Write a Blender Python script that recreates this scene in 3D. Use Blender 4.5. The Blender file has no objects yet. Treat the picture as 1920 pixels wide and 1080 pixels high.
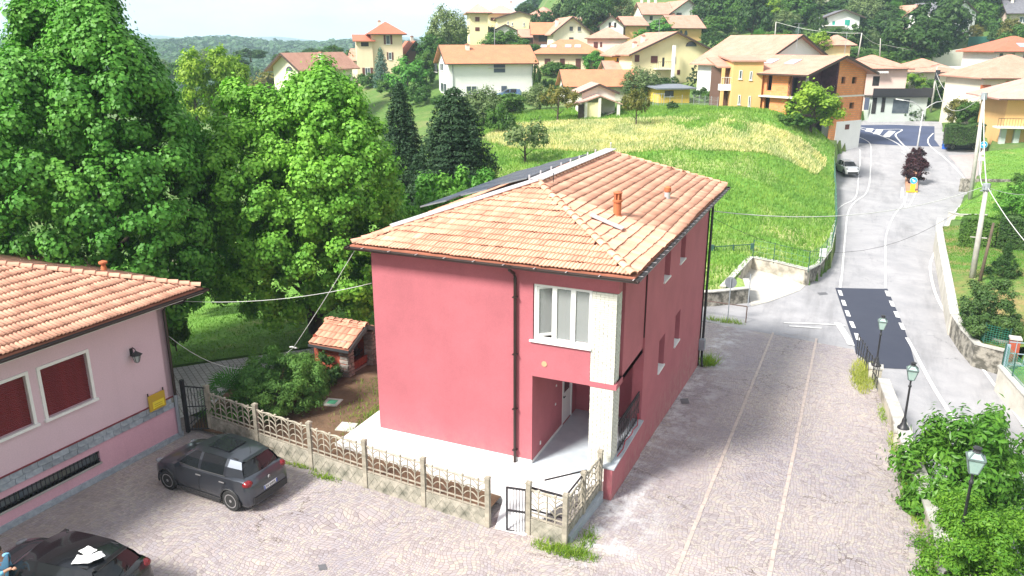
import bpy, math, random
import numpy as np
from mathutils import Vector, Matrix, noise as mnoise
from mathutils.geometry import delaunay_2d_cdt
R = math.radians
random.seed(7); rng = np.random.default_rng(7)
scene = bpy.context.scene
COL = scene.collection
# ---------------------------------------------------------------- camera
CAM_H = 12.5; FPX = 1478.0; PITCH = math.atan(458/1478.0); YAW = R(23.45)
cd = bpy.data.cameras.new('camera'); cam = bpy.data.objects.new('camera', cd); COL.objects.link(cam)
cd.sensor_width = 36; cd.lens = 36*FPX/1920; cd.clip_end = 30000; cd.clip_start = .1
cam.location = (0, 0, CAM_H); cam.rotation_euler = (math.pi/2-PITCH, 0, YAW); scene.camera = cam
# ---------------------------------------------------------------- sky, sun, exposure
SUN_EL, SUN_AZ = R(45), R(-150)        # azimuth measured clockwise from +Y of the house frame
w = bpy.data.worlds.new('World'); scene.world = w; w.use_nodes = True
nt = w.node_tree; nt.nodes.clear(); N = nt.nodes.new; L = nt.links.new
sky = N('ShaderNodeTexSky'); sky.sky_type = 'NISHITA'; sky.sun_disc = False
sky.sun_elevation = SUN_EL; sky.sun_rotation = SUN_AZ % (2*math.pi); sky.altitude = 300; sky.air_density = 1; sky.dust_density = 2.0
tc = N('ShaderNodeTexCoord'); mp = N('ShaderNodeMapping'); mp.inputs['Scale'].default_value = (1, 1, 3.2)
nz = N('ShaderNodeTexNoise'); nz.inputs['Scale'].default_value = 2.2; nz.inputs['Detail'].default_value = 7; nz.inputs['Roughness'].default_value = .62
cr = N('ShaderNodeValToRGB'); cr.color_ramp.elements[0].position = .30; cr.color_ramp.elements[1].position = .56
cr.color_ramp.elements[0].color = (.30, .30, .30, 1); cr.color_ramp.elements[1].color = (1, 1, 1, 1)
mx = N('ShaderNodeMix'); mx.data_type = 'RGBA'; mx.inputs['B'].default_value = (9.0, 9.2, 9.6, 1)
bg = N('ShaderNodeBackground'); bg.inputs['Strength'].default_value = .072; out = N('ShaderNodeOutputWorld')
L(tc.outputs['Generated'], mp.inputs['Vector']); L(mp.outputs[0], nz.inputs['Vector']); L(nz.outputs['Fac'], cr.inputs['Fac'])
L(cr.outputs['Color'], mx.inputs['Factor']); L(sky.outputs[0], mx.inputs['A']); L(mx.outputs['Result'], bg.inputs['Color']); L(bg.outputs[0], out.inputs['Surface'])
sl = bpy.data.lights.new('sun', 'SUN'); sl.energy = 4.7; sl.angle = R(13); sl.color = (1, .955, .88)
so = bpy.data.objects.new('sun', sl); COL.objects.link(so)
sdir = Vector((math.sin(SUN_AZ)*math.cos(SUN_EL), math.cos(SUN_AZ)*math.cos(SUN_EL), math.sin(SUN_EL)))
so.rotation_euler = sdir.to_track_quat('Z', 'Y').to_euler()
vs = scene.view_settings; vs.view_transform = 'Standard'; vs.look = 'None'; vs.exposure = 0.95; vs.gamma = 1; vs.use_curve_mapping = False
scene.cycles.max_bounces = 6; scene.cycles.transparent_max_bounces = 8; scene.cycles.volume_bounces = 1
scene.cycles.caustics_reflective = False; scene.cycles.caustics_refractive = False

# ---------------------------------------------------------------- pixels of the photograph -> points of the place
def ray(u, v):
    a = (v-540)/FPX; b = (u-960)/FPX
    f = math.cos(PITCH)-a*math.sin(PITCH); z = -(a*math.cos(PITCH)+math.sin(PITCH))
    c, s = math.cos(YAW), math.sin(YAW)
    return Vector((b*c-f*s, b*s+f*c, z)), f
O3 = Vector((0, 0, CAM_H))
def G(u, v, z=0.0):
    r, f = ray(u, v); return O3+r*((z-CAM_H)/r.z)
def P(u, v, D):
    r, f = ray(u, v); return O3+r*(D/f)
def onY(u, v, y):
    r, f = ray(u, v); return O3+r*(y/r.y)
def onX(u, v, x):
    r, f = ray(u, v); return O3+r*(x/r.x)
def depth(p):
    return -math.sin(YAW)*p[0]+math.cos(YAW)*p[1]
def mpp(p):                                   # metres per photograph pixel at a point
    return (depth(p)*math.cos(PITCH)+(CAM_H-p[2])*math.sin(PITCH))/FPX
RIGHT = Vector((math.cos(YAW), math.sin(YAW), 0)); FWD = Vector((-math.sin(YAW), math.cos(YAW), 0))

# ---------------------------------------------------------------- materials
MATS = {}
def newmat(name):
    m = bpy.data.materials.new(name); m.use_nodes = True; t = m.node_tree; b = t.nodes['Principled BSDF']; MATS[name] = m
    return m, t, b
def mixcol(t, fac, a, b, blend='MIX'):
    n = t.nodes.new('ShaderNodeMix'); n.data_type = 'RGBA'; n.blend_type = blend
    for k, v in (('Factor', fac), ('A', a), ('B', b)):
        if isinstance(v, (int, float)): n.inputs[k].default_value = v
        elif isinstance(v, tuple): n.inputs[k].default_value = (*v[:3], 1)
        else: t.links.new(v, n.inputs[k])
    return n.outputs['Result']
def ntex(t, scale, detail=4, rough=.6, coord='Object', vec=None, dist=0, vscale=None):
    n = t.nodes.new('ShaderNodeTexNoise'); n.inputs['Scale'].default_value = scale; n.inputs['Detail'].default_value = detail
    n.inputs['Roughness'].default_value = rough; n.inputs['Distortion'].default_value = dist
    if vec is None:
        c = t.nodes.new('ShaderNodeTexCoord'); vec = c.outputs[coord]
    if vscale:
        m = t.nodes.new('ShaderNodeMapping'); m.inputs['Scale'].default_value = vscale; t.links.new(vec, m.inputs[0]); vec = m.outputs[0]
    t.links.new(vec, n.inputs['Vector']); return n.outputs['Fac']
def ramp(t, fac, p0, p1, c0=(0, 0, 0), c1=(1, 1, 1)):
    n = t.nodes.new('ShaderNodeValToRGB'); e = n.color_ramp.elements
    e[0].position = p0; e[1].position = p1; e[0].color = (*c0, 1); e[1].color = (*c1, 1); t.links.new(fac, n.inputs['Fac']); return n.outputs['Color']
def bump(t, b, h, strength=.3, dist=.02):
    n = t.nodes.new('ShaderNodeBump'); n.inputs['Strength'].default_value = strength; n.inputs['Distance'].default_value = dist
    t.links.new(h, n.inputs['Height']); t.links.new(n.outputs['Normal'], b.inputs['Normal'])
def M(name, c1, c2=None, scale=3.0, rough=.8, metal=0, bscale=None, bstr=.25, bdist=.01, p=(.35, .65), island=0, coat=0, detail=5):
    """plain surface: two tones mottled by noise, fine relief, optional tone per piece"""
    if name in MATS: return MATS[name]
    m, t, b = newmat(name); c2 = c2 or tuple(x*.82 for x in c1)
    f = ramp(t, ntex(t, scale, detail), *p)
    c = mixcol(t, f, c1, c2)
    if island:
        g = t.nodes.new('ShaderNodeNewGeometry'); o = t.nodes.new('ShaderNodeObjectInfo')
        a = t.nodes.new('ShaderNodeMath'); a.operation = 'ADD'; t.links.new(g.outputs['Random Per Island'], a.inputs[0]); t.links.new(o.outputs['Random'], a.inputs[1])
        fr = t.nodes.new('ShaderNodeMath'); fr.operation = 'FRACT'; t.links.new(a.outputs[0], fr.inputs[0])
        hs = t.nodes.new('ShaderNodeHueSaturation'); mr = t.nodes.new('ShaderNodeMapRange')
        mr.inputs['To Min'].default_value = 1-island; mr.inputs['To Max'].default_value = 1+island*.7
        t.links.new(fr.outputs[0], mr.inputs['Value']); t.links.new(mr.outputs[0], hs.inputs['Value']); t.links.new(c, hs.inputs['Color']); c = hs.outputs[0]
    t.links.new(c, b.inputs['Base Color']); b.inputs['Roughness'].default_value = rough; b.inputs['Metallic'].default_value = metal
    MATS[name] = m; b.inputs['Coat Weight'].default_value = coat; b.inputs['Coat Roughness'].default_value = .04
    if bscale: bump(t, b, ntex(t, bscale, 3), bstr, bdist)
    return m
def leafmat(name, c1, c2, trans=.35, rough=.5):
    if name in MATS: return MATS[name]
    m, t, b = newmat(name)
    g = t.nodes.new('ShaderNodeNewGeometry'); c = mixcol(t, g.outputs['Random Per Island'], c1, c2)
    n = ramp(t, ntex(t, .35, 2), .35, .65, (.72, .8, .72), (1.2, 1.1, 1.0)); c = mixcol(t, 1.0, c, n, 'MULTIPLY')
    o = t.nodes.new('ShaderNodeObjectInfo'); hs = t.nodes.new('ShaderNodeHueSaturation'); mr = t.nodes.new('ShaderNodeMapRange')
    mr.inputs['To Min'].default_value = .492; mr.inputs['To Max'].default_value = .512; t.links.new(o.outputs['Random'], mr.inputs['Value']); t.links.new(mr.outputs[0], hs.inputs['Hue'])
    m2 = t.nodes.new('ShaderNodeMapRange'); m2.inputs['To Min'].default_value = 1.15; m2.inputs['To Max'].default_value = .85; t.links.new(o.outputs['Random'], m2.inputs['Value']); t.links.new(m2.outputs[0], hs.inputs['Value'])
    t.links.new(c, hs.inputs['Color']); c = hs.outputs[0]
    t.links.new(c, b.inputs['Base Color']); b.inputs['Roughness'].default_value = rough; b.inputs['Specular IOR Level'].default_value = .22
    tr = t.nodes.new('ShaderNodeBsdfTranslucent'); c3 = mixcol(t, 1.0, c, (1.0, 1.45, .55), 'MULTIPLY'); t.links.new(c3, tr.inputs['Color'])
    ms = t.nodes.new('ShaderNodeMixShader'); ms.inputs[0].default_value = trans
    t.links.new(b.outputs[0], ms.inputs[1]); t.links.new(tr.outputs[0], ms.inputs[2]); t.links.new(ms.outputs[0], t.nodes['Material Output'].inputs['Surface'])
    return m
# ---------------------------------------------------------------- mesh helpers
class MB:
    def __init__(s): s.v = []; s.f = []
    def add(s, vs, fs):
        n = len(s.v); s.v += [tuple(p) for p in vs]; s.f += [tuple(i+n for i in f) for f in fs]; return s
    def box(s, x0, x1, y0, y1, z0, z1):
        return s.add([(x0, y0, z0), (x1, y0, z0), (x1, y1, z0), (x0, y1, z0), (x0, y0, z1), (x1, y0, z1), (x1, y1, z1), (x0, y1, z1)],
                     [(3, 2, 1, 0), (4, 5, 6, 7), (0, 1, 5, 4), (1, 2, 6, 5), (2, 3, 7, 6), (3, 0, 4, 7)])
    def obox(s, c, ax, ay, az):                  # oriented box: centre and half-axis vectors
        c, ax, ay, az = Vector(c), Vector(ax), Vector(ay), Vector(az)
        p = [c+sx*ax+sy*ay+sz*az for sz in (-1, 1) for sx, sy in ((-1, -1), (1, -1), (1, 1), (-1, 1))]
        return s.add(p, [(3, 2, 1, 0), (4, 5, 6, 7), (0, 1, 5, 4), (1, 2, 6, 5), (2, 3, 7, 6), (3, 0, 4, 7)])
    def beam(s, a, b, w, h, up=(0, 0, 1)):
        a, b = Vector(a), Vector(b); d = b-a; u = Vector(up)
        if abs(d.normalized().dot(u)) > .98: u = Vector((1, 0, 0))
        sd = d.cross(u).normalized(); u = sd.cross(d).normalized()
        return s.obox((a+b)/2, d/2, sd*w/2, u*h/2)
    def tube(s, pts, r, n=6, closed=False, cap=True):
        pts = [Vector(p) for p in pts]; rr = r if isinstance(r, (list, tuple)) else [r]*len(pts); rings = []; ref = Vector((0, 0, 1)); V = []; F = []
        for i, p in enumerate(pts):
            if closed: d = pts[(i+1) % len(pts)]-pts[i-1]
            else: d = pts[min(i+1, len(pts)-1)]-pts[max(i-1, 0)]
            d.normalize(); u = ref if abs(d.dot(ref)) < .95 else Vector((1, 0, 0))
            x = d.cross(u).normalized(); y = x.cross(d).normalized()
            V += [p+(x*math.cos(2*math.pi*k/n)+y*math.sin(2*math.pi*k/n))*rr[i] for k in range(n)]
        m = len(pts)
        for i in range(m if closed else m-1):
            j = (i+1) % m
            F += [(i*n+k, i*n+(k+1) % n, j*n+(k+1) % n, j*n+k) for k in range(n)]
        if cap and not closed: F += [tuple(range(n-1, -1, -1)), tuple((m-1)*n+k for k in range(n))]
        return s.add(V, F)
    def lathe(s, c, prof, n=12, axis='z', cap=True):
        c = Vector(c); V = []; F = []
        for r, h in prof:
            for k in range(n):
                a = 2*math.pi*k/n; q = (r*math.cos(a), r*math.sin(a), h)
                if axis == 'y': q = (q[0], q[2], q[1])
                if axis == 'x': q = (q[2], q[0], q[1])
                V.append(c+Vector(q))
        for i in range(len(prof)-1): F += [(i*n+k, i*n+(k+1) % n, (i+1)*n+(k+1) % n, (i+1)*n+k) for k in range(n)]
        if cap: F += [tuple(range(n-1, -1, -1)), tuple((len(prof)-1)*n+k for k in range(n))]
        return s.add(V, F)
    def prism(s, poly, z0, z1):                  # poly: list of (x,y), ccw; z0/z1 numbers or functions
        n = len(poly); fz = lambda z, p: z(p[0], p[1]) if callable(z) else z
        V = [(p[0], p[1], fz(z0, p)) for p in poly]+[(p[0], p[1], fz(z1, p)) for p in poly]
        return s.add(V, [tuple(range(n-1, -1, -1)), tuple(range(n, 2*n))]+[(i, (i+1) % n, (i+1) % n+n, i+n) for i in range(n)])
    def quad(s, a, b, c, d): return s.add([a, b, c, d], [(0, 1, 2, 3)])
    def xf(s, fn): s.v = [tuple(fn(Vector(p))) for p in s.v]; return s
    def wall(s, o, u, Ln, z0, z1, th, holes=()):   # wall with real openings; u unit dir, thickness to the left of u
        o = Vector(o); u = Vector(u).normalized(); nrm = Vector((-u.y, u.x, 0))
        xs = sorted({0, Ln, *[h[0] for h in holes], *[h[1] for h in holes]}); zs = sorted({z0, z1, *[h[2] for h in holes], *[h[3] for h in holes]})
        hole = lambda x, z: any(h[0] < x < h[1] and h[2] < z < h[3] for h in holes)
        pt = lambda x, z, d: (o.x+u.x*x+nrm.x*d, o.y+u.y*x+nrm.y*d, z)
        cells = {(i, j): not hole((xs[i]+xs[i+1])/2, (zs[j]+zs[j+1])/2) for i in range(len(xs)-1) for j in range(len(zs)-1)}
        for (i, j), on in cells.items():
            if not on: continue
            a, b, c, d = xs[i], xs[i+1], zs[j], zs[j+1]
            s.quad(pt(a, c, 0), pt(b, c, 0), pt(b, d, 0), pt(a, d, 0)); s.quad(pt(b, c, th), pt(a, c, th), pt(a, d, th), pt(b, d, th))
            if not cells.get((i-1, j)): s.quad(pt(a, c, th), pt(a, c, 0), pt(a, d, 0), pt(a, d, th))
            if not cells.get((i+1, j)): s.quad(pt(b, c, 0), pt(b, c, th), pt(b, d, th), pt(b, d, 0))
            if not cells.get((i, j-1)): s.quad(pt(a, c, th), pt(b, c, th), pt(b, c, 0), pt(a, c, 0))
            if not cells.get((i, j+1)): s.quad(pt(a, d, 0), pt(b, d, 0), pt(b, d, th), pt(a, d, th))
        return s
    def mesh(s, name, mat=None, smooth=False):
        me = bpy.data.meshes.new(name); me.from_pydata(s.v, [], s.f); me.update()
        if mat: me.materials.append(mat)
        if smooth: me.shade_smooth() if smooth is True else smooth_angle(me, smooth)
        return me
    def build(s, name, mat, parent=None, smooth=False, loc=None, rz=None):
        return link(name, s.mesh(name, mat, smooth), parent, loc, rz)
def smooth_angle(me, ang):
    me.shade_smooth()
    try: me.set_sharp_from_angle(angle=R(ang))
    except Exception: pass
def link(name, me, parent=None, loc=None, rz=None):
    o = bpy.data.objects.new(name, me); COL.objects.link(o)
    if parent: o.parent = parent
    if loc is not None: o.location = loc
    if rz is not None:
        o.rotation_euler = (0, 0, rz) if isinstance(rz, (int, float)) else rz
    return o
def tag(o, label=None, cat=None, group=None, kind=None):
    if label: o['label'] = label
    if cat: o['category'] = cat
    if group: o['group'] = group
    if kind: o['kind'] = kind
    return o
def thing(name, label, cat, loc=(0, 0, 0), rz=0, group=None):
    o = bpy.data.objects.new(name, None); COL.objects.link(o); o.location = loc; o.rotation_euler = (0, 0, rz)
    o.empty_display_size = .3
    return tag(o, label, cat, group)
KIDS = {}
def copy_tree(o, parent=None):
    c = o.copy(); COL.objects.link(c); c.parent = parent
    for ch in list(o.children): copy_tree(ch, c)
    return c
def npmesh(name, V, F, mat, smooth=False):
    """V (n,3) array, F (m,k) array of equal-size faces"""
    V = np.asarray(V, dtype=np.float32); F = np.asarray(F, dtype=np.int32); k = F.shape[1]
    me = bpy.data.meshes.new(name); me.vertices.add(len(V)); me.vertices.foreach_set('co', V.ravel())
    me.loops.add(F.size); me.loops.foreach_set('vertex_index', F.ravel()); me.polygons.add(len(F))
    me.polygons.foreach_set('loop_start', np.arange(0, F.size, k, dtype=np.int32)); me.polygons.foreach_set('loop_total', np.full(len(F), k, dtype=np.int32))
    me.update(calc_edges=True); me.validate()
    if mat: me.materials.append(mat)
    if smooth: me.shade_smooth()
    return me
# ---------------------------------------------------------------- height fields
class RBF:
    def __init__(s, pts, lam=.002):
        p = np.array([[q[0], q[1]] for q in pts], float); z = np.array([q[2] for q in pts], float); s.p = p; n = len(p)
        r = np.linalg.norm(p[:, None]-p[None], axis=2)/50
        A = np.zeros((n+3, n+3)); A[:n, :n] = s.k(r)+np.eye(n)*lam; Q = np.c_[np.ones(n), p/50]; A[:n, n:] = Q; A[n:, :n] = Q.T
        s.w = np.linalg.solve(A, np.r_[z, 0, 0, 0])
    @staticmethod
    def k(r): return np.where(r > 0, r*r*np.log(np.maximum(r, 1e-9)), 0)
    def __call__(s, x, y):
        q = np.stack([np.atleast_1d(np.asarray(x, float)).ravel(), np.atleast_1d(np.asarray(y, float)).ravel()], 1)
        r = np.linalg.norm(q[:, None]-s.p[None], axis=2)/50; n = len(s.p)
        return s.k(r) @ s.w[:n]+np.c_[np.ones(len(q)), q/50] @ s.w[n:]
def fz(fn): return lambda x, y: float(fn(x, y)[0]) if isinstance(fn, RBF) else float(fn(x, y))
def inpoly(px, py, poly):
    px = np.asarray(px); py = np.asarray(py); ins = np.zeros(px.shape, bool); n = len(poly)
    for i in range(n):
        x0, y0 = poly[i][:2]; x1, y1 = poly[(i+1) % n][:2]
        if y0 == y1: continue
        c = ((y0 > py) != (y1 > py)) & (px < (x1-x0)*(py-y0)/(y1-y0)+x0); ins ^= c
    return ins
def sheet(name, poly, zf, step, mat, off=0.0, kind='structure', parent=None, jitter=0.0):
    poly = [Vector((p[0], p[1])) for p in poly]; B = []
    for i, a in enumerate(poly):
        b = poly[(i+1) % len(poly)]; n = max(1, int((b-a).length/step)); B += [a.lerp(b, k/n) for k in range(n)]
    xs = [p.x for p in poly]; ys = [p.y for p in poly]
    gx, gy = np.meshgrid(np.arange(min(xs)+step*.5, max(xs), step), np.arange(min(ys)+step*.5, max(ys), step)); gx = gx.ravel(); gy = gy.ravel()
    k = inpoly(gx, gy, poly); I = [Vector((float(a), float(b))) for a, b in zip(gx[k], gy[k])]
    nb = len(B); vv, ee, ff, *_ = delaunay_2d_cdt(B+I, [(i, (i+1) % nb) for i in range(nb)], [], 1, 1e-4)
    X = np.array([p.x for p in vv]); Y = np.array([p.y for p in vv]); Z = zf(X, Y)+off
    me = bpy.data.meshes.new(name); me.from_pydata([(float(a), float(b), float(c)) for a, b, c in zip(X, Y, Z)], [], [tuple(f) for f in ff]); me.update()
    # normals up
    if len(me.polygons) and me.polygons[0].normal.z < 0: me.flip_normals()
    me.materials.append(mat); me.shade_smooth()
    o = link(name, me, parent)
    if kind: o['kind'] = kind
    return o
# ---------------------------------------------------------------- height of the place
def zP(x, y):                                    # paved yard, falls away towards the road junction
    return -.35-.08*np.maximum(0, np.asarray(y, float)-18.5)
RP = [(*G(u, v, z)[:2], z) for u, v, z in [
    (1320, 608, -2.23), (1445, 622, -2.23), (1525, 630, -2.25), (1598, 655, -2.2), (1400, 492, -2.05), (1345, 500, -2.05), (1340, 575, -2.2), (1515, 535, -2.35), (1460, 570, -2.3),
    (1580, 540, -2.5), (1660, 540, -2.6), (1760, 540, -2.7), (1640, 700, -2.8), (1700, 690, -2.85), (1820, 690, -3.0), (1720, 800, -3.1), (1870, 780, -3.2),
    (1800, 950, -3.4), (1915, 1000, -3.5), (1600, 430, -2.6), (1740, 430, -2.65), (1600, 370, -2.4), (1790, 350, -2.35), (1590, 330, -2.0), (1700, 330, -2.0), (1800, 330, -1.9),
    (1600, 290, -.7), (1750, 290, -.7), (1830, 300, -.9), (1610, 262, .2), (1740, 262, .2), (1610, 236, .9), (1750, 238, .9), (1500, 232, 1.0), (1860, 240, 1.2)]]
zR = RBF(RP, .001)
TP = [(*G(u, v, z)[:2], z) for u, v, z in [
    (1325, 500, -1.3), (1415, 482, -1.35), (1515, 507, -1.4), (1560, 465, -1.5), (1565, 430, -1.5), (1564, 380, -1.4), (1562, 330, -.9), (1560, 290, .4),
    (1450, 430, -.9), (1350, 430, -.6), (1350, 350, .8), (1480, 350, .2), (1480, 290, 2.0), (1350, 290, 2.6), (1200, 260, 3.4), (1100, 300, 2.1), (950, 300, 1.7), (900, 350, .7),
    (1120, 225, 4.0), (1300, 225, 4.4), (1450, 210, 5.2), (1540, 240, 3.6), (870, 225, 3.2),
    # gardens right of the road
    (1790, 520, -1.4), (1775, 430, -1.1), (1850, 480, -1.1), (1910, 450, -.8), (1850, 620, -1.8), (1800, 600, -1.8), (1915, 600, -1.4), (1915, 740, -2.2), (1880, 660, -1.95),
    (1850, 300, .2), (1840, 290, .2), (1800, 370, -1.4), (1910, 330, .3), (1915, 280, 1.0), (1900, 400, -.6), (1850, 390, -1.0),
    # low ground behind the fence, left
    (640, 750, -.12), (560, 800, -.12), (400, 735, -.5), (345, 690, -.6), (470, 660, -.7), (400, 610, -1.0), (460, 590, -1.1)]]
TP += [(*P(u, v, D)[:2], P(u, v, D)[2]) for u, v, D in [
    (900, 185, 126), (1000, 186, 126), (820, 190, 126), (720, 140, 158), (1230, 168, 128), (1060, 130, 150), (950, 82, 185), (1100, 62, 190), (1250, 62, 200), (1350, 100, 160),
    (1450, 40, 205), (1600, 72, 182), (1600, 112, 150), (1650, 222, 130), (1750, 168, 142), (1800, 112, 172), (1850, 62, 192), (1900, 22, 212), (1900, -40, 250), (1300, -25, 250),
    (1100, 18, 235), (1000, 38, 235), (1500, -30, 250), (1700, -35, 250), (1560, 112, 135), (1860, 215, 120), (2050, 100, 190), (2050, 250, 120), (1400, 135, 130)]]
def CP(xc, D, z): return (xc*RIGHT.x+D*FWD.x, xc*RIGHT.y+D*FWD.y, z)
TP += [CP(*a) for a in [(-14, 40, -1.5), (-25, 40, -2), (-40, 40, -3), (-10, 60, -1), (-30, 80, -3.5), (-60, 80, -5), (-15, 110, 0), (-50, 150, -5), (-90, 180, -8), (-120, 260, -10), (-40, 260, -2), (-30, 200, 3),
    (0, 5, -1.5), (-20, 5, -1.5), (-40, 15, -2), (25, 15, -3), (60, 40, -2), (90, 100, 0), (60, 70, -.5), (-200, 300, -12), (200, 260, 26), (120, 180, 16), (-150, 60, -7), (150, 60, 0), (0, -60, -3), (0, 10, -1.5), (-5, 50, -1.2)]]
zT0 = RBF(TP, .003)
def cam_xy(x, y):
    x = np.asarray(x, float); y = np.asarray(y, float); return x*RIGHT.x+y*RIGHT.y, x*FWD.x+y*FWD.y
def zfar(x, y):
    xc, D = cam_xy(x, y); r = np.hypot(xc, D)+1e-6; az = xc/r
    left = np.interp(r, [200, 420, 620, 900, 1150, 1400, 2500, 9000], [-8, -14, -13, -3, 6, 0, -20, -60])
    rightz = np.interp(r, [200, 280, 360, 500, 900, 9000], [20, 32, 44, 48, 20, -60])
    k = np.clip((az+.06)/.14, 0, 1); k = k*k*(3-2*k)
    n = np.sin(x*.013+1)*np.cos(y*.011+2)*4+np.sin(x*.031+y*.023)*2
    return left*(1-k)+rightz*k+n*np.clip((r-300)/400, 0, 1)
def zT(x, y):
    x = np.asarray(x, float); y = np.asarray(y, float); sh = x.shape; x = x.ravel(); y = y.ravel()
    r = np.hypot(x, y); k = np.clip((r-215)/110, 0, 1); k = k*k*(3-2*k); z = zfar(x, y); near = r < 330
    z0 = z.copy()
    if near.any(): z0[near] = zT0(x[near], y[near])
    return (z0*(1-k)+z*k).reshape(sh)
def zt(x, y): return float(zT(np.array([x]), np.array([y]))[0])
def zr(x, y): return float(zR(x, y)[0])
def hit(u, v, zf=None, d0=12., d1=420.):
    zf = zf or zT; r, f = ray(u, v); D = np.linspace(d0, d1, 900); t = D/f
    X = r.x*t; Y = r.y*t; Z = CAM_H+r.z*t; h = Z-zf(X, Y); k = np.where(h <= 0)[0]
    if len(k) == 0: i = int(np.argmin(h)); return Vector((X[i], Y[i], float(zf(X[i:i+1], Y[i:i+1])[0])))
    i = max(k[0], 1); s = h[i-1]/(h[i-1]-h[i]+1e-9); D1 = D[i-1]+(D[i]-D[i-1])*s; t = D1/f
    return Vector((r.x*t, r.y*t, CAM_H+r.z*t))
def hitR(u, v): return hit(u, v, zR, 25, 140)
def hitP(u, v): return hit(u, v, zP, 12, 60)
# ---------------------------------------------------------------- ground materials
def grassmat(name, g1, g2, dry, dryamt, sc=.35):
    m, t, b = newmat(name); c = mixcol(t, ramp(t, ntex(t, sc*3.5, 6, .75), .35, .66), g1, g2)
    c = mixcol(t, ramp(t, ntex(t, sc*.32, 5, .7, dist=.5), .52-dryamt*.25, .72-dryamt*.2), c, dry)
    c = mixcol(t, ramp(t, ntex(t, 9, 3, .7), .3, .75, (.62, .62, .62), (1.25, 1.25, 1.2)), c, c, 'MIX') if False else mixcol(t, 1.0, c, ramp(t, ntex(t, 7, 4, .8), .3, .72, (.6, .64, .6), (1.3, 1.28, 1.2)), 'MULTIPLY')
    t.links.new(c, b.inputs['Base Color']); b.inputs['Roughness'].default_value = .95; bump(t, b, ntex(t, 12, 4, .8), .7, .06); return m
m_meadow = grassmat('meadow grass', (.10, .26, .03), (.17, .34, .045), (.50, .46, .22), 0.15)
m_lawn = grassmat('lawn', (.11, .26, .03), (.17, .34, .05), (.36, .33, .12), -.15, .8)
m_lawn2 = grassmat('dry lawn', (.07, .17, .02), (.10, .22, .03), (.30, .21, .09), .35, 1.0)
m_terr = grassmat('hill ground', (.07, .14, .025), (.10, .19, .03), (.22, .22, .09), 0.0)
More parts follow.
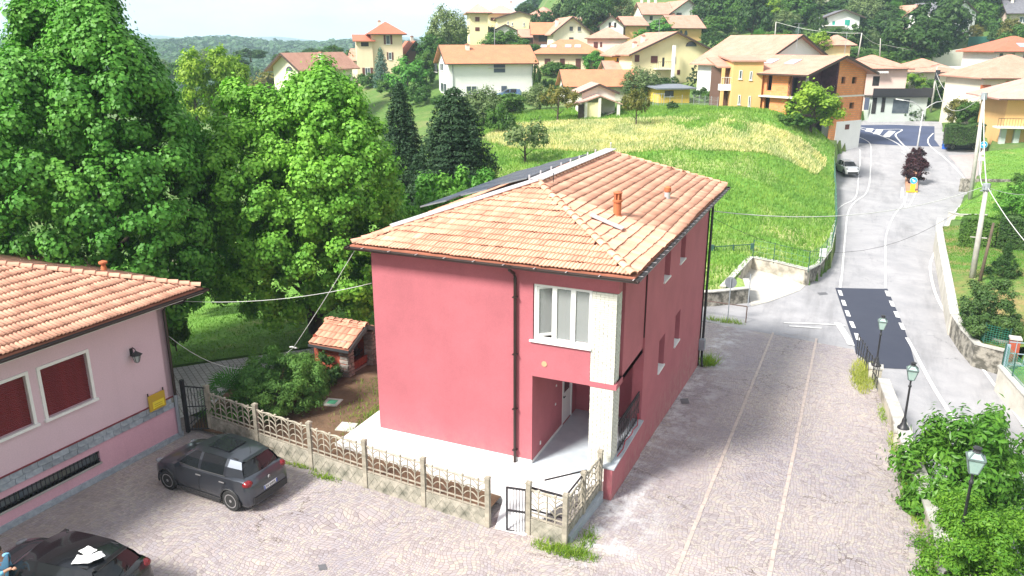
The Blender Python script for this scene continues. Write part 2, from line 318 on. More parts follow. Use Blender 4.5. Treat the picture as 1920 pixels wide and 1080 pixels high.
def stonemat(name):                               # porphyry setts: small cubes, each with its own tint
    m, t, b = newmat(name); tcn = t.nodes.new('ShaderNodeTexCoord')
    wv = ntex(t, .5, 2, .5, vec=tcn.outputs['Object']); ad = t.nodes.new('ShaderNodeVectorMath'); ad.operation = 'MULTIPLY_ADD'
    cc = t.nodes.new('ShaderNodeCombineXYZ'); t.links.new(wv, cc.inputs[0]); t.links.new(ntex(t, .43, 2, .5, vec=tcn.outputs['Object'], vscale=(1, -1, 1)), cc.inputs[1])
    t.links.new(cc.outputs[0], ad.inputs[0]); ad.inputs[1].default_value = (1.4, 1.4, 0); t.links.new(tcn.outputs['Object'], ad.inputs[2])
    v1 = t.nodes.new('ShaderNodeTexVoronoi'); v1.voronoi_dimensions = '2D'; v1.inputs['Scale'].default_value = 9.8; v1.inputs['Randomness'].default_value = .42; t.links.new(ad.outputs[0], v1.inputs['Vector'])
    v2 = t.nodes.new('ShaderNodeTexVoronoi'); v2.voronoi_dimensions = '2D'; v2.feature = 'DISTANCE_TO_EDGE'; v2.inputs['Scale'].default_value = 9.8; v2.inputs['Randomness'].default_value = .42; t.links.new(ad.outputs[0], v2.inputs['Vector'])
    sp = t.nodes.new('ShaderNodeSeparateColor'); t.links.new(v1.outputs['Color'], sp.inputs[0])
    n = t.nodes.new('ShaderNodeValToRGB'); n.color_ramp.interpolation = 'LINEAR'; e = n.color_ramp.elements
    e[0].position = 0; e[0].color = (.28, .25, .255, 1); e[1].position = 1; e[1].color = (.42, .39, .36, 1)
    for p, c in ((.25, (.34, .31, .315, 1)), (.5, (.345, .325, .345, 1)), (.7, (.385, .34, .33, 1)), (.85, (.37, .35, .32, 1))): k = e.new(p); k.color = c
    t.links.new(sp.outputs[0], n.inputs['Fac'])
    big = ramp(t, ntex(t, .22, 5, .65), .35, .65, (.86, .84, .88), (1.10, 1.05, 1.0)); c = mixcol(t, 1.0, n.outputs[0], big, 'MULTIPLY')
    j = ramp(t, v2.outputs['Distance'], .02, .08, (.66, .62, .60), (1, 1, 1)); c = mixcol(t, 1.0, c, j, 'MULTIPLY')
    # a few open, dirty joints wandering through the paving
    cr2 = t.nodes.new('ShaderNodeTexVoronoi'); cr2.voronoi_dimensions = '2D'; cr2.feature = 'DISTANCE_TO_EDGE'; cr2.inputs['Scale'].default_value = .75
    d2 = t.nodes.new('ShaderNodeVectorMath'); d2.operation = 'MULTIPLY_ADD'; c4 = t.nodes.new('ShaderNodeCombineXYZ')
    t.links.new(ntex(t, 3.2, 4, .7), c4.inputs[0]); t.links.new(ntex(t, 2.9, 4, .7, vscale=(-1, 1, 1)), c4.inputs[1]); t.links.new(c4.outputs[0], d2.inputs[0]); d2.inputs[1].default_value = (.9, .9, 0); t.links.new(tcn.outputs['Object'], d2.inputs[2]); t.links.new(d2.outputs[0], cr2.inputs['Vector'])
    crack = ramp(t, cr2.outputs['Distance'], .006, .016, (1, 1, 1), (0, 0, 0)); msk = ramp(t, ntex(t, .4, 3, .6), .5, .62)
    both = mixcol(t, 1.0, crack, msk, 'MULTIPLY'); c = mixcol(t, both, c, (.10, .075, .06))
    # pale cement spills along the house wall, darker grime by the pink building
    sp2 = t.nodes.new('ShaderNodeSeparateXYZ'); t.links.new(tcn.outputs['Object'], sp2.inputs[0])
    def band(sock, a0, a1, b0, b1):
        m1 = t.nodes.new('ShaderNodeMapRange'); m1.interpolation_type = 'SMOOTHSTEP'; m1.inputs['From Min'].default_value = a0; m1.inputs['From Max'].default_value = a1; t.links.new(sock, m1.inputs['Value'])
        m2 = t.nodes.new('ShaderNodeMapRange'); m2.interpolation_type = 'SMOOTHSTEP'; m2.inputs['From Min'].default_value = b0; m2.inputs['From Max'].default_value = b1; m2.inputs['To Min'].default_value = 1; m2.inputs['To Max'].default_value = 0; t.links.new(sock, m2.inputs['Value'])
        mm = t.nodes.new('ShaderNodeMath'); mm.operation = 'MULTIPLY'; t.links.new(m1.outputs[0], mm.inputs[0]); t.links.new(m2.outputs[0], mm.inputs[1]); return mm.outputs[0]
    def mul(a_, b_):
        mm = t.nodes.new('ShaderNodeMath'); mm.operation = 'MULTIPLY'; t.links.new(a_, mm.inputs[0]); t.links.new(b_, mm.inputs[1]) if not isinstance(b_, float) else setattr(mm.inputs[1], 'default_value', b_); return mm.outputs[0]
    spill = mul(mul(band(sp2.outputs[0], -5.9, -5.3, -4.9, -3.2), ramp(t, ntex(t, 1.3, 6, .75), .48, .62)), .75); c = mixcol(t, spill, c, (.60, .60, .62))
    grime = mul(mul(band(sp2.outputs[0], -30., -25., -19.5, -14.), ramp(t, ntex(t, .6, 5, .7), .3, .7)), .55); c = mixcol(t, grime, c, (.20, .165, .15))
    lane = mul(mul(band(sp2.outputs[0], -5.4, -4.8, -3.6, -2.6), ramp(t, ntex(t, .35, 4, .6), .35, .6)), .45); c = mixcol(t, lane, c, (.25, .215, .24))
    oil = mul(ramp(t, ntex(t, .9, 3, .5), .70, .78), .45); c = mixcol(t, oil, c, (.16, .13, .12))
    t.links.new(c, b.inputs['Base Color']); b.inputs['Roughness'].default_value = .75
    h = ramp(t, v2.outputs['Distance'], 0, .12); bump(t, b, h, .5, .02); return m
m_setts = stonemat('porphyry setts')
def asphalt(name, c1, c2, streak=.25, cracks=True):
    m, t, b = newmat(name); c = mixcol(t, ramp(t, ntex(t, .5, 6, .7), .35, .65), c1, c2)
    s = ramp(t, ntex(t, .6, 5, .7, vscale=(1, .12, 1)), .5, .75, (1, 1, 1), (1-streak,)*3); c = mixcol(t, 1.0, c, s, 'MULTIPLY')
    c = mixcol(t, 1.0, c, ramp(t, ntex(t, 60, 2, .8), .3, .7, (.88,)*3, (1.1,)*3), 'MULTIPLY')
    if cracks:
        tcn = t.nodes.new('ShaderNodeTexCoord'); v2 = t.nodes.new('ShaderNodeTexVoronoi'); v2.voronoi_dimensions = '2D'; v2.feature = 'DISTANCE_TO_EDGE'; v2.inputs['Scale'].default_value = .22
        d2 = t.nodes.new('ShaderNodeVectorMath'); d2.operation = 'MULTIPLY_ADD'; c4 = t.nodes.new('ShaderNodeCombineXYZ')
        t.links.new(ntex(t, .8, 5, .7), c4.inputs[0]); t.links.new(ntex(t, .7, 5, .7, vscale=(-1, 1, 1)), c4.inputs[1]); t.links.new(c4.outputs[0], d2.inputs[0]); d2.inputs[1].default_value = (3, 3, 0); t.links.new(tcn.outputs['Object'], d2.inputs[2]); t.links.new(d2.outputs[0], v2.inputs['Vector'])
        ck = ramp(t, v2.outputs['Distance'], .002, .006, (1, 1, 1), (0, 0, 0)); mk_ = ramp(t, ntex(t, .12, 2, .5), .5, .6); c = mixcol(t, mixcol(t, 1.0, ck, mk_, 'MULTIPLY'), c, tuple(x*.55 for x in c1))
    t.links.new(c, b.inputs['Base Color']); b.inputs['Roughness'].default_value = .85; bump(t, b, ntex(t, 80, 2), .3, .004); return m
m_road = asphalt('worn pale asphalt', (.27, .27, .285), (.35, .345, .36), .35)
m_patch = asphalt('fresh asphalt patch', (.030, .036, .060), (.038, .044, .068), .1, False)
m_blue = asphalt('dark blue asphalt', (.045, .060, .115), (.058, .076, .145), .15, False)
m_paint = M('road paint', (.74, .74, .73), (.50, .50, .50), 3, .7)
m_line = M('pink granite strip', (.48, .40, .36), (.38, .32, .29), 4, .7)
m_conc = M('concrete', (.42, .41, .38), (.30, .29, .26), 1.2, .9, bscale=14, bstr=.4)
m_apron = M('white concrete', (.74, .74, .74), (.66, .66, .67), .8, .7)
m_soil = M('garden soil', (.16, .095, .055), (.10, .06, .035), 1.5, 1, bscale=9, bstr=.8, bdist=.05)
m_gravel = M('pale gravel concrete', (.50, .48, .43), (.40, .385, .35), 1.6, .95, bscale=30, bstr=.5)
m_pink_dr = M('pink driveway', (.42, .36, .35), (.36, .31, .31), 1.6, .9)
# ---------------------------------------------------------------- sheets
edge_r = [(3.30, 8), (3.15, 21.5), (2.72, 26.4), (2.40, 30.3), (2.02, 34.6), (1.10, 40.55)]      # right edge of the paved yard
far_l = hitP(1320, 603); far_r = hitP(1600, 655)
yard = [(-24, 8), edge_r[0], *edge_r[1:-1], (far_r.x, far_r.y), (far_l.x, far_l.y), (-9, 41.9), (-9, 34.2), (-13, 19.2), (-20.0, 19.2), (-24, 19.2)]
o = sheet('paved_yard', yard, zP, .5, m_setts); yard_obj = o
q = lambda u, v, z: tuple(G(u, v, z)[:2])
road = [(edge_r[0][0]+.25, 8), *[(x+.28, y) for x, y in edge_r[1:-1]], (far_r.x+.02, far_r.y+.02), (far_l.x, far_l.y+.02), (-9, 41.95), q(1290, 560, -2.1), q(1320, 500, -2.05), q(1408, 480, -2.0),
        q(1515, 535, -2.35), q(1556, 505, -2.45), q(1566, 470, -2.5), q(1568, 430, -2.5), q(1566, 380, -2.4), q(1564, 330, -2.0), q(1570, 290, -.7), q(1600, 270, 0), q(1600, 245, .7), q(1490, 238, .9), q(1490, 228, 1.0), q(1600, 228, 1.0), q(1700, 229, 1.0), q(1765, 232, 1.0),
        q(1772, 262, .3), q(1850, 285, -.6), q(1850, 335, -1.8), q(1812, 372, -2.3), q(1792, 410, -2.5), q(1772, 455, -2.6), q(1785, 540, -2.7), q(1812, 615, -2.8), (9.6, 41), (10.5, 36), (11.5, 30), (12.5, 8)]
zRv = lambda x, y: zR(x, y)
road_obj = sheet('road', road, zRv, .6, m_road)
def strip_pts(pts, w):
    pts = [Vector(p[:2]) for p in pts]; Lf, Rt = [], []
    for i, p in enumerate(pts):
        d = (pts[min(i+1, len(pts)-1)]-pts[max(i-1, 0)]).normalized(); n = Vector((-d.y, d.x)); Lf.append(p+n*w/2); Rt.append(p-n*w/2)
    return Rt+Lf[::-1]
def smooth_line(pts, step=.6):
    pts = [Vector((p[0], p[1])) for p in pts]; out = []
    for i in range(len(pts)-1):
        p0, p1, p2, p3 = pts[max(i-1, 0)], pts[i], pts[i+1], pts[min(i+2, len(pts)-1)]; n = max(2, int((p2-p1).length/step))
        for k in range(n):
            s = k/n; out.append(.5*((2*p1)+(p2-p0)*s+(2*p0-5*p1+4*p2-p3)*s*s+(3*p1-p0-3*p2+p3)*s**3))
    return out+[pts[-1]]
def marking(px, w, zf=zRv, hf=hitR, mat=None, name='road_marking', parent=None, off=.03, dash=None):
    pts = smooth_line([hf(u, v) for u, v in px]) if not isinstance(px[0], Vector) else px
    segs = [pts]
    if dash:
        segs = []; on = True; acc = 0; cur = [pts[0]]; L0 = dash[0]
        for a, b in zip(pts, pts[1:]):
            d = (b-a).length; s = 0
            while acc+d-s > L0:
                s += L0-acc; p = a.lerp(b, min(1, s/d)); cur.append(p)
                if on: segs.append(cur)
                on = not on; L0 = dash[0] if on else dash[1]; acc = 0; cur = [p]
            acc += d-s; cur.append(b)
    for s in segs:
        if len(s) < 2: continue
        mb = MB(); pl = strip_pts(s, w); n = len(pl)//2; V = [(p.x, p.y, float(zf(np.array([p.x]), np.array([p.y]))[0])+off) for p in pl]
        mb.add(V, [(i, i+1, 2*n-2-i, 2*n-1-i) for i in range(n-1)])
        ob = mb.build(name, mat or m_paint, parent or road_obj)
        ob['kind'] = 'structure'
# dark areas and painted lines on the road
sheet('asphalt_patch', [hitR(*p) for p in [(1566, 540), (1664, 542), (1694, 612), (1718, 693), (1640, 690), (1604, 662), (1600, 640), (1582, 588)]], zRv, .6, m_patch, .02, parent=road_obj)
sheet('asphalt_patch', [hitR(*p) for p in [(1604, 235), (1680, 234), (1752, 237), (1752, 250), (1752, 262), (1762, 275), (1690, 273), (1603, 268)]], zRv, .6, m_blue, .02, parent=road_obj)
marking([(1578, 522), (1585, 440), (1590, 400), (1602, 380), (1622, 365), (1630, 345), (1632, 320), (1633, 290), (1630, 268), (1605, 255)], .12)
marking([(1575, 540), (1578, 520)], .16)
marking([(1566, 440), (1567, 400), (1580, 385), (1604, 370), (1610, 330), (1613, 300), (1612, 280)], .12)
marking([(1574, 545), (1590, 590), (1606, 628), (1612, 652)], .22, dash=(1.15, .95))
marking([(1662, 546), (1680, 588), (1698, 628)], .22, dash=(1.15, .95))
marking([(1700, 634), (1730, 690), (1790, 790), (1850, 880), (1900, 960)], .18)
marking([(1660, 540), (1660, 480), (1662, 440), (1676, 405), (1692, 385), (1700, 365), (1703, 300), (1690, 285)], .11)
marking([(1752, 475), (1744, 500), (1752, 545), (1774, 590), (1820, 660), (1900, 770), (1960, 860)], .16)
marking([(1752, 475), (1762, 445), (1784, 405), (1812, 372), (1818, 350), (1800, 325), (1772, 297), (1745, 275), (1740, 262), (1750, 250)], .16)
marking([(1690, 372), (1692, 352), (1700, 390), (1720, 352), (1722, 330)], .12)
marking([(1605, 237), (1640, 243), (1690, 243), (1679, 253), (1690, 268), (1705, 283)], .22)
marking([(1605, 239), (1650, 254), (1685, 271), (1697, 285)], .22)
for a, b in (((1632, 241), (1628, 247)), ((1650, 243), (1643, 252)), ((1673, 246), (1661, 257))): marking([a, b], .9)
marking([(1604, 230), (1680, 234), (1752, 235)], .2)
marking([(1596, 648), (1592, 640), (1585, 628), (1570, 606)], .35)
for a, b in (((1470, 606), (1585, 611)), ((1480, 612), (1540, 616))): marking([a, b], .18)
sheet('manhole_cover', [hitR(*p) for p in [(1532, 549), (1548, 548), (1553, 552), (1537, 554)]], zRv, .5, M('iron', (.12, .12, .13), rough=.6), .01, parent=road_obj)
for px in ([(1275, 748), (1290, 747), (1293, 757), (1278, 758)], [(596, 1060), (610, 1058), (614, 1068), (599, 1070)]): sheet('drain_cover', [hitP(*p) for p in px], zP, .3, MATS['iron'], .012, parent=yard_obj)
# pink granite strips that cut the yard into lanes
for x0 in (-2.92, -.75):
    y0, y1 = 9.0, 41.7
    mb = MB(); n = 60
    for k in range(n):
        a = y0+(y1-y0)*k/n; b = y0+(y1-y0)*(k+1)/n-.02; jx = random.uniform(-.008, .008)
        mb.quad((x0-.055+jx, a, float(zP(0, a))+.012), (x0+.055+jx, a, float(zP(0, a))+.012), (x0+.055+jx, b, float(zP(0, b))+.012), (x0-.055+jx, b, float(zP(0, b))+.012))
    ob = mb.build('granite_strip', m_line, yard_obj); ob['kind'] = 'structure'
for k in range(34):                                # low waves of lighter setts between the strips
    y = 16.2+k*.78; pts = [Vector((-2.78+i*.12, y+.16*math.sin(i*.12*2*math.pi/1.05+.4)-.1*(i/17), 0)) for i in range(17)]
    marking(pts, .035, zP, None, M('light sett row', (.43, .375, .35), (.37, .33, .32), 6, .8), 'sett_row', yard_obj, .006)
# terrain all around: polar grid, pushed down under everything laid on top of it
low_polys = [(yard, 2.2), (road, 1.4)]
def push(x, y, z):
    for pl, d in low_polys: z = np.where(inpoly(x, y, pl), z-50, z)
    return z
rad = np.concatenate([np.linspace(6, 150, 118), 150*np.exp(np.linspace(0, 1, 74)[1:]*math.log(32))]); nA = 420
ang = np.concatenate([np.linspace(-42, 42, 340), np.linspace(42, 318, 82)[1:-1]]); ang = np.radians(ang)
AA, RR = np.meshgrid(ang, rad); XC = RR*np.sin(AA); DC = RR*np.cos(AA); X = XC*RIGHT.x+DC*FWD.x; Y = XC*RIGHT.y+DC*FWD.y
Z = zT(X, Y)
inR = inpoly(X, Y, road); inY = inpoly(X, Y, yard)
Zr = np.full(X.shape, 1e9); k_ = np.where(inR)
Zr[k_] = zR(X[k_], Y[k_])
Z = np.where(inR, np.minimum(Z, Zr)-.9, Z); Z = np.where(inY, np.minimum(Z, zP(X, Y))-.8, Z)
hb = inpoly(X, Y, [(-22, 10), (-5.4, 10), (-5.4, 34.5), (-22, 34.5)]); Z = np.where(hb, np.minimum(Z, -.9), Z)
na, nr = len(ang), len(rad); idx = np.arange(nr*na).reshape(nr, na)
F = np.stack([idx[:-1], np.roll(idx, -1, 1)[:-1], np.roll(idx, -1, 1)[1:], idx[1:]], -1).reshape(-1, 4)
ter = link('terrain', npmesh('terrain', np.stack([X, Y, Z], -1).reshape(-1, 3), F[:, ::-1], m_terr, True)); ter['kind'] = 'structure'
# meadow, lawns
zTs = lambda x, y: zT(x, y)
mea_w = [G(1410, 482, -1.35), G(1515, 507, -1.4), G(1535, 497, -1.45), G(1558, 470, -1.5), G(1565, 430, -1.5), G(1564, 380, -1.4), G(1562, 330, -.9), G(1562, 292, .4)]
meadow = [p[:2] for p in mea_w]+[P(1560, 240, 96)[:2], P(1480, 215, 95)[:2], P(1350, 208, 104)[:2], P(1200, 208, 104)[:2], P(1050, 212, 104)[:2], P(900, 212, 104)[:2], P(800, 250, 92)[:2], P(800, 420, 58)[:2], (-9, 44), (-6, 46)]
sheet('meadow', meadow, zTs, 1.0, m_meadow, .04)
g1 = [G(*a)[:2] for a in [(1765, 423, -1.05), (1783, 523, -1.45), (1795, 593, -1.75), (1837, 647, -1.95), (1883, 657, -1.95), (2060, 640, -1.6), (2060, 425, -.4), (1910, 420, -.7)]]
sheet('garden_lawn', g1, zTs, .8, m_lawn2, .05)
g2 = [G(*a)[:2] for a in [(1790, 412, -1.1), (1800, 385, -1.3), (1838, 345, -1.0), (1842, 288, .2), (2060, 285, 1.0), (2060, 424, -.4), (1910, 419, -.7)]]
sheet('garden_lawn', g2, zTs, .8, m_lawn, .05)
g3 = [G(*a)[:2] for a in [(1872, 690, -2.0), (1920, 743, -2.2), (1975, 800, -2.3), (2100, 800, -2.2), (2100, 690, -1.8), (1900, 684, -2.0)]]
sheet('garden_lawn', g3, zTs, .6, m_lawn, .05)
lw = [G(1300, 552, -1.45), G(1405, 543, -1.45), G(1400, 528, -1.4), G(1345, 497, -1.3), G(1300, 480, -1.2)]
sheet('lawn_corner', [p[:2] for p in lw], lambda x, y: np.full(np.shape(x), -1.4), .5, m_meadow, .0)
# garden behind the fence
gs = lambda x, y: -.10-.0*np.asarray(x)-np.clip((-np.asarray(x)-17)*.05, 0, 2)-np.clip((np.asarray(y)-24)*.03, 0, 1)
sheet('garden_soil', [(-20.1, 18.3), (-8.35, 17.35), (-8.3, 18.7), (-14.5, 19.4), (-14.5, 27), (-20, 27.5), (-21.5, 22)], gs, .4, m_soil)
def pavers():
    m, t, b = newmat('path pavers'); tcn = t.nodes.new('ShaderNodeTexCoord'); mp_ = t.nodes.new('ShaderNodeMapping'); mp_.inputs['Rotation'].default_value = (0, 0, .6); t.links.new(tcn.outputs['Object'], mp_.inputs[0])
    br = t.nodes.new('ShaderNodeTexBrick'); br.inputs['Scale'].default_value = 1; br.inputs['Brick Width'].default_value = .32; br.inputs['Row Height'].default_value = .22; br.inputs['Mortar Size'].default_value = .018
    br.inputs['Color1'].default_value = (.50, .49, .48, 1); br.inputs['Color2'].default_value = (.42, .41, .41, 1); br.inputs['Mortar'].default_value = (.24, .23, .21, 1); t.links.new(mp_.outputs[0], br.inputs['Vector'])
    t.links.new(br.outputs['Color'], b.inputs['Base Color']); b.inputs['Roughness'].default_value = .9; return m
m_pav = pavers()
zpath = lambda x, y: zT(x, y)
path = [G(*a)[:2] for a in [(330, 690, -.6), (460, 672, -.7), (560, 668, -.7), (560, 700, -.6), (440, 715, -.55), (400, 742, -.5), (330, 742, -.5)]]
pathL = [(-31, 17), (-25.2, 22.8), (-23.3, 24.8), (-20.5, 27.6), (-19.3, 26.6), (-20.2, 22.2), (-21.0, 19.0), (-25, 14.5)]
sheet('garden_path', pathL, lambda x, y: zT(x, y), .5, m_pav, .04)
sheet('park_lawn', [(-50, 17.2), (-31.2, 17.2), (-25.4, 23.0), (-23.5, 25.0), (-20.6, 27.9), (-16, 29), (-14.2, 34), (-14.2, 60), (-50, 60)], zTs, .8, m_lawn, .05)
sheet('driveway', [hitR(*p) for p in [(1330, 496), (1400, 490), (1440, 505), (1512, 534), (1500, 545), (1440, 567), (1408, 575), (1404, 545), (1345, 500)]], zRv, .6, m_gravel, .02, parent=road_obj)
sheet('driveway', [hitR(*p) for p in [(1778, 292), (1845, 288), (1848, 332), (1818, 342), (1800, 316)]], zRv, 1.0, m_pink_dr, .02, parent=road_obj)
# ---------------------------------------------------------------- building materials
def plaster(name, c, var=.9, scale=.6, streaks=0):
    if name in MATS: return MATS[name]
    m, t, b = newmat(name); k = mixcol(t, ramp(t, ntex(t, scale, 5, .65), .35, .68), c, tuple(x*var for x in c))
    k = mixcol(t, 1.0, k, ramp(t, ntex(t, 26, 3, .8), .3, .7, (.90,)*3, (1.06,)*3), 'MULTIPLY')
    if name == 'dark pink render':
        tcn = t.nodes.new('ShaderNodeTexCoord'); sz_ = t.nodes.new('ShaderNodeSeparateXYZ'); t.links.new(tcn.outputs['Object'], sz_.inputs[0]); mr = t.nodes.new('ShaderNodeMapRange'); mr.inputs['From Min'].default_value = -.6; mr.inputs['From Max'].default_value = .75; mr.inputs['To Min'].default_value = .75; mr.inputs['To Max'].default_value = 0; t.links.new(sz_.outputs[2], mr.inputs['Value'])
        mm = t.nodes.new('ShaderNodeMath'); mm.operation = 'MULTIPLY'; t.links.new(mr.outputs[0], mm.inputs[0]); t.links.new(ramp(t, ntex(t, 3.5, 6, .75), .4, .65), mm.inputs[1]); k = mixcol(t, mm.outputs[0], k, (.42, .22, .20))
    if streaks: k = mixcol(t, 1.0, k, ramp(t, ntex(t, 1.6, 4, .7, vscale=(1, 1, .12)), .52, .8, (1,)*3, (1-streaks,)*3), 'MULTIPLY')
    t.links.new(k, b.inputs['Base Color']); b.inputs['Roughness'].default_value = .92; bump(t, b, ntex(t, 45, 3, .7), .25, .006); return m
m_red = plaster('dark pink render', (.43, .125, .15), .86, .8, .07)
m_redl = m_red
m_white = M('white frame', (.80, .80, .78), (.74, .74, .73), 2, .4)
m_glass = M('window glass', (.03, .035, .04), (.05, .06, .07), 1, .06, coat=.5)
m_dark = M('black iron', (.018, .018, .022), (.03, .03, .035), 8, .45)
m_brown = M('brown gutter', (.022, .013, .011), (.03, .018, .015), 3, .35)
m_alu = M('pale flashing', (.62, .60, .62), (.52, .50, .53), 2, .35, metal=.3)
m_tile = M('terracotta tile', (.70, .375, .26), (.56, .275, .185), 1.1, .8, bscale=18, bstr=.35, island=.20)
m_tile2 = M('terracotta bed', (.36, .13, .08), (.28, .10, .06), 2, .9)
m_tile_old = M('old terracotta tile', (.60, .30, .20), (.40, .19, .13), 2.2, .9, bscale=18, bstr=.5, island=.28)
m_wbrick = M('white painted brick', (.64, .63, .57), (.50, .49, .43), 5, .9, bscale=22, bstr=.6, island=.10)
m_mortar = M('grey mortar', (.30, .28, .24), (.22, .21, .19), 8, .95)
m_porchfl = M('grey floor tiles', (.47, .52, .56), (.40, .45, .50), 2.5, .55)
m_sill = M('white sill', (.80, .79, .77), (.70, .69, .68), 2, .6)
m_solar = M('solar glass', (.012, .02, .045), (.02, .035, .07), 2, .35)
m_interior = M('room wall', (.34, .36, .33), (.30, .32, .30), 1, .9)
m_grey = M('grey box', (.30, .33, .36), (.26, .28, .31), 2, .5)

# ---------------------------------------------------------------- roof tiles as real pieces
def tile_mesh(name, mat, w, l, n=2, lift=.055):
    prof = []
    for k in range(n): x0 = k*w/n; s = w/n; prof += [(x0, .0), (x0+s*.35, .004), (x0+s*.55, .028), (x0+s*.8, .028)]
    prof.append((w, .0)); m = len(prof); V = []; 
    for (y, z) in ((0, lift), (l, .002)): V += [(x-w/2, y, h+z) for x, h in prof]
    V += [(x-w/2, .0, h+lift-.026) for x, h in prof]
    F = [(i, i+1, m+i+1, m+i) for i in range(m-1)]+[(2*m+i, 2*m+i+1, i+1, i) for i in range(m-1)]
    me = bpy.data.meshes.new(name); me.from_pydata(V, [], F); me.update(); me.materials.append(mat); return me
def frame(o, u, v):
    u = Vector(u).normalized(); v = Vector(v).normalized(); n = u.cross(v).normalized(); m = Matrix.Identity(4)
    for i, a in enumerate((u, v, n)):
        for j in range(3): m[j][i] = a[j]
    m.translation = Vector(o); return m
def lay_tiles(parent, o, u, v, poly, mat, w=.235, row=.335, nparts=300, me=None, seed=1, skip=None, wob=.028):
    """tiles over a roof plane. o origin at the eave, u along the eave, v up the slope; poly in (u,v) metres"""
    rr = random.Random(seed); me = me or tile_mesh('roof_tile', mat, w, row*1.14); fr = frame(o, u, v); pos = []
    U0 = min(p[0] for p in poly); U1 = max(p[0] for p in poly); V1 = max(p[1] for p in poly)
    for j in range(int(V1/row)+1):
        off = 0
        for i in range(int((U1-U0)/w)+1):
            a = U0+(i+.5)*w; b = j*row
            if inpoly(np.array([a]), np.array([b+row*.45]), poly)[0] and not (skip and skip(a, b)): pos.append((a, b, j))
    Mx = []
    for a, b, j in pos:
        wv = wob*math.sin(j*1.7+a*.8)
        Mx.append(fr @ Matrix.Translation((a+rr.uniform(-.004, .004), b+wv+rr.uniform(-.014, .014), .012+rr.uniform(0, .012))) @ Matrix.Rotation(rr.uniform(-.012, .012), 4, 'Z') @ Matrix.Rotation(rr.uniform(-.01, .01), 4, 'Y'))
    order = sorted(range(len(Mx)), key=lambda k: (parent.matrix_world @ Mx[k].translation - O3).length if False else (Mx[k].translation+Vector(parent.location)-O3).length)
    for k in order[:nparts]:
        ob = link('roof_tile', me, parent); ob.matrix_local = Mx[k]
    rest = order[nparts:]
    if rest:
        co = np.array([v_.co[:] for v_ in me.vertices]); fa = np.array([list(p.vertices) for p in me.polygons]); VV = []; FF = []
        for i, k in enumerate(rest):
            m3 = np.array(Mx[k].to_3x3()); VV.append(co @ m3.T+np.array(Mx[k].translation)); FF.append(fa+i*len(co))
        ob = link('roof_tiles', npmesh('roof_tiles', np.concatenate(VV), np.concatenate(FF), mat), parent); ob['kind'] = 'stuff'
    return me
def ridge_mesh(mat, r=.115, l=.42):
    V = []; n = 6
    for (y, rr_, z) in ((0, r*1.08, .03), (l, r*.9, 0)):
        V += [(rr_*math.cos(math.pi*k/n), y, rr_*math.sin(math.pi*k/n)*.8+z) for k in range(n+1)]
    V += [(r*.86*math.cos(math.pi*k/n), 0, r*.86*math.sin(math.pi*k/n)*.8+.02) for k in range(n+1)]
    m = n+1; F = [(i+1, i, m+i, m+i+1) for i in range(n)]+[(i, i+1, 2*m+i+1, 2*m+i) for i in range(n)]
    me = bpy.data.meshes.new('ridge_tile'); me.from_pydata(V, [], F); me.update(); me.materials.append(mat); smooth_angle(me, 50); return me
def lay_ridge(parent, a, b, mat, me=None, step=.34, seed=3, lift=.03):
    a, b = Vector(a), Vector(b); d = b-a; n = max(1, int(d.length/step)); me = me or ridge_mesh(mat); rr = random.Random(seed)
    v = d.normalized(); u = v.cross(Vector((0, 0, 1))).normalized(); fr = frame((0, 0, 0), u, v)
    for k in range(n):
        ob = link('ridge_tile', me, parent); m = fr.copy(); m.translation = a+d*(k/n)+Vector((0, 0, lift+rr.uniform(0, .012))); ob.matrix_local = m @ Matrix.Rotation(rr.uniform(-.03, .03), 4, 'Z')
    return me
def window_unit(parent, o, u, w, h, nsash=1, depth=.06, fr=.06, mat=None, glass=None, name='window', trans=False, thick=None):
    """framed window: o = lower left corner on the wall plane (local), u = unit direction; outward normal = u x z"""
    u = Vector(u).normalized(); nrm = Vector((u.y, -u.x, 0)); mb = MB(); o = Vector(o)
    pt = lambda x, z, d: o+u*x+Vector((0, 0, z))+nrm*d
    def bar(x0, x1, z0, z1): mb.obox((pt(x0, z0, 0)+pt(x1, z1, depth))/2, u*(x1-x0)/2, nrm*depth/2, Vector((0, 0, (z1-z0)/2)))
    bar(0, w, 0, fr); bar(0, w, h-fr, h); bar(0, fr, fr, h-fr); bar(w-fr, w, fr, h-fr)
    for k in range(1, nsash): x = w*k/nsash; bar(x-fr*.6, x+fr*.6, fr, h-fr)
    ob = mb.build(name, mat or m_white, parent)
    gl = MB(); e = .45*depth
    for k in range(nsash):
        a = w*k/nsash+fr*.6; b = w*(k+1)/nsash-fr*.6
        gl.quad(pt(a, fr, e), pt(b, fr, e), pt(b, h-fr, e), pt(a, h-fr, e))
    gl.build('pane', glass or m_glass, ob); return ob

# ---------------------------------------------------------------- the dark pink house
H = thing('pink_house', 'two-storey dark pink rendered house with hipped terracotta roof in the middle', 'house')
XL, XR, Y0, Y1, ZT = -13.64, -5.50, 20.28, 34.3, 6.38
wm = MB()
wm.wall((XL, Y0, 0), (1, 0, 0), -8.13-XL, -.6, ZT, .35)                                   # facade
wm.wall((-8.13, Y0, 0), (1, 0, 0), 8.13-5.56, 2.97, 4.08, .22, [(8.13-6.34, 8.13-5.56, 3.12, 4.08)])       # balcony front and floor band
wm.wall((-8.13, Y0, 0), (1, 0, 0), 8.13-5.56, 5.87, ZT, .35)                               # band under the eave
wm.box(-8.13, -5.56, Y0+.24, 23.4, 2.97, 3.13)                                            # upper floor slab
wm.wall((-5.56, Y0+.7, 0), (0, 1, 0), 23.4-Y0-.7, 3.13, ZT, .25)                           # side of the closed balcony
wm.wall((-5.56, Y0, 0), (0, 1, 0), 23.4-Y0, 2.97, 3.13, .25)
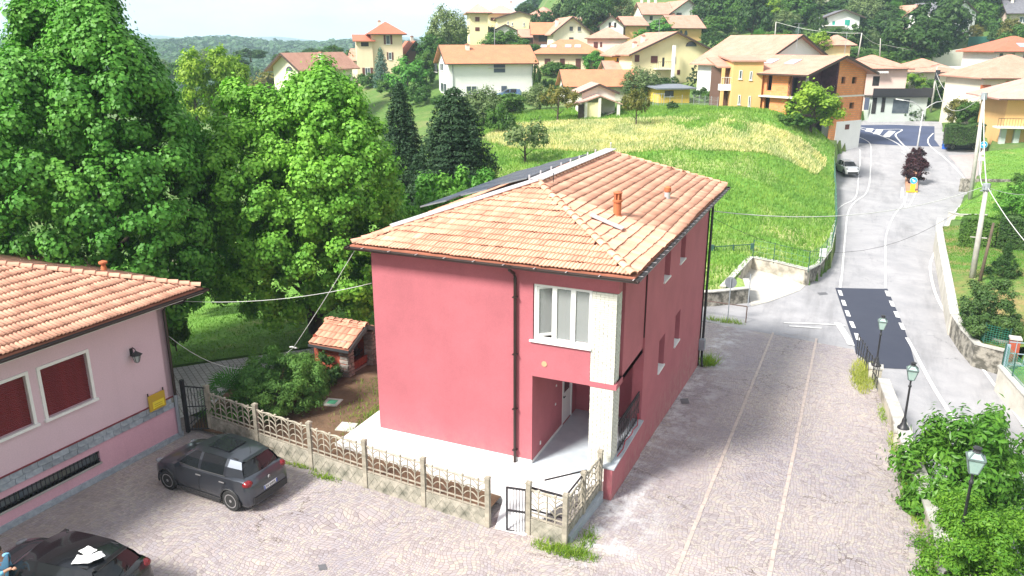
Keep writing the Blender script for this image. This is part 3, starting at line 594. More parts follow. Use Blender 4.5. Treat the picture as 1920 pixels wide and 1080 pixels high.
HW = [(25.72, 26.62, 4.72, 5.86), (28.32, 29.22, 4.72, 5.86), (25.56, 26.46, 1.42, 2.62), (28.16, 29.06, 1.48, 2.72)]
wm.wall((XR, 23.4, 0), (0, 1, 0), Y1-23.4, -2.9, ZT, .35, [(a-23.4, b-23.4, c, d) for a, b, c, d in HW])
wm.wall((XR, Y1, 0), (-1, 0, 0), XR-XL, -2.9, ZT, .35); wm.wall((XL, Y1, 0), (0, -1, 0), Y1-Y0-.35, -1, ZT, .35)
wm.wall((XR-.35, 23.4, 0), (-1, 0, 0), .3, -2.5, 2.97, -.2) if False else None
# recessed porch: left wall with door opening, back wall
wm.wall((-8.13, 20.63, 0), (0, 1, 0), 24.5-20.63, -.3, 2.97, .3, [(23.05-20.63, 23.95-20.63, .02, 2.10)])
wm.wall((-8.13, 24.5, 0), (1, 0, 0), 2.3, -.3, 2.97, .2)
wm.box(-8.13, -5.86, 23.4, 24.5, 2.97, 3.13)
# low parapet on the yard side
wm.prism([(-5.72, 19.98), (-5.46, 19.98), (-5.46, 23.39), (-5.72, 23.39)], -1.6, .56)
wm.build('wall', m_red, H)
fl = MB(); fl.box(-8.13, -5.72, 20.28, 24.5, -.3, .0); fl.build('porch_floor', m_porchfl, H)
cp = MB(); cp.box(-5.78, -5.40, 19.95, 23.39, .56, .61); cp.build('parapet_cap', M('grey stone slab', (.42, .46, .50), (.35, .38, .42), 3, .6), H)
ap = MB(); ap.prism([(-14.55, 18.95), (-8.2, 18.35), (-6.6, 18.35), (-6.3, 19.2), (-5.95, 20.0), (-5.72, 20.27), (-14.55, 20.27)][::1], -.6, -.012)
ap.prism([(-8.2, 18.345), (-7.95, 17.1), (-7.05, 17.2), (-6.6, 18.345)], -.7, lambda x, y: -.012-(18.345-y)*.29); ap.box(-14.55, XL-.002, 20.275, 34, -.6, -.014)
o = ap.build('white_apron', m_apron); o['kind'] = 'structure'
sk = MB(); sk.box(XL+.02, -8.13, Y0-.012, Y0-.001, -.01, .13); sk.box(-8.129, -8.117, 20.285, 23.04, 0, .1); sk.build('skirting', m_sill, H)
# brick pillar, brick by brick
def brickcol(z0, z1, x0, x1, y0, y1):
    core = MB(); core.box(x0+.012, x1-.012, y0+.012, y1-.012, z0, z1); cobj = core.build('pillar', m_mortar, H)
    bh = .058; bw = .235; k = 0; z = z0; mesh = {}
    def brick(cx, cy, sx, sy, zc):
        key = (round(sx, 3), round(sy, 3))
        if key not in mesh:
            b = MB(); b.box(-sx/2, sx/2, -sy/2, sy/2, -bh/2, bh/2); mesh[key] = b.mesh('brick', m_wbrick)
        ob = link('brick', mesh[key], cobj); ob.location = (cx+random.uniform(-.004, .004), cy+random.uniform(-.006, .004), zc); ob.rotation_euler = (0, 0, random.uniform(-.02, .02))
    while z < z1-bh*.8:
        zc = z+bh/2; sh = (k % 2)*.5; W = x1-x0; n = 3; ww = W/n
        edges = [x0]+[x0+ww*(i+.5*(k % 2)+(0 if k % 2 else 1)) for i in range(n-(0 if k % 2 else 1))]+[x1]
        for a, b in zip(edges, edges[1:]):
            if b-a > .03: brick((a+b)/2, y0+.02, b-a-.010, .05, zc)
        W = y1-y0; ww = W/3; ey = [y0+.045]+[y0+ww*(i+.5*((k+1) % 2)+(0 if (k+1) % 2 else 1)) for i in range(3-(0 if (k+1) % 2 else 1))]+[y1]
        if k % 2 == 0 or True:
            for a, b in zip(ey, ey[1:]):
                if b-a > .05: brick(x1-.02, (a+b)/2, .05, b-a-.010, zc)
        z += bh+.007; k += 1
    return cobj
brickcol(-.75, 2.965, -6.31, -5.60, 20.27, 20.9); brickcol(3.125, 5.865, -6.33, -5.60, 20.27, 20.75)
bb = MB(); bb.box(-6.34, -5.52, 20.25, 20.96, 2.968, 3.122); bb.build('floor_band', m_red, H)
# big window with a tilted casement
o_ = (-8.11, Y0+.03, 4.14); W_, Hh = 1.76, 1.72
mb = MB(); y = Y0+.05
def fb(x0, x1, z0, z1, y0=None, d=.08): mb.box(-8.11+x0, -8.11+x1, (y0 or y), (y0 or y)+d, 4.14+z0, 4.14+z1)
fb(0, W_, 0, .09); fb(0, W_, Hh-.07, Hh); fb(0, .08, .09, Hh-.07); fb(W_-.08, W_, .09, Hh-.07); fb(.56, .70, .09, Hh-.07); fb(1.13, 1.27, .09, Hh-.07)
wo = mb.build('window', m_white, H)
g = MB(); g.quad((-8.11+.70, y+.05, 4.23), (-8.11+1.13, y+.05, 4.23), (-8.11+1.13, y+.05, 5.79), (-8.11+.70, y+.05, 5.79)); g.quad((-8.11+1.27, y+.05, 4.23), (-8.11+1.68, y+.05, 4.23), (-8.11+1.68, y+.05, 5.79), (-8.11+1.27, y+.05, 5.79))
m_gl2, t_, b_ = newmat('clear glass'); b_.inputs['Base Color'].default_value = (.9, .95, .95, 1); b_.inputs['Roughness'].default_value = .02; b_.inputs['Alpha'].default_value = .28; b_.inputs['Specular IOR Level'].default_value = .9
g.build('pane', m_gl2, wo)
cs = MB(); a0 = Vector((-8.03, y+.02, 0)); dr = Vector((.50, .34, 0)).normalized(); L_ = .52
for x0, x1, z0, z1 in ((0, L_, 4.24, 4.31), (0, L_, 5.70, 5.77), (0, .06, 4.31, 5.70), (L_-.06, L_, 4.31, 5.70)):
    cs.obox(a0+dr*(x0+x1)/2+Vector((0, 0, (z0+z1)/2)), dr*(x1-x0)/2, Vector((-dr.y, dr.x, 0))*.025, Vector((0, 0, (z1-z0)/2)))
co = cs.build('casement', m_white, H); g = MB(); g.quad(a0+dr*.06+Vector((0, 0, 4.31)), a0+dr*(L_-.06)+Vector((0, 0, 4.31)), a0+dr*(L_-.06)+Vector((0, 0, 5.70)), a0+dr*.06+Vector((0, 0, 5.70))); g.build('pane', m_gl2, co)
s_ = MB(); s_.box(-8.22, -6.30, Y0-.07, Y0+.12, 4.082, 4.14); s_.build('window_sill', m_sill, H)
rm = MB(); rm.wall((-8.12, 20.5, 0), (0, 1, 0), 2.7, 3.14, 6.3, .04); rm.wall((-8.12, 23.2, 0), (1, 0, 0), 2.5, 3.14, 6.3, .04); rm.box(-8.12, -5.85, 20.5, 23.3, 6.26, 6.30); rm.build('room_wall', m_interior, H)
for (a, b, c, d) in HW:
    s_ = MB(); s_.box(XR-.30, XR+.05, a-.04, b+.04, c-.05, c+.005); s_.build('window_sill', m_sill, H)
    ob = window_unit(H, (XR-.30, a+.01, c+.01), (0, 1, 0), b-a-.02, d-c-.02, 1, .05, .05, m_white)
dm = MB(); dm.box(-8.19, -8.15, 23.07, 23.93, .03, 2.08); dr_ = dm.build('door', m_white, H)
dp = MB(); dp.box(-8.149, -8.140, 23.25, 23.76, 1.15, 1.95); dp.build('pane', m_glass, dr_)
dh = MB(); dh.box(-8.15, -8.10, 23.14, 23.17, 1.0, 1.06); dh.box(-8.11, -8.09, 23.14, 23.26, 1.02, 1.045); dh.build('handle', m_dark, dr_)
df = MB(); df.box(-8.16, -8.115, 23.0, 23.07, 0, 2.14); df.box(-8.16, -8.115, 23.93, 24.0, 0, 2.14); df.box(-8.16, -8.115, 23.0, 24.0, 2.08, 2.15); df.build('door_frame', m_white, H)
mb = MB(); mb.lathe((-7.75, Y0-.02, 3.42), [(.085, .0), (.085, .025), (.02, .03)][::-1], 16, 'y'); mb.build('round_vent', M('vent ring', (.55, .38, .22), (.45, .3, .17), 5, .6), H)
for z in (.32,): mb = MB(); mb.box(-8.128, -8.112, 20.95, 21.03, z, z+.12); mb.build('wall_socket', m_white, H)
for yy, z in ((22.3, 1.1), (22.35, 1.75)): mb = MB(); mb.box(-8.128, -8.112, yy, yy+.07, z, z+.07); mb.build('wall_socket', m_white, H)
# downpipes and groove
mb = MB(); mb.tube([(-8.66, 19.72, 6.48), (-8.66, 19.78, 6.34), (-8.66, 20.10, 6.16), (-8.66, 20.19, 6.0), (-8.66, 20.19, -.02)], .05, 8); mb.build('downpipe', m_brown, H)
mb = MB(); [mb.box(-8.73, -8.59, 20.12, 20.27, z, z+.03) for z in (5.4, 3.6, 1.8, .4)]; mb.build('pipe_bracket', m_brown, H)
mb = MB(); mb.tube([(-5.05, 34.9, 6.45), (-5.30, 34.5, 6.2), (-5.38, 34.2, 6.0), (-5.38, 34.2, -1.2), (-5.30, 34.0, -1.58)], .055, 8); mb.build('downpipe', m_dark, H)
mb = MB(); mb.box(-5.55, -5.515, 23.385, 23.40, 3.5, 6.3); mb.build('wall_joint', m_brown, H)
mb = MB(); mb.box(-5.49, -5.24, 33.85, 34.15, -.75, -.25); mb.build('meter_box', m_grey, H)
# roof
EX0, EX1, EY0, EY1, EZ = -14.10, -5.02, 19.82, 35.35, 6.52
A1 = Vector((-9.56, 24.35, 8.02)); A2 = Vector((-9.56, 32.7, 8.02))
c0, c1, c2, c3 = Vector((EX0, EY0, EZ)), Vector((EX1, EY0, EZ)), Vector((EX1, EY1, EZ)), Vector((EX0, EY1, EZ))
dn = Vector((0, 0, -.10)); mb = MB()
mb.add([c0, c1, c2, c3, A1, A2, c0+dn, c1+dn, c2+dn, c3+dn], [(0, 1, 4), (1, 2, 5, 4), (2, 3, 5), (3, 0, 4, 5), (6, 7, 1, 0), (7, 8, 2, 1), (8, 9, 3, 2), (9, 6, 0, 3), (9, 8, 7, 6)])
roof = mb.build('roof', m_tile2, H)
def slope(a, b, ap1, ap2):                        # polygon in plane coords
    u = (b-a).normalized(); n = (b-a).cross(ap1-a).normalized(); v = n.cross(u); loc = lambda p: ((p-a).dot(u), (p-a).dot(v)); return u, v, [loc(a), loc(b), loc(ap2), loc(ap1)]
u, v, pl = slope(c0, c1, A1+Vector((-.001, 0, 0)), A1); pl = [(p[0], p[1]-.06) if p[1] < .01 else p for p in pl]
tme = lay_tiles(H, c0+Vector((0, 0, .02)), u, v, pl, m_tile, nparts=160)
u, v, pl = slope(c1, c2, A1, A2)
lay_tiles(H, c1+Vector((0, 0, .02)), u, v, pl, m_tile, nparts=140, me=tme, seed=5, skip=lambda a, b: False)
u, v, pl = slope(c2, c3, A2+Vector((.001, 0, 0)), A2)
lay_tiles(H, c2+Vector((0, 0, .02)), u, v, pl, m_tile, nparts=0, me=tme, seed=6)
u, v, pl = slope(c3, c0, A2, A1)
lay_tiles(H, c3+Vector((0, 0, .02)), u, v, pl, m_tile, nparts=0, me=tme, seed=7)
rme = lay_ridge(H, c1+Vector((-.05, .05, .03)), A1, m_tile)
lay_ridge(H, c0+Vector((.05, .05, .03)), A1, m_tile, rme); lay_ridge(H, c2+Vector((-.05, -.05, .03)), A2, m_tile, rme); lay_ridge(H, A1, A2, m_tile, rme)
# pale flashing along left hip and ridge, solar panels beyond it
hd = (A1-c0); n3 = Vector((-1, 0, 0)); h0 = c0+hd*.22
mb = MB()
up = Vector((0, 0, .15))
def ribbon(mb, pts, wl, wr):
    for a, b in zip(pts, pts[1:]): mb.obox((a+b)/2, (b-a)/2, (b-a).cross(Vector((0, 0, 1))).normalized()*(wl+wr)/2, Vector((0, 0, .012)))
ribbon(mb, [h0+up+Vector((-.12, .04, 0)), A1+up+Vector((-.12, .02, 0))], .2, .2); ribbon(mb, [A1+up+Vector((-.12, .03, .02)), A2+up+Vector((-.12, .35, .02))], .24, .24)
mb.build('flashing', m_alu, H)
un, vn, pl = slope(c3, c0, A2, A1); nn = un.cross(vn).normalized()
Ls = (c0-c3).length
pan = MB(); frm = MB()
for i in range(7):
    for j in range(2):
        a = .9+i*1.68; b = .75+j*1.62
        top = (b+1.6)/pl[3][1]
        if a+1.6 > pl[3][0]+(Ls-pl[3][0])*(1-.0) - (b+1.6)*.95 and i > 5: a -= .0
        pA = c3+un*a+vn*(b+.9)+nn*.26 if False else c3+un*(a+1.6)+vn*b+nn*.24
        pass
ex = pl
pmesh = {}
for j in range(3):                                 # rows of panels on a flatter frame beside hip and ridge
    r0 = .50+j*1.03; ya = 24.35-(r0+.2)*.93+.75; n_ = int((32.4-ya)/1.66); zc_ = lambda r: 8.02+.30-.285*r
    for i in range(n_):
        y_ = ya+i*1.66; c_ = Vector((-9.56-r0-.5, y_+.82, zc_(r0+.5))); ax = Vector((-1, 0, -.285)).normalized(); nz_ = Vector((-.285, 0, 1)).normalized()
        if 'p' not in pmesh:
            pb = MB(); pb.obox((0, 0, 0), ax*.49, Vector((0, .80, 0)), nz_*.018); pmesh['p'] = pb.mesh('solar_panel', m_solar)
            fb_ = MB(); [fb_.obox(ax*sx*.5, ax*.014, Vector((0, .82, 0)), nz_*.022) for sx in (-1, 1)]; [fb_.obox(Vector((0, sy*.81, 0)), ax*.486, Vector((0, .012, 0)), nz_*.022) for sy in (-1, 1)]; pmesh['f'] = fb_.mesh('panel_frame', M('grey panel frame', (.20, .22, .24), rough=.5))
        po = link('solar_panel', pmesh['p'], H, c_); link('panel_frame', pmesh['f'], po)
for k in range(8):
    p_ = A1.lerp(A2, k/8.)+Vector((-.45, .2, -.1)); mb = MB(); mb.beam(p_, p_+Vector((0, 0, .36)), .05, .05); mb.build('panel_bracket', m_alu, H)
# gutters with brackets
def gutter(mb, a, b, r=.075):
    a, b = Vector(a), Vector(b); d = (b-a).normalized(); s = d.cross(Vector((0, 0, 1))); V = []; n = 6
    for p in (a, b): V += [p+s*r*math.cos(math.pi+math.pi*k/n)+Vector((0, 0, r*math.sin(math.pi+math.pi*k/n))) for k in range(n+1)]
    V += [Vector(q_)+(Vector(q_)-(a if i <= n else b)).normalized()*.012 for i, q_ in enumerate(V)]
    m_ = n+1; mb.add(V, [(i, i+1, m_+i+1, m_+i) for i in range(n)]+[(2*m_+i+1, 2*m_+i, 3*m_+i, 3*m_+i+1) for i in range(n)]+[(0, m_, 3*m_, 2*m_), (m_-1, 2*m_-1, 4*m_-1, 3*m_-1)])
mb = MB(); g0 = .08
gutter(mb, (EX0-.1, EY0-g0, EZ-.04), (EX1+.1, EY0-g0, EZ-.04)); gutter(mb, (EX1+g0, EY0-.1, EZ-.04), (EX1+g0, EY1+.1, EZ-.04)); gutter(mb, (EX0-g0, EY1, EZ-.04), (EX0-g0, EY0-.1, EZ-.04)); gutter(mb, (EX1+.1, EY1+g0, EZ-.04), (EX0-.1, EY1+g0, EZ-.04))
mb.build('gutter', m_brown, H)
mb = MB()
for k in range(10): x = EX0+.5+k*.95; mb.box(x, x+.03, EY0-g0-.07, EY0+.05, EZ-.03, EZ-.022)
for k in range(30): y_ = EY0+.3+k*.51; mb.box(EX1-.05, EX1+g0+.07, y_, y_+.03, EZ-.03, EZ-.022)
mb.build('gutter_bracket', m_alu, H)
sf = MB(); sf.box(EX0+.03, EX1-.03, EY0+.03, Y0-.001, ZT-.02, EZ-.102); sf.box(XR+.001, EX1-.03, Y0, Y1, ZT-.02, EZ-.102); sf.build('soffit', m_sill, H)
# chimneys, roof flap, mast
def slope_pt(x, y):                                # height on right slope
    return EZ+(EX1-x)/(EX1-A1.x)*(A1.z-EZ)
def roofpt(u, v):
    r, f = ray(u, v); t0, t1 = 15., 60.
    for _ in range(40):
        t = (t0+t1)/2; p = O3+r*t
        if p.z > slope_pt(p.x, p.y)+.06: t0 = t
        else: t1 = t
    return O3+r*t0
m_tpipe = M('terracotta pipe', (.50, .16, .06), (.38, .11, .05), 4, .8)
cpt = roofpt(1157, 404); z0 = cpt.z
mb = MB(); mb.lathe((cpt.x, cpt.y, z0-.15), [(.19, 0), (.19, .13), (.13, .17), (.13, .60), (.165, .60), (.165, .66), (.125, .67)], 14); ch = mb.build('chimney_pipe', m_tpipe, H, smooth=40)
mb = MB(); [mb.box(cpt.x+.10*math.cos(a)-.025, cpt.x+.10*math.cos(a)+.025, cpt.y+.10*math.sin(a)-.025, cpt.y+.10*math.sin(a)+.025, z0+.51, z0+.73) for a in [k*math.pi/3 for k in range(6)]]; mb.lathe((cpt.x, cpt.y, z0+.73), [(.15, 0), (.15, .03), (.02, .08)], 14); mb.build('chimney_cap', m_tpipe, ch)
c2_ = roofpt(1251, 372); mb = MB(); mb.lathe((c2_.x, c2_.y, c2_.z-.15), [(.11, 0), (.11, .42), (.13, .42), (.13, .56), (.03, .62)], 12); cc = mb.build('vent_pipe', m_tpipe, H, smooth=40)
mb = MB(); mb.lathe((c2_.x, c2_.y, c2_.z-.08), [(.118, 0), (.114, .32)], 12, cap=False); mb.build('metal_sleeve', m_alu, cc)
fp = roofpt(1136, 421); uu, vv_, _ = slope(c1, c2, A1, A2); n4 = uu.cross(vv_)
mb = MB(); mb.obox(fp+n4*.10, uu*.14, vv_*.55, n4*.02); mb.build('roof_flap', m_alu, H)
fp2 = roofpt(1157, 428); mb = MB(); mb.obox(fp2+n4*.05, uu*.2, vv_*.12, n4*.012); mb.build('roof_flap', M('lead', (.25, .26, .28), rough=.5), H)
mb = MB(); mb.lathe((A2.x-.1, A2.y+.2, 8.1), [(.02, 0), (.02, .34)], 8); mb.lathe((A2.x-.1, A2.y+.2, 8.4), [(.01, 0), (.05, .04), (.01, .08)], 8); mb.build('mast', m_alu, H)
mb = MB(); mb.lathe((A1.x+.3, A1.y+.5, 7.95), [(.015, 0), (.015, .4)], 6); mb.build('mast', m_dark, H)
# railing over the parapet
R_ = thing('iron_railing', 'black wrought iron railing on the parapet of the pink house porch', 'railing', (-5.58, 20.9, .61))
mb = MB(); mb.beam((0, 0, 1.02), (0, 2.42, 1.02), .05, .03); mb.beam((0, 0, .93), (0, 2.42, .93), .03, .02); mb.beam((0, 0, .10), (0, 2.42, .10), .03, .02); mb.build('rail', m_dark, R_)
mb = MB()
for k in range(13):
    y_ = .1+k*.19; mb.tube([(0, y_, .1), (0, y_+.06, .3), (0, y_-.06, .5), (0, y_+.06, .7), (0, y_, .93)], .009, 5)
    mb.beam((0, y_+.095, .0), (0, y_+.095, .93), .012, .012)
mb.build('bar', m_dark, R_)
mb = MB(); mb.tube([(.06, -.2, .02), (.1, .3, .03), (.02, .8, .03), (.12, 1.2, .1), (.06, 1.6, .05), (.1, 2.0, .02), (.03, 2.3, .3)], .015, 5); mb.build('red_hose', M('red hose', (.5, .03, .05), rough=.5), R_)
# ---------------------------------------------------------------- cast concrete fence
m_cfence = M('weathered cast concrete', (.40, .36, .29), (.22, .20, .16), 3.2, .95, bscale=30, bstr=.5, p=(.38, .62))
m_cboard = M('lichened concrete board', (.38, .35, .29), (.13, .13, .10), 2.4, .95, bscale=25, bstr=.5, p=(.40, .70))
def fence_post(parent, x, y, z, h=1.62, rz=0):
    mb = MB(); mb.box(-.065, .065, -.065, .065, -.4, h-.06); mb.box(-.08, .08, -.08, .08, h-.06, h-.02); mb.box(-.06, .06, -.06, .06, h-.02, h)
    return mb.build('post', m_cfence, parent, loc=(x, y, z), rz=rz)
PM = {}
def fence_panel(parent, p, rz, w, n):
    """one bay: board with lozenge ribs below, palm-leaf openwork above"""
    key = (round(w, 2), n)
    if key not in PM:
        bd = MB(); bd.box(0, w, -.025, .025, -.25, .50); k = max(2, int(w/.28)); d = w/k
        for i in range(k):
            for a, b in (((i*d, .06), ((i+1)*d, .46)), ((i*d, .46), ((i+1)*d, .06))): bd.beam((a[0], -.026, a[1]), (b[0], -.026, b[1]), .022, .02, (0, 1, 0))
        bd.box(0, w, -.032, .032, .50, .53); ow = MB()
        ow.box(0, w, -.022, .022, .56, .595); ow.box(0, w, -.018, .018, .70, .73)
        top = lambda x: 1.40+.018*math.cos(x/w*n*2*math.pi)
        ow.tube([(w*i/(6*n), 0, top(w*i/(6*n))) for i in range(6*n+1)], .03, 5)
        for i in range(n+1):
            if 0 < i < n or True: ow.beam((min(max(w*i/n, .02), w-.02), 0, .53), (min(max(w*i/n, .02), w-.02), 0, 1.4), .026, .03)
        for i in range(n):
            xc = w*(i+.5)/n; hw = w/n*.5; ow.beam((xc, 0, .53), (xc, 0, 1.42), .028, .034)
            for tz in (.80, 1.0, 1.19):
                for s in (-1, 1):
                    ow.tube([(xc+s*hw*f, 0, tz+.17*math.sin(f*math.pi/2*1.25)) for f in (0, .2, .45, .7, .88, 1.0)], [.014, .017, .018, .017, .014, .009], 5)
            ow.lathe((xc, 0, 1.42), [(.045, 0), (.04, .035), (.01, .055)], 7)
        PM[key] = (bd.mesh('board', m_cboard), ow.mesh('openwork', m_cfence))
    a = link('board', PM[key][0], parent, p, rz); b = link('openwork', PM[key][1], parent, p, rz); return a
F1 = thing('concrete_fence', 'weathered concrete fence with palm-leaf openwork running from gate past the white apron', 'fence', (-19.35, 18.45, -.28))
pp = [(-19.35, 18.45, -.28), (-17.0, 18.12, -.30), (-14.62, 17.82, -.33), (-12.42, 17.56, -.35), (-10.3, 17.36, -.37), (-8.18, 17.18, -.40)]
for i, a in enumerate(pp):
    l = Vector(a)-Vector(pp[0]); fence_post(F1, l.x, l.y, l.z, 1.62 if i else 1.7)
    if i < 5:
        b = Vector(pp[i+1]); d = b-Vector(a); rz = math.atan2(d.y, d.x); w = math.hypot(d.x, d.y); fence_panel(F1, tuple(l+d.normalized()*.05), rz, w-.1, 4)
mb = MB(); d = Vector(pp[-1])-Vector(pp[0]); mb.beam((0, -.02, -.12), (d.x, d.y-.02, d.z-.12), .18, .22); mb.build('kerb', m_cboard, F1)
F2 = thing('concrete_fence', 'short weathered concrete fence bays turning the corner beside the white brick pillar', 'fence', (-7.02, 17.32, -.45))
q2 = [(-7.02, 17.32, -.45), (-5.92, 17.2, -.48), (-5.86, 18.5, -.5), (-5.80, 19.85, -.52)]
for i, a in enumerate(q2):
    l = Vector(a)-Vector(q2[0]); fence_post(F2, l.x, l.y, l.z, 1.72)
    if i < 3:
        b = Vector(q2[i+1]); d = b-Vector(a); rz = math.atan2(d.y, d.x); w = math.hypot(d.x, d.y); fence_panel(F2, tuple(l+d.normalized()*.05+Vector((0, 0, .08))), rz, w-.1, 2)
mb = MB(); mb.prism([(1.1, .0), (1.22, .0), (1.36, 2.5), (1.24, 2.5)], -.3, .34); mb.build('concrete_kerb', M('grey kerb', (.36, .40, .44), (.30, .33, .36), 2, .8), F2)
# black gate leaves
gt = thing('iron_gate', 'black iron gate with thin bars standing open beside the short concrete fence', 'gate', (-7.62, 17.22, -.40))
mb = MB()
for a, b in (((0, 0), (0, 1.42)), ((.52, .08), (.52, 1.42))): mb.box(a[0]-.025, a[0]+.025, a[1]-.02, a[1]+.02, 0, 1.42)
for z in (.05, .70, 1.40): mb.beam((0, 0, z), (.52, .08, z), .04, .05)
mb.build('gate_frame', m_dark, gt)
mb = MB(); mb.beam((.55, .22, 1.42), (1.62, .16, 1.42), .05, .05); mb.beam((1.62, .16, 1.42), (1.75, 1.55, 1.5), .04, .04); mb.beam((.8, .75, 1.40), (1.75, 1.55, 1.5), .035, .035); mb.beam((.57, .22, .1), (.57, .22, 1.42), .05, .05); mb.beam((1.1, .2, .1), (1.1, .2, 1.42), .03, .03); mb.beam((.57, .22, .75), (1.6, .17, .75), .03, .04); mb.build('gate_rail', m_dark, gt)
m_pane2 = M('gate pane', (.30, .33, .36), (.25, .28, .30), 2, .3)
for k in range(1, 6): mb = MB(); mb.beam((k*.087, k*.0133, .06), (k*.087, k*.0133, 1.39), .014, .014); mb.build('bar', m_dark, gt)
lg = thing('iron_gate', 'black barred iron gate between pink building corner and concrete fence', 'gate', (-20.02, 18.05, -.3))
mb = MB(); mb.box(-.05, .06, -.05, .06, 0, 1.95); mb.build('post', m_dark, lg)
mb = MB()
mb.beam((0, 0, 1.72), (.66, .36, 1.62), .04, .04); mb.beam((0, 0, .1), (.66, .36, .1), .04, .04); mb.beam((0, 0, .95), (.66, .36, .95), .03, .03); mb.beam((0, 0, .2), (.66, .36, .9), .03, .03); mb.build('gate_frame', m_dark, lg)
bm_ = MB(); bm_.beam((0, 0, .12), (0, 0, 1.64), .016, .016); bme = bm_.mesh('bar', m_dark)
for k in range(7): link('bar', bme, lg, (.09*(k+.6), .36/.66*.09*(k+.6), 0))

# ---------------------------------------------------------------- pink building on the left
m_pinkw = plaster('pale pink render', (.68, .50, .56), .95, .5, .05)
m_pinkl = plaster('pink plinth render', (.66, .38, .45), .92, .8, .06)
m_shut = M('dark red shutter', (.20, .032, .036), (.16, .025, .03), 4, .5)
m_bluest = M('grey slate stone', (.36, .40, .44), (.24, .27, .31), 7, .7, bscale=20, bstr=.5, island=.22)
B0 = Vector((-20.08, 17.8, -.3)); BZ = R(-2.6); Bm = Matrix.Translation(B0) @ Matrix.Rotation(BZ, 4, 'Z'); Bi = Bm.inverted()
def onB(u, v):                                     # pixel -> local (y, z) on the wall plane
    r, f = ray(u, v); o = Bi @ O3; d = Bi.to_3x3() @ r; t = -o.x/d.x; p = o+d*t; return p.y, p.z
PB = thing('pink_building', 'pale pink building with dark red shutters and low hipped tile roof at the left edge', 'house', B0, BZ)
EZl = 5.15; WT = 4.98
def qb(*px): return [onB(*p) for p in px]
w1 = qb((73, 692), (160, 662), (172, 748), (88, 785)); wy0 = w1[0][0]; wy1 = w1[1][0]; wz1 = (w1[0][1]+w1[1][1])/2; wz0 = (w1[2][1]+w1[3][1])/2
w0 = qb((46, 706), (60, 798)); dy = wy1-wy0; 
bandt = (onB(0, 895)[1]+onB(328, 743)[1])/2; bandb = bandt-.38
bs0 = qb((185, 843), (185, 867)); 
mb = MB()
wins = [(wy0, wy1), (w0[0][0]-dy, w0[0][0]), (w0[0][0]-dy*2-1.3, w0[0][0]-dy-1.3)]
Lw = 16.0; hl = [(-b_ if False else Lw+a, Lw+b, wz0, wz1) for a, b in wins]; bz1 = bs0[0][1]-.02; bz0 = bs0[1][1]
hl.append((Lw-14, Lw+bs0[0][0], bz0, bz1))
mb.wall((0, -Lw, 0), (0, 1, 0), Lw, bandb, WT, .3, [h for h in hl if h[2] > bandb]); mb.wall((-.0, 0, 0), (-1, 0, 0), 8.2, -.5, WT, .3); mb.wall((-8.2, 0, 0), (0, -1, 0), Lw, -.5, WT, .3)
mb.build('wall', m_pinkw, PB)
mb = MB(); mb.wall((.02, -Lw, 0), (0, 1, 0), Lw+.02, -.5, bandb, .3, [h for h in hl if h[3] < bandb]); mb.build('plinth', m_pinkl, PB)
mb = MB(); mb.box(.021, .07, -Lw, .05, -.3, .14); mb.build('base_strip', m_bluest, PB)
mb = MB(); mb.box(.0, .03, -Lw, .03, bandb, bandt); bo = mb.build('stone_band', m_mortar, PB)
mb = MB(); mb.box(.0, .05, -Lw, .04, bandt, bandt+.03); mb.build('band_moulding', m_shut, PB)
sm = MB(); sm.box(0, .02, 0, 1, -.088, .088); smesh = {}
for r_ in (0, 1):
    y_ = -14.
    while y_ < .0:
        l = random.choice((.28, .36, .44, .52)); key = l
        if key not in smesh: s_ = MB(); s_.box(0, .022, .004, l-.008, -.089, .089); smesh[key] = s_.mesh('stone', m_bluest)
        if y_+l > .03: break
        ob = link('stone', smesh[key], bo, (.032+random.uniform(0, .008), y_, bandb+.098+r_*.186)); y_ += l
for i, (a, b) in enumerate(wins):
    fr_ = MB(); t = .09; x0, x1 = -.02, .035
    fr_.box(x0, x1, a-t, a, wz0-.0, wz1+t); fr_.box(x0, x1, b, b+t, wz0, wz1+t); fr_.box(x0, x1, a, b, wz1, wz1+t); fr_.box(x0, .09, a-t-.04, b+t+.04, wz0-.08, wz0-.0); wo = fr_.build('window', m_white, PB)
    nsl = 26; h = (wz1-wz0)/nsl; sl_ = MB(); sl_.obox((-.10, (a+b)/2, 0), (.012, 0, -.004), (0, (b-a)/2-.01, 0), (.010, 0, h*.46)); slm = sl_.mesh('slat', m_shut)
    for k in range(nsl): link('slat', slm, wo, (0, 0, wz0+h*(k+.5)))
    bk = MB(); bk.box(-.16, -.14, a, b, wz0, wz1); bk.build('shutter_back', m_shut, wo)
# basement opening with grille and panes
a, b = -14, bs0[0][0]; gr = MB(); k = 0; y_ = b-.05
while y_ > a: gr.beam((-.03, y_, bz0), (-.03, y_, bz1), .018, .018); y_ -= .13
gr.beam((-.03, a, bz0+.1), (-.03, b, bz0+.1), .02, .02); gr.beam((-.03, a, bz1-.08), (-.03, b, bz1-.08), .02, .02)
go = gr.build('grille', m_dark, PB)
fm = MB(); y_ = b
fm.box(-.2, -.12, -.035, .035, bz0, bz1); fmm = fm.mesh('basement_frame', M('green grey frame', (.16, .19, .17), (.12, .14, .13), 3, .6))
while y_ > a: link('basement_frame', fmm, PB, (0, y_, 0)); y_ -= 1.25
mb = MB(); mb.box(-.19, -.17, a, b, bz0, bz1); mb.build('basement_pane', M('dusty pane', (.16, .21, .27), (.22, .22, .18), .8, .25), PB)
mb = MB(); mb.box(-.30, .05, a, b+.02, bz0-.06, bz0); mb.build('basement_sill', m_conc, PB)
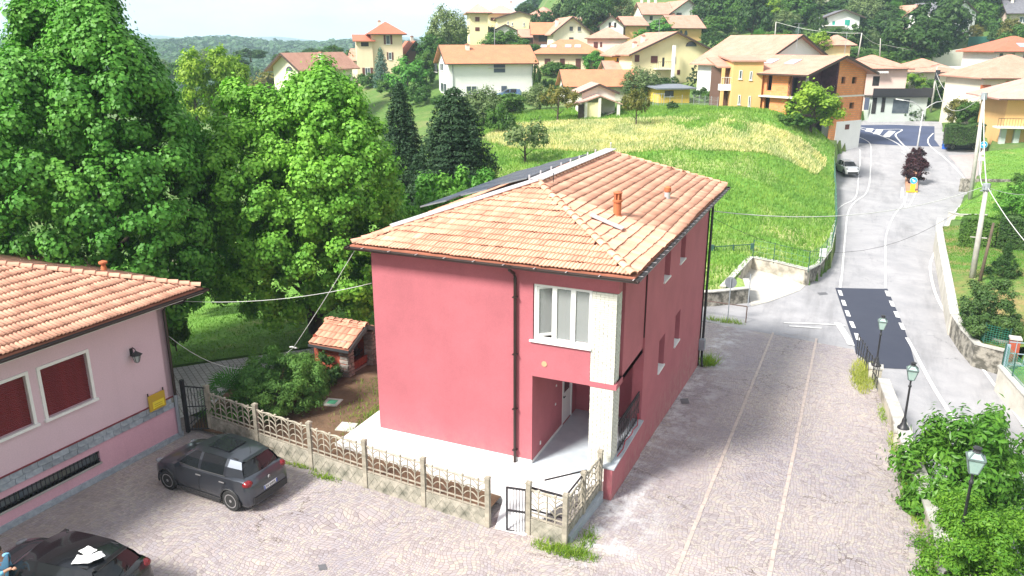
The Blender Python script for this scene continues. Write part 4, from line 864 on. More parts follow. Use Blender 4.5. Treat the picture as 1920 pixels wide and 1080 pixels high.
# roof of the pink building
ev = .93; RX0, RX1 = -8.2-.9, ev; RY1 = .85; RY0 = -Lw-.8; rh = 1.62; hw = (RX1-RX0)/2; cx_ = (RX0+RX1)/2
e0, e1, e2, e3 = Vector((RX1, RY0, EZl)), Vector((RX1, RY1, EZl)), Vector((RX0, RY1, EZl)), Vector((RX0, RY0, EZl)); T1 = Vector((cx_, RY1-hw, EZl+rh)); T0 = Vector((cx_, RY0+hw, EZl+rh))
mb = MB(); mb.add([e0, e1, e2, e3, T0, T1, e0+dn, e1+dn, e2+dn, e3+dn], [(0, 1, 5, 4), (1, 2, 5), (2, 3, 4, 5), (3, 0, 4), (6, 7, 1, 0), (7, 8, 2, 1), (8, 9, 3, 2), (9, 6, 0, 3), (9, 8, 7, 6)]); mb.build('roof', m_tile2, PB)
def lay_local(a, b, ap1, ap2, npz, seed, row=.37):
    u, v, pl = slope(a, b, ap1, ap2)
    # tiles are ranked by world distance through the parent's matrix
    PBm = Bm; keep = PB.location.copy(); lay_tiles(PB, a+Vector((0, 0, .02)), u, v, pl, m_tile, row=row, nparts=npz, me=tile_mesh('roof_tile', m_tile, .235, row*1.14, lift=.045), seed=seed)
lay_local(e0, e1, T0, T1, 240, 11); lay_local(e1, e2, T1+Vector((.001, 0, 0)), T1, 60, 12); lay_local(e2, e3, T1, T0, 0, 13)
lay_ridge(PB, e1+Vector((-.05, -.05, .05)), T1, m_tile, rme); lay_ridge(PB, e2+Vector((.05, -.05, .05)), T1, m_tile, rme); lay_ridge(PB, T0, T1, m_tile, rme)
mb = MB(); gutter(mb, (RX1+.08, RY0, EZl-.04), (RX1+.08, RY1+.1, EZl-.04)); gutter(mb, (RX1+.1, RY1+.08, EZl-.04), (RX0, RY1+.08, EZl-.04)); mb.build('gutter', m_brown, PB)
mb = MB(); mb.box(0.001, RX1-.02, RY0, RY1, WT-.02, EZl-.11); mb.box(RX0+.02, 0, .001, RY1-.02, WT-.02, EZl-.11); mb.build('soffit', m_sill, PB)
dpy = onB(311, 640)[0]; mb = MB(); mb.tube([(RX1+.04, dpy+.2, EZl-.1), (RX1-.1, dpy+.15, EZl-.26), (.25, dpy+.02, WT-.22), (.09, dpy, WT-.45), (.09, dpy, 1.55)], .05, 8); mb.build('downpipe', m_brown, PB)
mb = MB(); mb.tube([(.09, dpy, 1.55), (.09, dpy, .1)], .062, 8); mb.build('metal_pipe_foot', M('galvanised steel', (.36, .40, .45), rough=.4, metal=.4), PB)
cq = P(197, 510, 1); r_, f_ = ray(196, 512); tt = None
best = None
for t in np.linspace(15, 40, 600):
    p = Bi @ (O3+r_*t)
    zz = EZl+(RY1-p.y)/hw*rh
    if p.z < zz: best = p; break
mb = MB(); mb.lathe((best.x, best.y, best.z-.2), [(.09, 0), (.09, .42), (.075, .44), (.075, .52), (.14, .54), (.14, .60), (.05, .64)], 12); mb.build('chimney_pipe', m_tpipe, PB, smooth=40)
# wall lantern and yellow notice board
ly, lz = onB(246, 662)
ln = thing('wall_lantern', 'black wall lantern mounted on the pale pink wall', 'lamp', Bm @ Vector((.0, ly, lz)), BZ)
mb = MB(); mb.box(0, .03, -.05, .05, -.08, .16); mb.tube([(0, 0, .08), (.1, 0, .2), (.2, 0, .16), (.22, 0, .08)], .014, 6); mb.build('bracket', m_dark, ln)
mb = MB(); mb.lathe((.22, 0, -.02), [(.19, 0), (.14, .04), (.05, .1), (.02, .13)], 6); mb.build('lamp_roof', m_dark, ln)
mb = MB(); mb.lathe((.22, 0, -.26), [(.07, 0), (.13, .24)], 6); mb.build('lamp_glass', M('lantern glass', (.45, .46, .46), (.3, .32, .33), 6, .15), ln)
mb = MB(); [mb.beam((.22+.072*math.cos(a), .072*math.sin(a), -.26), (.22+.135*math.cos(a), .135*math.sin(a), -.02), .012, .012) for a in [k*math.pi/3 for k in range(6)]]; mb.lathe((.22, 0, -.29), [(.03, 0), (.075, .03)], 6); mb.build('lamp_frame', m_dark, ln)
sq = qb((277, 742), (305, 738), (304, 760), (279, 772)); sy0 = min(p[0] for p in sq)-.02; sy1 = max(p[0] for p in sq); sz0 = min(sq[2][1], sq[3][1]); sz1 = max(sq[0][1], sq[1][1])
sg = thing('notice_board', 'yellow notice board hung on the grey stone band of the pink building', 'sign', Bm @ Vector((.06, (sy0+sy1)/2, (sz0+sz1)/2)), BZ)
hw_ = (sy1-sy0)/2; hh_ = (sz1-sz0)/2
mb = MB(); mb.box(0, .04, -hw_, hw_, -hh_, hh_); mb.build('board', M('ochre board', (.55, .35, .02), (.50, .33, .04), 3, .5), sg)
mb = MB(); mb.box(.041, .046, -hw_*.6, hw_*.8, -hh_*.8, hh_*.1); mb.build('yellow_panel', M('bright yellow', (.80, .66, .03), (.75, .6, .05), 3, .5), sg)
mb = MB(); [mb.box(.047, .049, -hw_*.4, hw_*.6, -hh_*.05-k*.07, -hh_*.05-k*.07+.02) for k in range(1, 4)]; mb.build('lettering', M('ochre print', (.5, .36, .03), rough=.6), sg)
mb = MB(); [mb.box(.0, .03, y-.015, y+.015, hh_, hh_+.1) for y in (-hw_*.95, hw_*.9)]; mb.build('hook', m_dark, sg)

# ---------------------------------------------------------------- barbecue shelter
m_rub = M('rubble stone', (.42, .38, .34), (.22, .20, .18), 4, .95, bscale=7, bstr=.8, bdist=.04, island=.3)
m_brk = M('red brick', (.36, .08, .04), (.26, .055, .035), 5, .85, island=.25)
BQ = thing('barbecue_shelter', 'small brick barbecue shelter with stone pillars and old tiled gable roof', 'shelter', (-17.55, 24.0, -.45))
def rubble(cx, cy, s, h):
    core = MB(); core.box(cx-s/2+.03, cx+s/2-.03, cy-s/2+.03, cy+s/2-.03, -.3, h); c_ = core.build('pillar', m_mortar, BQ); z = -.1
    while z < h-.05:
        hh = random.uniform(.11, .2)
        for (ox, oy) in ((0, -1), (1, 0), (0, 1), (-1, 0)):
            n = random.choice((1, 2)); 
            for k in range(n):
                t0 = -s/2+s*k/n; t1 = -s/2+s*(k+1)/n; m_ = (t0+t1)/2; l = (t1-t0)/2-.012; b_ = MB()
                sz = (.05, l) if ox else (l, .05); c3 = (cx+(ox*(s/2-.03) if ox else m_), cy+(oy*(s/2-.03) if oy else m_))
                n_ = 7; V = []
                b_.box(-sz[0], sz[0], -sz[1], sz[1], -hh/2+.01, hh/2-.01); b_.v = [(x*random.uniform(.8, 1.1), y*random.uniform(.8, 1.1), z_*random.uniform(.8, 1.05)) for x, y, z_ in b_.v]
                b_.build('stone', m_rub, c_, loc=(c3[0], c3[1], z+hh/2))
        z += hh
rubble(.0, .0, .40, 1.75); rubble(.15, 1.5, .40, 1.75)
mb = MB(); mb.box(-1.25, .1, -.2, -.05, -.3, 1.6); mb.box(-1.25, .2, 1.55, 1.7, -.3, 1.6); mb.box(-1.4, -1.25, -.2, 1.7, -.3, 1.9); mb.build('brick_wall', m_brk, BQ)
mb = MB(); mb.box(-1.2, .08, .25, 1.25, -.3, .38); mb.build('hearth_base', m_conc, BQ)
mb = MB(); mb.box(-1.2, .05, .22, 1.28, .4, .47); mb.build('hearth_slab', m_brk, BQ)
bk = MB(); bk.box(-.05, .05, .006, .2, .0, .062); bkm = bk.mesh('brick', m_brk)
for r_ in range(4):
    for k in range(5): link('brick', bkm, BQ, (.06, .23+k*.206+(.1 if r_ % 2 else 0)*.5, .475+r_*.07))
mb = MB(); mb.box(-.6, -.2, .9, 1.2, .75, 1.0); mb.lathe((-.3, 1.05, 1.0), [(.1, 0), (.1, .18)], 8); mb.beam((-.1, .2, .8), (-.1, 1.25, .95), .03, .03); mb.build('grill', m_dark, BQ)
# gable roof, ridge along x
gy0, gy1, gx0, gx1, gz, gr_ = -.5, 2.05, -1.4, .5, 1.62, .58; gm = (gy0+gy1)/2
mb = MB(); mb.add([(gx0, gy0, gz), (gx1, gy0, gz), (gx1, gm, gz+gr_), (gx0, gm, gz+gr_), (gx1, gy1, gz), (gx0, gy1, gz), (gx0, gy0, gz-.08), (gx1, gy0, gz-.08), (gx1, gm, gz+gr_-.1), (gx0, gm, gz+gr_-.1), (gx1, gy1, gz-.08), (gx0, gy1, gz-.08)],
    [(0, 1, 2, 3), (3, 2, 4, 5), (7, 6, 9, 8), (8, 9, 11, 10), (0, 6, 7, 1), (4, 10, 11, 5), (1, 7, 8, 2), (2, 8, 10, 4), (3, 9, 6, 0), (5, 11, 9, 3)]); mb.build('roof', m_tile2, BQ)
mb = MB(); mb.beam((gx1+.02, gy0, gz-.03), (gx1+.02, gm, gz+gr_-.02), .04, .17); mb.beam((gx1+.02, gm, gz+gr_-.02), (gx1+.02, gy1, gz-.03), .04, .17); mb.beam((gx0, gy0-.04, gz-.04), (gx1, gy0-.04, gz-.04), .05, .1); mb.build('fascia', M('dark metal fascia', (.05, .055, .06), rough=.4), BQ)
tb = tile_mesh('roof_tile', m_tile_old, .23, .44, 1, .05)
s1 = math.hypot(gm-gy0, gr_)
lay_tiles(BQ, (gx0, gy0, gz+.02), (1, 0, 0), (0, gm-gy0, gr_), [(0, 0), (gx1-gx0, 0), (gx1-gx0, s1), (0, s1)], m_tile_old, .23, .385, 300, tb, 21)
lay_tiles(BQ, (gx1, gy1, gz+.02), (-1, 0, 0), (0, gm-gy1, gr_), [(0, 0), (gx1-gx0, 0), (gx1-gx0, s1), (0, s1)], m_tile_old, .23, .385, 300, tb, 22)
lay_ridge(BQ, (gx1+.02, gm, gz+gr_-.02), (gx0, gm, gz+gr_-.02), m_tile_old, ridge_mesh(m_tile_old, .15, .46), .38)
mb = MB(); 
for k in range(4): mb.beam((-1.95-k*.05, -.5+.0*k, .1), (-2.1, -.6, 1.1), .03, .05) if False else None
st = thing('stacked_panels', 'leftover concrete fence panels leaning beside the barbecue shelter', 'fence panel', (-18.95, 24.2, -.5))
for k in range(3):
    mb = MB(); x = -.12*k
    for z in (.2, .7, 1.15): mb.beam((x, 0, z), (x-.05, 1.3, z+.1), .035, .05)
    for y in (0, .4, .85, 1.3): mb.beam((x, y, 0), (x-.02, y, 1.2), .04, .05)
    mb.build('panel', m_cfence, st)
for (u, v), s_, c_, lb in (((623, 755), .30, (.10, .42, .24), 'small green plastic inspection cover in a pale frame set in the brown soil'), ((650, 801), .30, (.60, .62, .54), 'pale square inspection cover nearest the white apron')):
    p = G(u, v, -.1); ic = thing('inspection_cover', lb, 'cover', (p.x, p.y, -.11), .2)
    mb = MB(); mb.box(-s_, s_, -s_, s_, 0, .04); mb.build('frame', M('pale concrete', (.55, .55, .50), (.46, .46, .42), 2, .9), ic)
    mb = MB(); mb.box(-s_*.55, s_*.55, -s_*.55, s_*.55, .041, .05); mb.build('lid', M('lid '+str(c_[0]), c_, rough=.6), ic)
# walls: strips along a line of points
m_oldw = M('stained concrete wall', (.50, .46, .38), (.24, .22, .18), 1.3, .95, bscale=8, bstr=.6, bdist=.03, p=(.4, .62))
m_rubw = M('dark rubble wall', (.30, .28, .24), (.09, .085, .07), 2.6, .95, bscale=5, bstr=.9, bdist=.06, p=(.42, .58))
m_palew = M('pale concrete wall', (.56, .53, .47), (.40, .38, .33), .9, .95, bscale=6, bstr=.5, bdist=.03)
m_cap = M('grey stone cap', (.50, .49, .46), (.34, .33, .30), 2.5, .9, bscale=14, bstr=.5)
def wallrun(name, label, pts, zb, ztops, th, mat, cap=None, cat='wall', capw=.06, side=1):
    pts = [Vector(p[:2]) for p in pts]; o = Vector((pts[0].x, pts[0].y, 0)); t = thing(name, label, cat, o); n = len(pts)
    offs = []
    for i, p in enumerate(pts):
        d = (pts[min(i+1, n-1)]-pts[max(i-1, 0)]).normalized(); offs.append(Vector((-d.y, d.x))*side)
    def run(nm, a_, b_, z0, z1, m_):
        mb = MB(); V = []
        for i, p in enumerate(pts):
            A = p+offs[i]*a_; B = p+offs[i]*b_
            V += [(A.x-o.x, A.y-o.y, z0(i)), (B.x-o.x, B.y-o.y, z0(i)), (B.x-o.x, B.y-o.y, z1(i)), (A.x-o.x, A.y-o.y, z1(i))]
        F = []
        for i in range(n-1):
            for k in range(4): F.append((i*4+k, i*4+(k+1) % 4, (i+1)*4+(k+1) % 4, (i+1)*4+k))
        F += [(3, 2, 1, 0), tuple((n-1)*4+k for k in range(4))]
        mb.add(V, F); return mb.build(nm, m_, t)
    run('wall_body', 0, th, lambda i: zb[i], lambda i: ztops[i], mat)
    if cap: run('coping', -capw, th+capw, lambda i: ztops[i]+.002, lambda i: ztops[i]+cap, m_cap)
    return t
ep = edge_r
ys = [9, 13, 17, 21.5, 24, 26.4, 28.4, 30.3, 32.4, 34.4]
xs = [float(np.interp(y, [p[1] for p in ep], [p[0] for p in ep])) for y in ys]
wallrun('yard_wall', 'low rendered retaining wall with stone coping along the right edge of the paved yard', list(zip(xs, ys)), [-4.2]*len(ys), [float(zP(0, y))+.52 for y in ys], .32, m_oldw, .09, side=-1)
# iron fence past the end of the yard wall
fe = thing('iron_fence', 'leaning dark iron fence past the end of the yard wall beside yellow weeds', 'fence', (2.0, 34.6, -1.6))
mb = MB()
for k in range(11): f = k/10.; x = -.82*f; y = .2+5.0*f; z = -.42*f; mb.tube([(x, y, z-.2), (x+random.uniform(-.05, .05), y, z+1.0)], .022, 5)
mb.build('bar', m_dark, fe)
mb = MB()
for zz in (.35, .9): mb.beam((0, .2, zz), (-.82, 5.2, zz-.42), .02, .05)
mb.build('rail', m_dark, fe)
# lanterns on the yard wall
m_lgreen = M('green grey lantern paint', (.13, .17, .17), (.09, .12, .12), 6, .5)
m_lglass = M('lantern pane', (.36, .48, .44), (.28, .40, .37), 5, .12)
def lantern_post(x, y, z, h, label, grp):
    t = thing('lantern_post', label, 'street lamp', (x, y, z), 0, grp); s = h/2.5
    mb = MB(); mb.lathe((0, 0, 0), [(.20, 0), (.20, .05), (.14, .10), (.12, .16), (.09, .2), (.075, .36), (.05, .42)], 12); mb.build('base', m_dark, t, smooth=50)
    mb = MB(); mb.lathe((0, 0, .42), [(.042, 0), (.034, h-1.35), (.055, h-1.33), (.055, h-1.27), (.034, h-1.25), (.03, h-1.12), (.05, h-1.10), (.05, h-1.05), (.03, h-1.03)], 10); mb.build('shaft', m_dark, t, smooth=50)
    zl = h-.62
    mb = MB(); mb.lathe((0, 0, zl-.08), [(.02, 0), (.10, .06), (.13, .08)], 4)
    for k in range(4):
        a = math.pi/4+k*math.pi/2; mb.beam((.13*math.cos(a), .13*math.sin(a), zl), (.25*math.cos(a), .25*math.sin(a), zl+.38), .022, .022); b = a+math.pi/2
        mb.beam((.25*math.cos(a), .25*math.sin(a), zl+.38), (.25*math.cos(b), .25*math.sin(b), zl+.38), .04, .03); mb.beam((.13*math.cos(a), .13*math.sin(a), zl), (.13*math.cos(b), .13*math.sin(b), zl), .02, .02)
        mb.beam((.25*math.cos(a), .25*math.sin(a), zl+.38), (.09*math.cos(a), .09*math.sin(a), zl+.52), .03, .02)
    mb.build('lamp_frame', m_lgreen, t)
    mb = MB(); V = [(.125*math.cos(math.pi/4+k*math.pi/2), .125*math.sin(math.pi/4+k*math.pi/2), zl) for k in range(4)]+[(.243*math.cos(math.pi/4+k*math.pi/2), .243*math.sin(math.pi/4+k*math.pi/2), zl+.375) for k in range(4)]+[(.085*math.cos(math.pi/4+k*math.pi/2), .085*math.sin(math.pi/4+k*math.pi/2), zl+.515) for k in range(4)]
    mb.add(V, [(k, (k+1) % 4, (k+1) % 4+4, k+4) for k in range(4)]+[(k+4, (k+1) % 4+4, (k+1) % 4+8, k+8) for k in range(4)]); mb.build('lamp_glass', m_lglass, t)
    mb = MB(); mb.lathe((0, 0, zl+.515), [(.10, 0), (.075, .03), (.07, .08), (.10, .09), (.10, .11), (.03, .14)], 10); mb.build('lamp_cap', m_dark, t)
    mb = MB(); mb.lathe((0, 0, zl+.2), [(.02, 0), (.045, .05), (.045, .1), (.02, .14)], 8); mb.build('bulb', m_white, t); return t
for (bx, tx, lb) in (((1641, 698), (1658, 592), 'green lantern post on the yard wall nearest the dark asphalt patch'), ((1691, 818), (1712, 680), 'green lantern post on the yard wall with its foot just above the leafy shrubs'), ((1806, 980), (1806, 835), 'green lantern post half sunk in the leafy shrubs')):
    y = None
    for yy in np.linspace(15, 40, 1200):
        xx = float(np.interp(yy, [p[1] for p in ep], [p[0] for p in ep]))+.16; r, f = ray(*bx)
        p = onX(bx[0], bx[1], xx)
        zt_ = float(zP(0, yy))+.61
        if abs(p.y-yy) < .03 or (p.z < zt_ and False): y = yy; x = xx; z = zt_; break
    best = min(((abs(onX(bx[0], bx[1], float(np.interp(yy, [p[1] for p in ep], [p[0] for p in ep]))+.16).y-yy)+abs(onX(bx[0], bx[1], float(np.interp(yy, [p[1] for p in ep], [p[0] for p in ep]))+.16).z-(float(zP(0, yy))+.61)), yy) for yy in np.linspace(15, 40, 1200)))
    y = best[1]; x = float(np.interp(y, [p[1] for p in ep], [p[0] for p in ep]))+.16; z = float(zP(0, y))+.61
    top = onY(tx[0], tx[1], y); lantern_post(x, y, z, max(1.9, top.z-z), lb, 'lantern posts on the yard wall')
    pe = thing('wall_pier', lb.replace('green lantern post', 'stone pier carrying the lantern post').replace(' just above the leafy shrubs', ' above the shrubs'), 'pier', (x, y, z-.75)); mb = MB(); mb.box(-.26, .26, -.24, .24, -.2, .66); mb.build('pier_body', m_oldw, pe); mb = MB(); mb.box(-.3, .3, -.28, .28, .662, .745); mb.build('coping', m_cap, pe)
# meadow retaining wall, lawn corner wall
W3 = [G(1411, 484, -1.35), G(1450, 492, -1.38), G(1515, 509, -1.4), G(1537, 498, -1.45), G(1558, 470, -1.5), G(1566, 430, -1.5), G(1565, 380, -1.4), G(1563, 330, -.9), G(1562, 294, .4)]
wallrun('retaining_wall', 'stained concrete wall holding up the meadow beside the pale driveway', [p[:2] for p in W3[:3]], [-3.2]*3, [-1.33]*3, .25, m_oldw, .07, side=1)
wallrun('retaining_wall', 'dark rubble retaining wall of the meadow curving along the road', [p[:2] for p in W3[2:]], [-3.5]*4+[-3.4, -2.5, -1.0], [-1.34, -1.38, -1.42, -1.42, -1.33, -.84, .48], .22, m_rubw, .06, side=1)
wallrun('retaining_wall', 'stained wall end closing the meadow bank behind the driveway gate', [(-6.2, 46.0), W3[0][:2]], [-3.2, -3.2], [-1.3, -1.3], .25, m_oldw, .07, side=1)
W4 = [G(1290, 552, -1.4), G(1340, 550, -1.4), G(1406, 543, -1.4), G(1402, 526, -1.4)]
wallrun('garden_wall', 'low rubble wall under the grass corner behind the pink house', [p[:2] for p in W4], [-3.1]*4, [-1.33]*4, .25, m_rubw, .06, side=1)
W5 = [G(*a) for a in [(1768, 412, -1.0), (1765, 430, -1.1), (1772, 470, -1.25), (1783, 523, -1.4), (1790, 562, -1.6), (1796, 594, -1.7)]]
wallrun('retaining_wall', 'tall pale concrete retaining wall right of the road below the conical shrub garden', [p[:2] for p in W5], [-3.6]*6, [-.92, -1.0, -1.15, -1.33, -1.5, -1.62], .35, m_palew, .05, side=-1)
W6 = [G(*a) for a in [(1796, 594, -1.7), (1815, 622, -1.8), (1838, 648, -1.9), (1884, 658, -1.9)]]
wallrun('retaining_wall', 'low dark stained concrete wall below the green mesh fence', [p[:2] for p in W6], [-4]*4, [-1.66, -1.75, -1.83, -1.85], .28, m_rubw, .06, side=-1)
W7 = [G(*a) for a in [(1905, 683, -2.0), (1872, 690, -2.0), (1890, 712, -2.1), (1920, 745, -2.2), (1975, 810, -2.3)]]
wallrun('retaining_wall', 'low concrete wall at the right edge next to the garden gate', [p[:2] for p in W7], [-4.4]*5, [-1.92, -1.92, -2.0, -2.12, -2.2], .28, m_palew, .06, side=1)
W8 = [G(*a) for a in [(1778, 402, -1.2), (1795, 408, -1.2), (1850, 408, -.9)]]
wallrun('garden_wall', 'short low wall at the foot of the utility pole', [p[:2] for p in W8], [-3.2]*3, [-1.0, -.95, -.7], .25, m_palew, .04, side=1)
W9 = [hit(1800, 341), hit(1870, 343), hit(1960, 345)]
wallrun('garden_wall', 'long low dark wall across the upper garden lawn', [p[:2] for p in W9], [p[2]-1 for p in W9], [p[2]+.35 for p in W9], .2, m_rubw, None, side=1)
# metal barrier at the end of the yard
br_ = thing('handrail', 'rusty steel handrail at the far end of the paved yard', 'railing', hitP(1398, 607))
a = br_.location; b = onZ_ = G(1320, 603, -2.2); c = hitP(1400, 607)
lt = G(1403, 582, float(a.z)+1.0); l2 = b-a
mb = MB(); mb.tube([(0, 0, -.1), (0, 0, 1.0)], .035, 6); mb.build('post', M('rusty steel', (.20, .14, .11), (.12, .08, .07), 6, .7), br_)
mb = MB(); mb.beam((0, 0, 1.0), (-5.2, .2, 1.05), .05, .05); mb.build('rail', MATS['rusty steel'] if 'rusty steel' in MATS else m_brown, br_)
# ---------------------------------------------------------------- foliage
def leaves(P_, Nn, size, rg, aspect=.62, droop=0, fold=.25):
    """one folded leaf (4 corners, 2 triangles) at each point; normals Nn"""
    n = len(P_); Nn = Nn/np.maximum(np.linalg.norm(Nn, axis=1, keepdims=True), 1e-6)
    a = rg.normal(size=(n, 3)); a[:, 2] -= droop; T = a-(a*Nn).sum(1, keepdims=True)*Nn; T /= np.maximum(np.linalg.norm(T, axis=1, keepdims=True), 1e-6); B = np.cross(Nn, T)
    s = (size*rg.uniform(.65, 1.3, n))[:, None]
    V = np.stack([P_-T*s*.5, P_+B*s*aspect*.5+Nn*s*fold*.3, P_+T*s*.55, P_-B*s*aspect*.5+Nn*s*fold*.3], 1)
    return V.reshape(-1, 3)
def leafmesh(name, V, mat):
    n = len(V)//4; i = np.arange(n)*4; F = np.concatenate([np.stack([i, i+1, i+2], 1), np.stack([i, i+2, i+3], 1)]); return npmesh(name, V, F, mat)
def rdir(n, rg):
    d = rg.normal(size=(n, 3)); return d/np.linalg.norm(d, axis=1, keepdims=True)
def crown_pts(rad, K, n, rg, clump=.2, shell=.8, bottom=-.8, prof=None, tips=0, squash=.85):
    """leaf points/normals: K clumps spread near the surface of an uneven ellipsoid; every clump is a puff of leaves"""
    rad = np.array(rad, float); d = rdir(K*3, rg); d = d[d[:, 2] > bottom][:K]; K = len(d)
    lump = 1+.13*np.sin(d[:, 0]*4.1+rad[0])*np.cos(d[:, 1]*3.7+1.3)+.10*np.sin(d[:, 2]*6+d[:, 0]*5)+.05*np.sin(d[:, 0]*13+d[:, 2]*9)*np.cos(d[:, 1]*11)
    rr = (shell+(1-shell)*rg.random(K)**.5)*np.where(rg.random(K) < .22, rg.uniform(.35, .8, K), 1)*lump
    C = d*rr[:, None]
    if prof is not None: f = prof(C[:, 2]); C[:, 0] *= f; C[:, 1] *= f
    C = C*rad; cr_ = clump*rad.mean()*rg.uniform(.6, 1.35, K)
    w = cr_**2; k = rg.choice(K, n, p=w/w.sum()); u = rg.normal(size=(n, 3))*.52; u[:, 2] *= squash; Pp = C[k]+u*cr_[k][:, None]; u = u/.6
    if tips: Pp[:, 2] += tips*np.maximum(0, rg.normal(size=n))*cr_[k]
    Nn = u*.9+d[k]*.5+np.array([0, 0, .55])+rg.normal(size=(n, 3))*.45
    return Pp, Nn
def limbs(mb, base, top, spread, rg, n=7, r0=.2, frm=.35):
    base, top = Vector(base), Vector(top); h = (top-base)
    mb.tube([base, base+h*.3+Vector((rg.uniform(-.05, .05)*h.z, 0, 0)), base+h*.65, top], [r0, r0*.75, r0*.5, r0*.15], 8)
    for k in range(n):
        f = frm+(1-frm)*k/n*.9; a = k*2.4+rg.uniform(-.4, .4); s = base+h*f; e = s+Vector((math.cos(a)*spread, math.sin(a)*spread, spread*.75))*(1-.4*f)*rg.uniform(.75, 1.1)
        mb.tube([s, (s+e)/2+Vector((0, 0, -.05*spread)), e], [r0*.45*(1-.5*f), r0*.3*(1-.5*f), r0*.08], 5)
m_bark = M('bark', (.10, .075, .05), (.05, .038, .028), 6, .95, bscale=12, bstr=.7, bdist=.03)
m_bark2 = M('grey bark', (.20, .18, .14), (.12, .105, .08), 6, .95, bscale=12, bstr=.7)
L_plane = leafmat('bright broad leaves', (.085, .26, .025), (.19, .42, .06), .22)
L_plane2 = leafmat('broad leaves', (.075, .23, .028), (.16, .37, .06), .22)
L_dark = leafmat('dark conifer needles', (.022, .055, .026), (.045, .095, .04), .12, .6)
L_mid = leafmat('mid green leaves', (.05, .12, .02), (.095, .20, .035), .28)
L_deep = leafmat('deep green leaves', (.03, .075, .018), (.06, .125, .028), .22)
L_olive = leafmat('grey green leaves', (.12, .17, .07), (.20, .27, .11), .25)
L_yel = leafmat('yellow green leaves', (.19, .31, .03), (.31, .44, .05), .3)
L_purp = leafmat('dark purple leaves', (.030, .008, .014), (.055, .014, .022), .12)
L_box = leafmat('box leaves', (.075, .20, .02), (.17, .33, .035), .3)
L_oran = leafmat('olive brown leaves', (.13, .13, .03), (.20, .19, .045), .3)
L_blue = leafmat('blue spruce needles', (.08, .15, .13), (.13, .22, .18), .15)
L_palm = leafmat('palm fronds', (.05, .16, .02), (.10, .25, .04), .25)
L_haze = leafmat('hazed wood leaves', (.05, .115, .05), (.09, .17, .07), .2)  # distance haze put into the leaf colour: lighter, bluer green
# ---- kinds of plants, each about 1 m in crown radius and reused at other sizes (crown centre at z=1)
def proto(kind, seed, leaf, n, size, K=60, rad=(1, 1, 1), cz=1.55, trunk=True, clump=.22, mat=m_bark, **kw):
    rg = np.random.default_rng(seed); Pp, Nn = crown_pts(rad, K, n, rg, clump, **kw); Pp[:, 2] += cz
    cm = leafmesh('crown', leaves(Pp, Nn, size, rg), leaf); tm = None
    if trunk:
        mb = MB(); limbs(mb, (0, 0, -.5), (0, 0, cz+rad[2]*.4), rad[0]*.62, rg, 7, .085, .38); tm = mb.mesh('trunk', mat, True)
    return dict(kind=kind, crown=cm, trunk=tm, top=cz+rad[2]*1.05, w=rad[0]*2.1)
def conifer_pts(n, rg, H_=4.0, R0=1.0, levels=22, drop=.25, power=.85, gaps=.35):
    t = rg.random(n)**.62*1.0; lv = np.floor((1-t)*levels)/levels+rg.normal(0, .012, n); h = np.clip(lv, 0, 1)     # 0 bottom..1 top
    nb = 11; br_ = rg.integers(0, nb, n); ang_ = br_/nb*2*np.pi+np.floor(h*levels)*1.7+rg.normal(0, .14, n)
    lim = (1-h)**power*R0*(1+gaps*np.sin(br_*2.1+np.floor(h*levels)*1.3)*.5); s = rg.random(n)**.55; r = lim*s+.02
    z = h*H_+ (-drop*r+ .10*r*r)+rg.normal(0, .035, n)
    P_ = np.stack([r*np.cos(ang_), r*np.sin(ang_), z], 1); N_ = np.stack([np.cos(ang_)*.5, np.sin(ang_)*.5, np.full(n, .9)], 1)+rg.normal(size=(n, 3))*.5
    return P_, N_
def conifer(kind, seed, leaf, n, size, **kw):
    rg = np.random.default_rng(seed); Pp, Nn = conifer_pts(n, rg, **kw); cm = leafmesh('crown', leaves(Pp, Nn, size, rg, .35), leaf)
    mb = MB(); mb.tube([(0, 0, -.6), (0, 0, kw.get('H_', 4.)*.9)], [.09, .02], 7); return dict(kind=kind, crown=cm, trunk=mb.mesh('trunk', m_bark, True), top=kw.get('H_', 4.), w=2*kw.get('R0', 1.))
def palm_proto(seed, trunkh=2.2, nf=26, fr=1.0):
    rg = np.random.default_rng(seed); V = []; F = []
    for k in range(nf):
        a = k*2.4; el = 1.25-1.75*(k/nf); c = Vector((0, 0, trunkh)); d = Vector((math.cos(a)*math.cos(el), math.sin(a)*math.cos(el), math.sin(el))); p = c+d*fr*.55
        sd = d.cross(Vector((0, 0, 1))).normalized(); up = sd.cross(d)
        for j in range(15):                      # fan of narrow leaflets
            b = (j/14-.5)*2.6; dd = (d*math.cos(b)+sd*math.sin(b)).normalized(); w_ = up.cross(dd)*.022*fr; q0 = p; q1 = p+dd*fr*.42+up*.03; q2 = p+dd*fr*.72-Vector((0, 0, .12*fr)); n0 = len(V)
            V += [q0, q1+w_, q2, q1-w_]; F += [(n0, n0+1, n0+2, n0+3)]
        n0 = len(V); V += [c+sd*.012, c-sd*.012, p-sd*.008, p+sd*.008]; F.append((n0, n0+1, n0+2, n0+3))
    cm = npmesh('crown', np.array([list(v) for v in V]), np.array(F), L_palm)
    mb = MB(); mb.tube([(0, 0, -.4), (.03, 0, trunkh*.5), (0, 0, trunkh)], [.13, .11, .13], 8); return dict(kind='palm', crown=cm, trunk=mb.mesh('trunk', m_bark, True), top=trunkh+fr, w=2*fr)
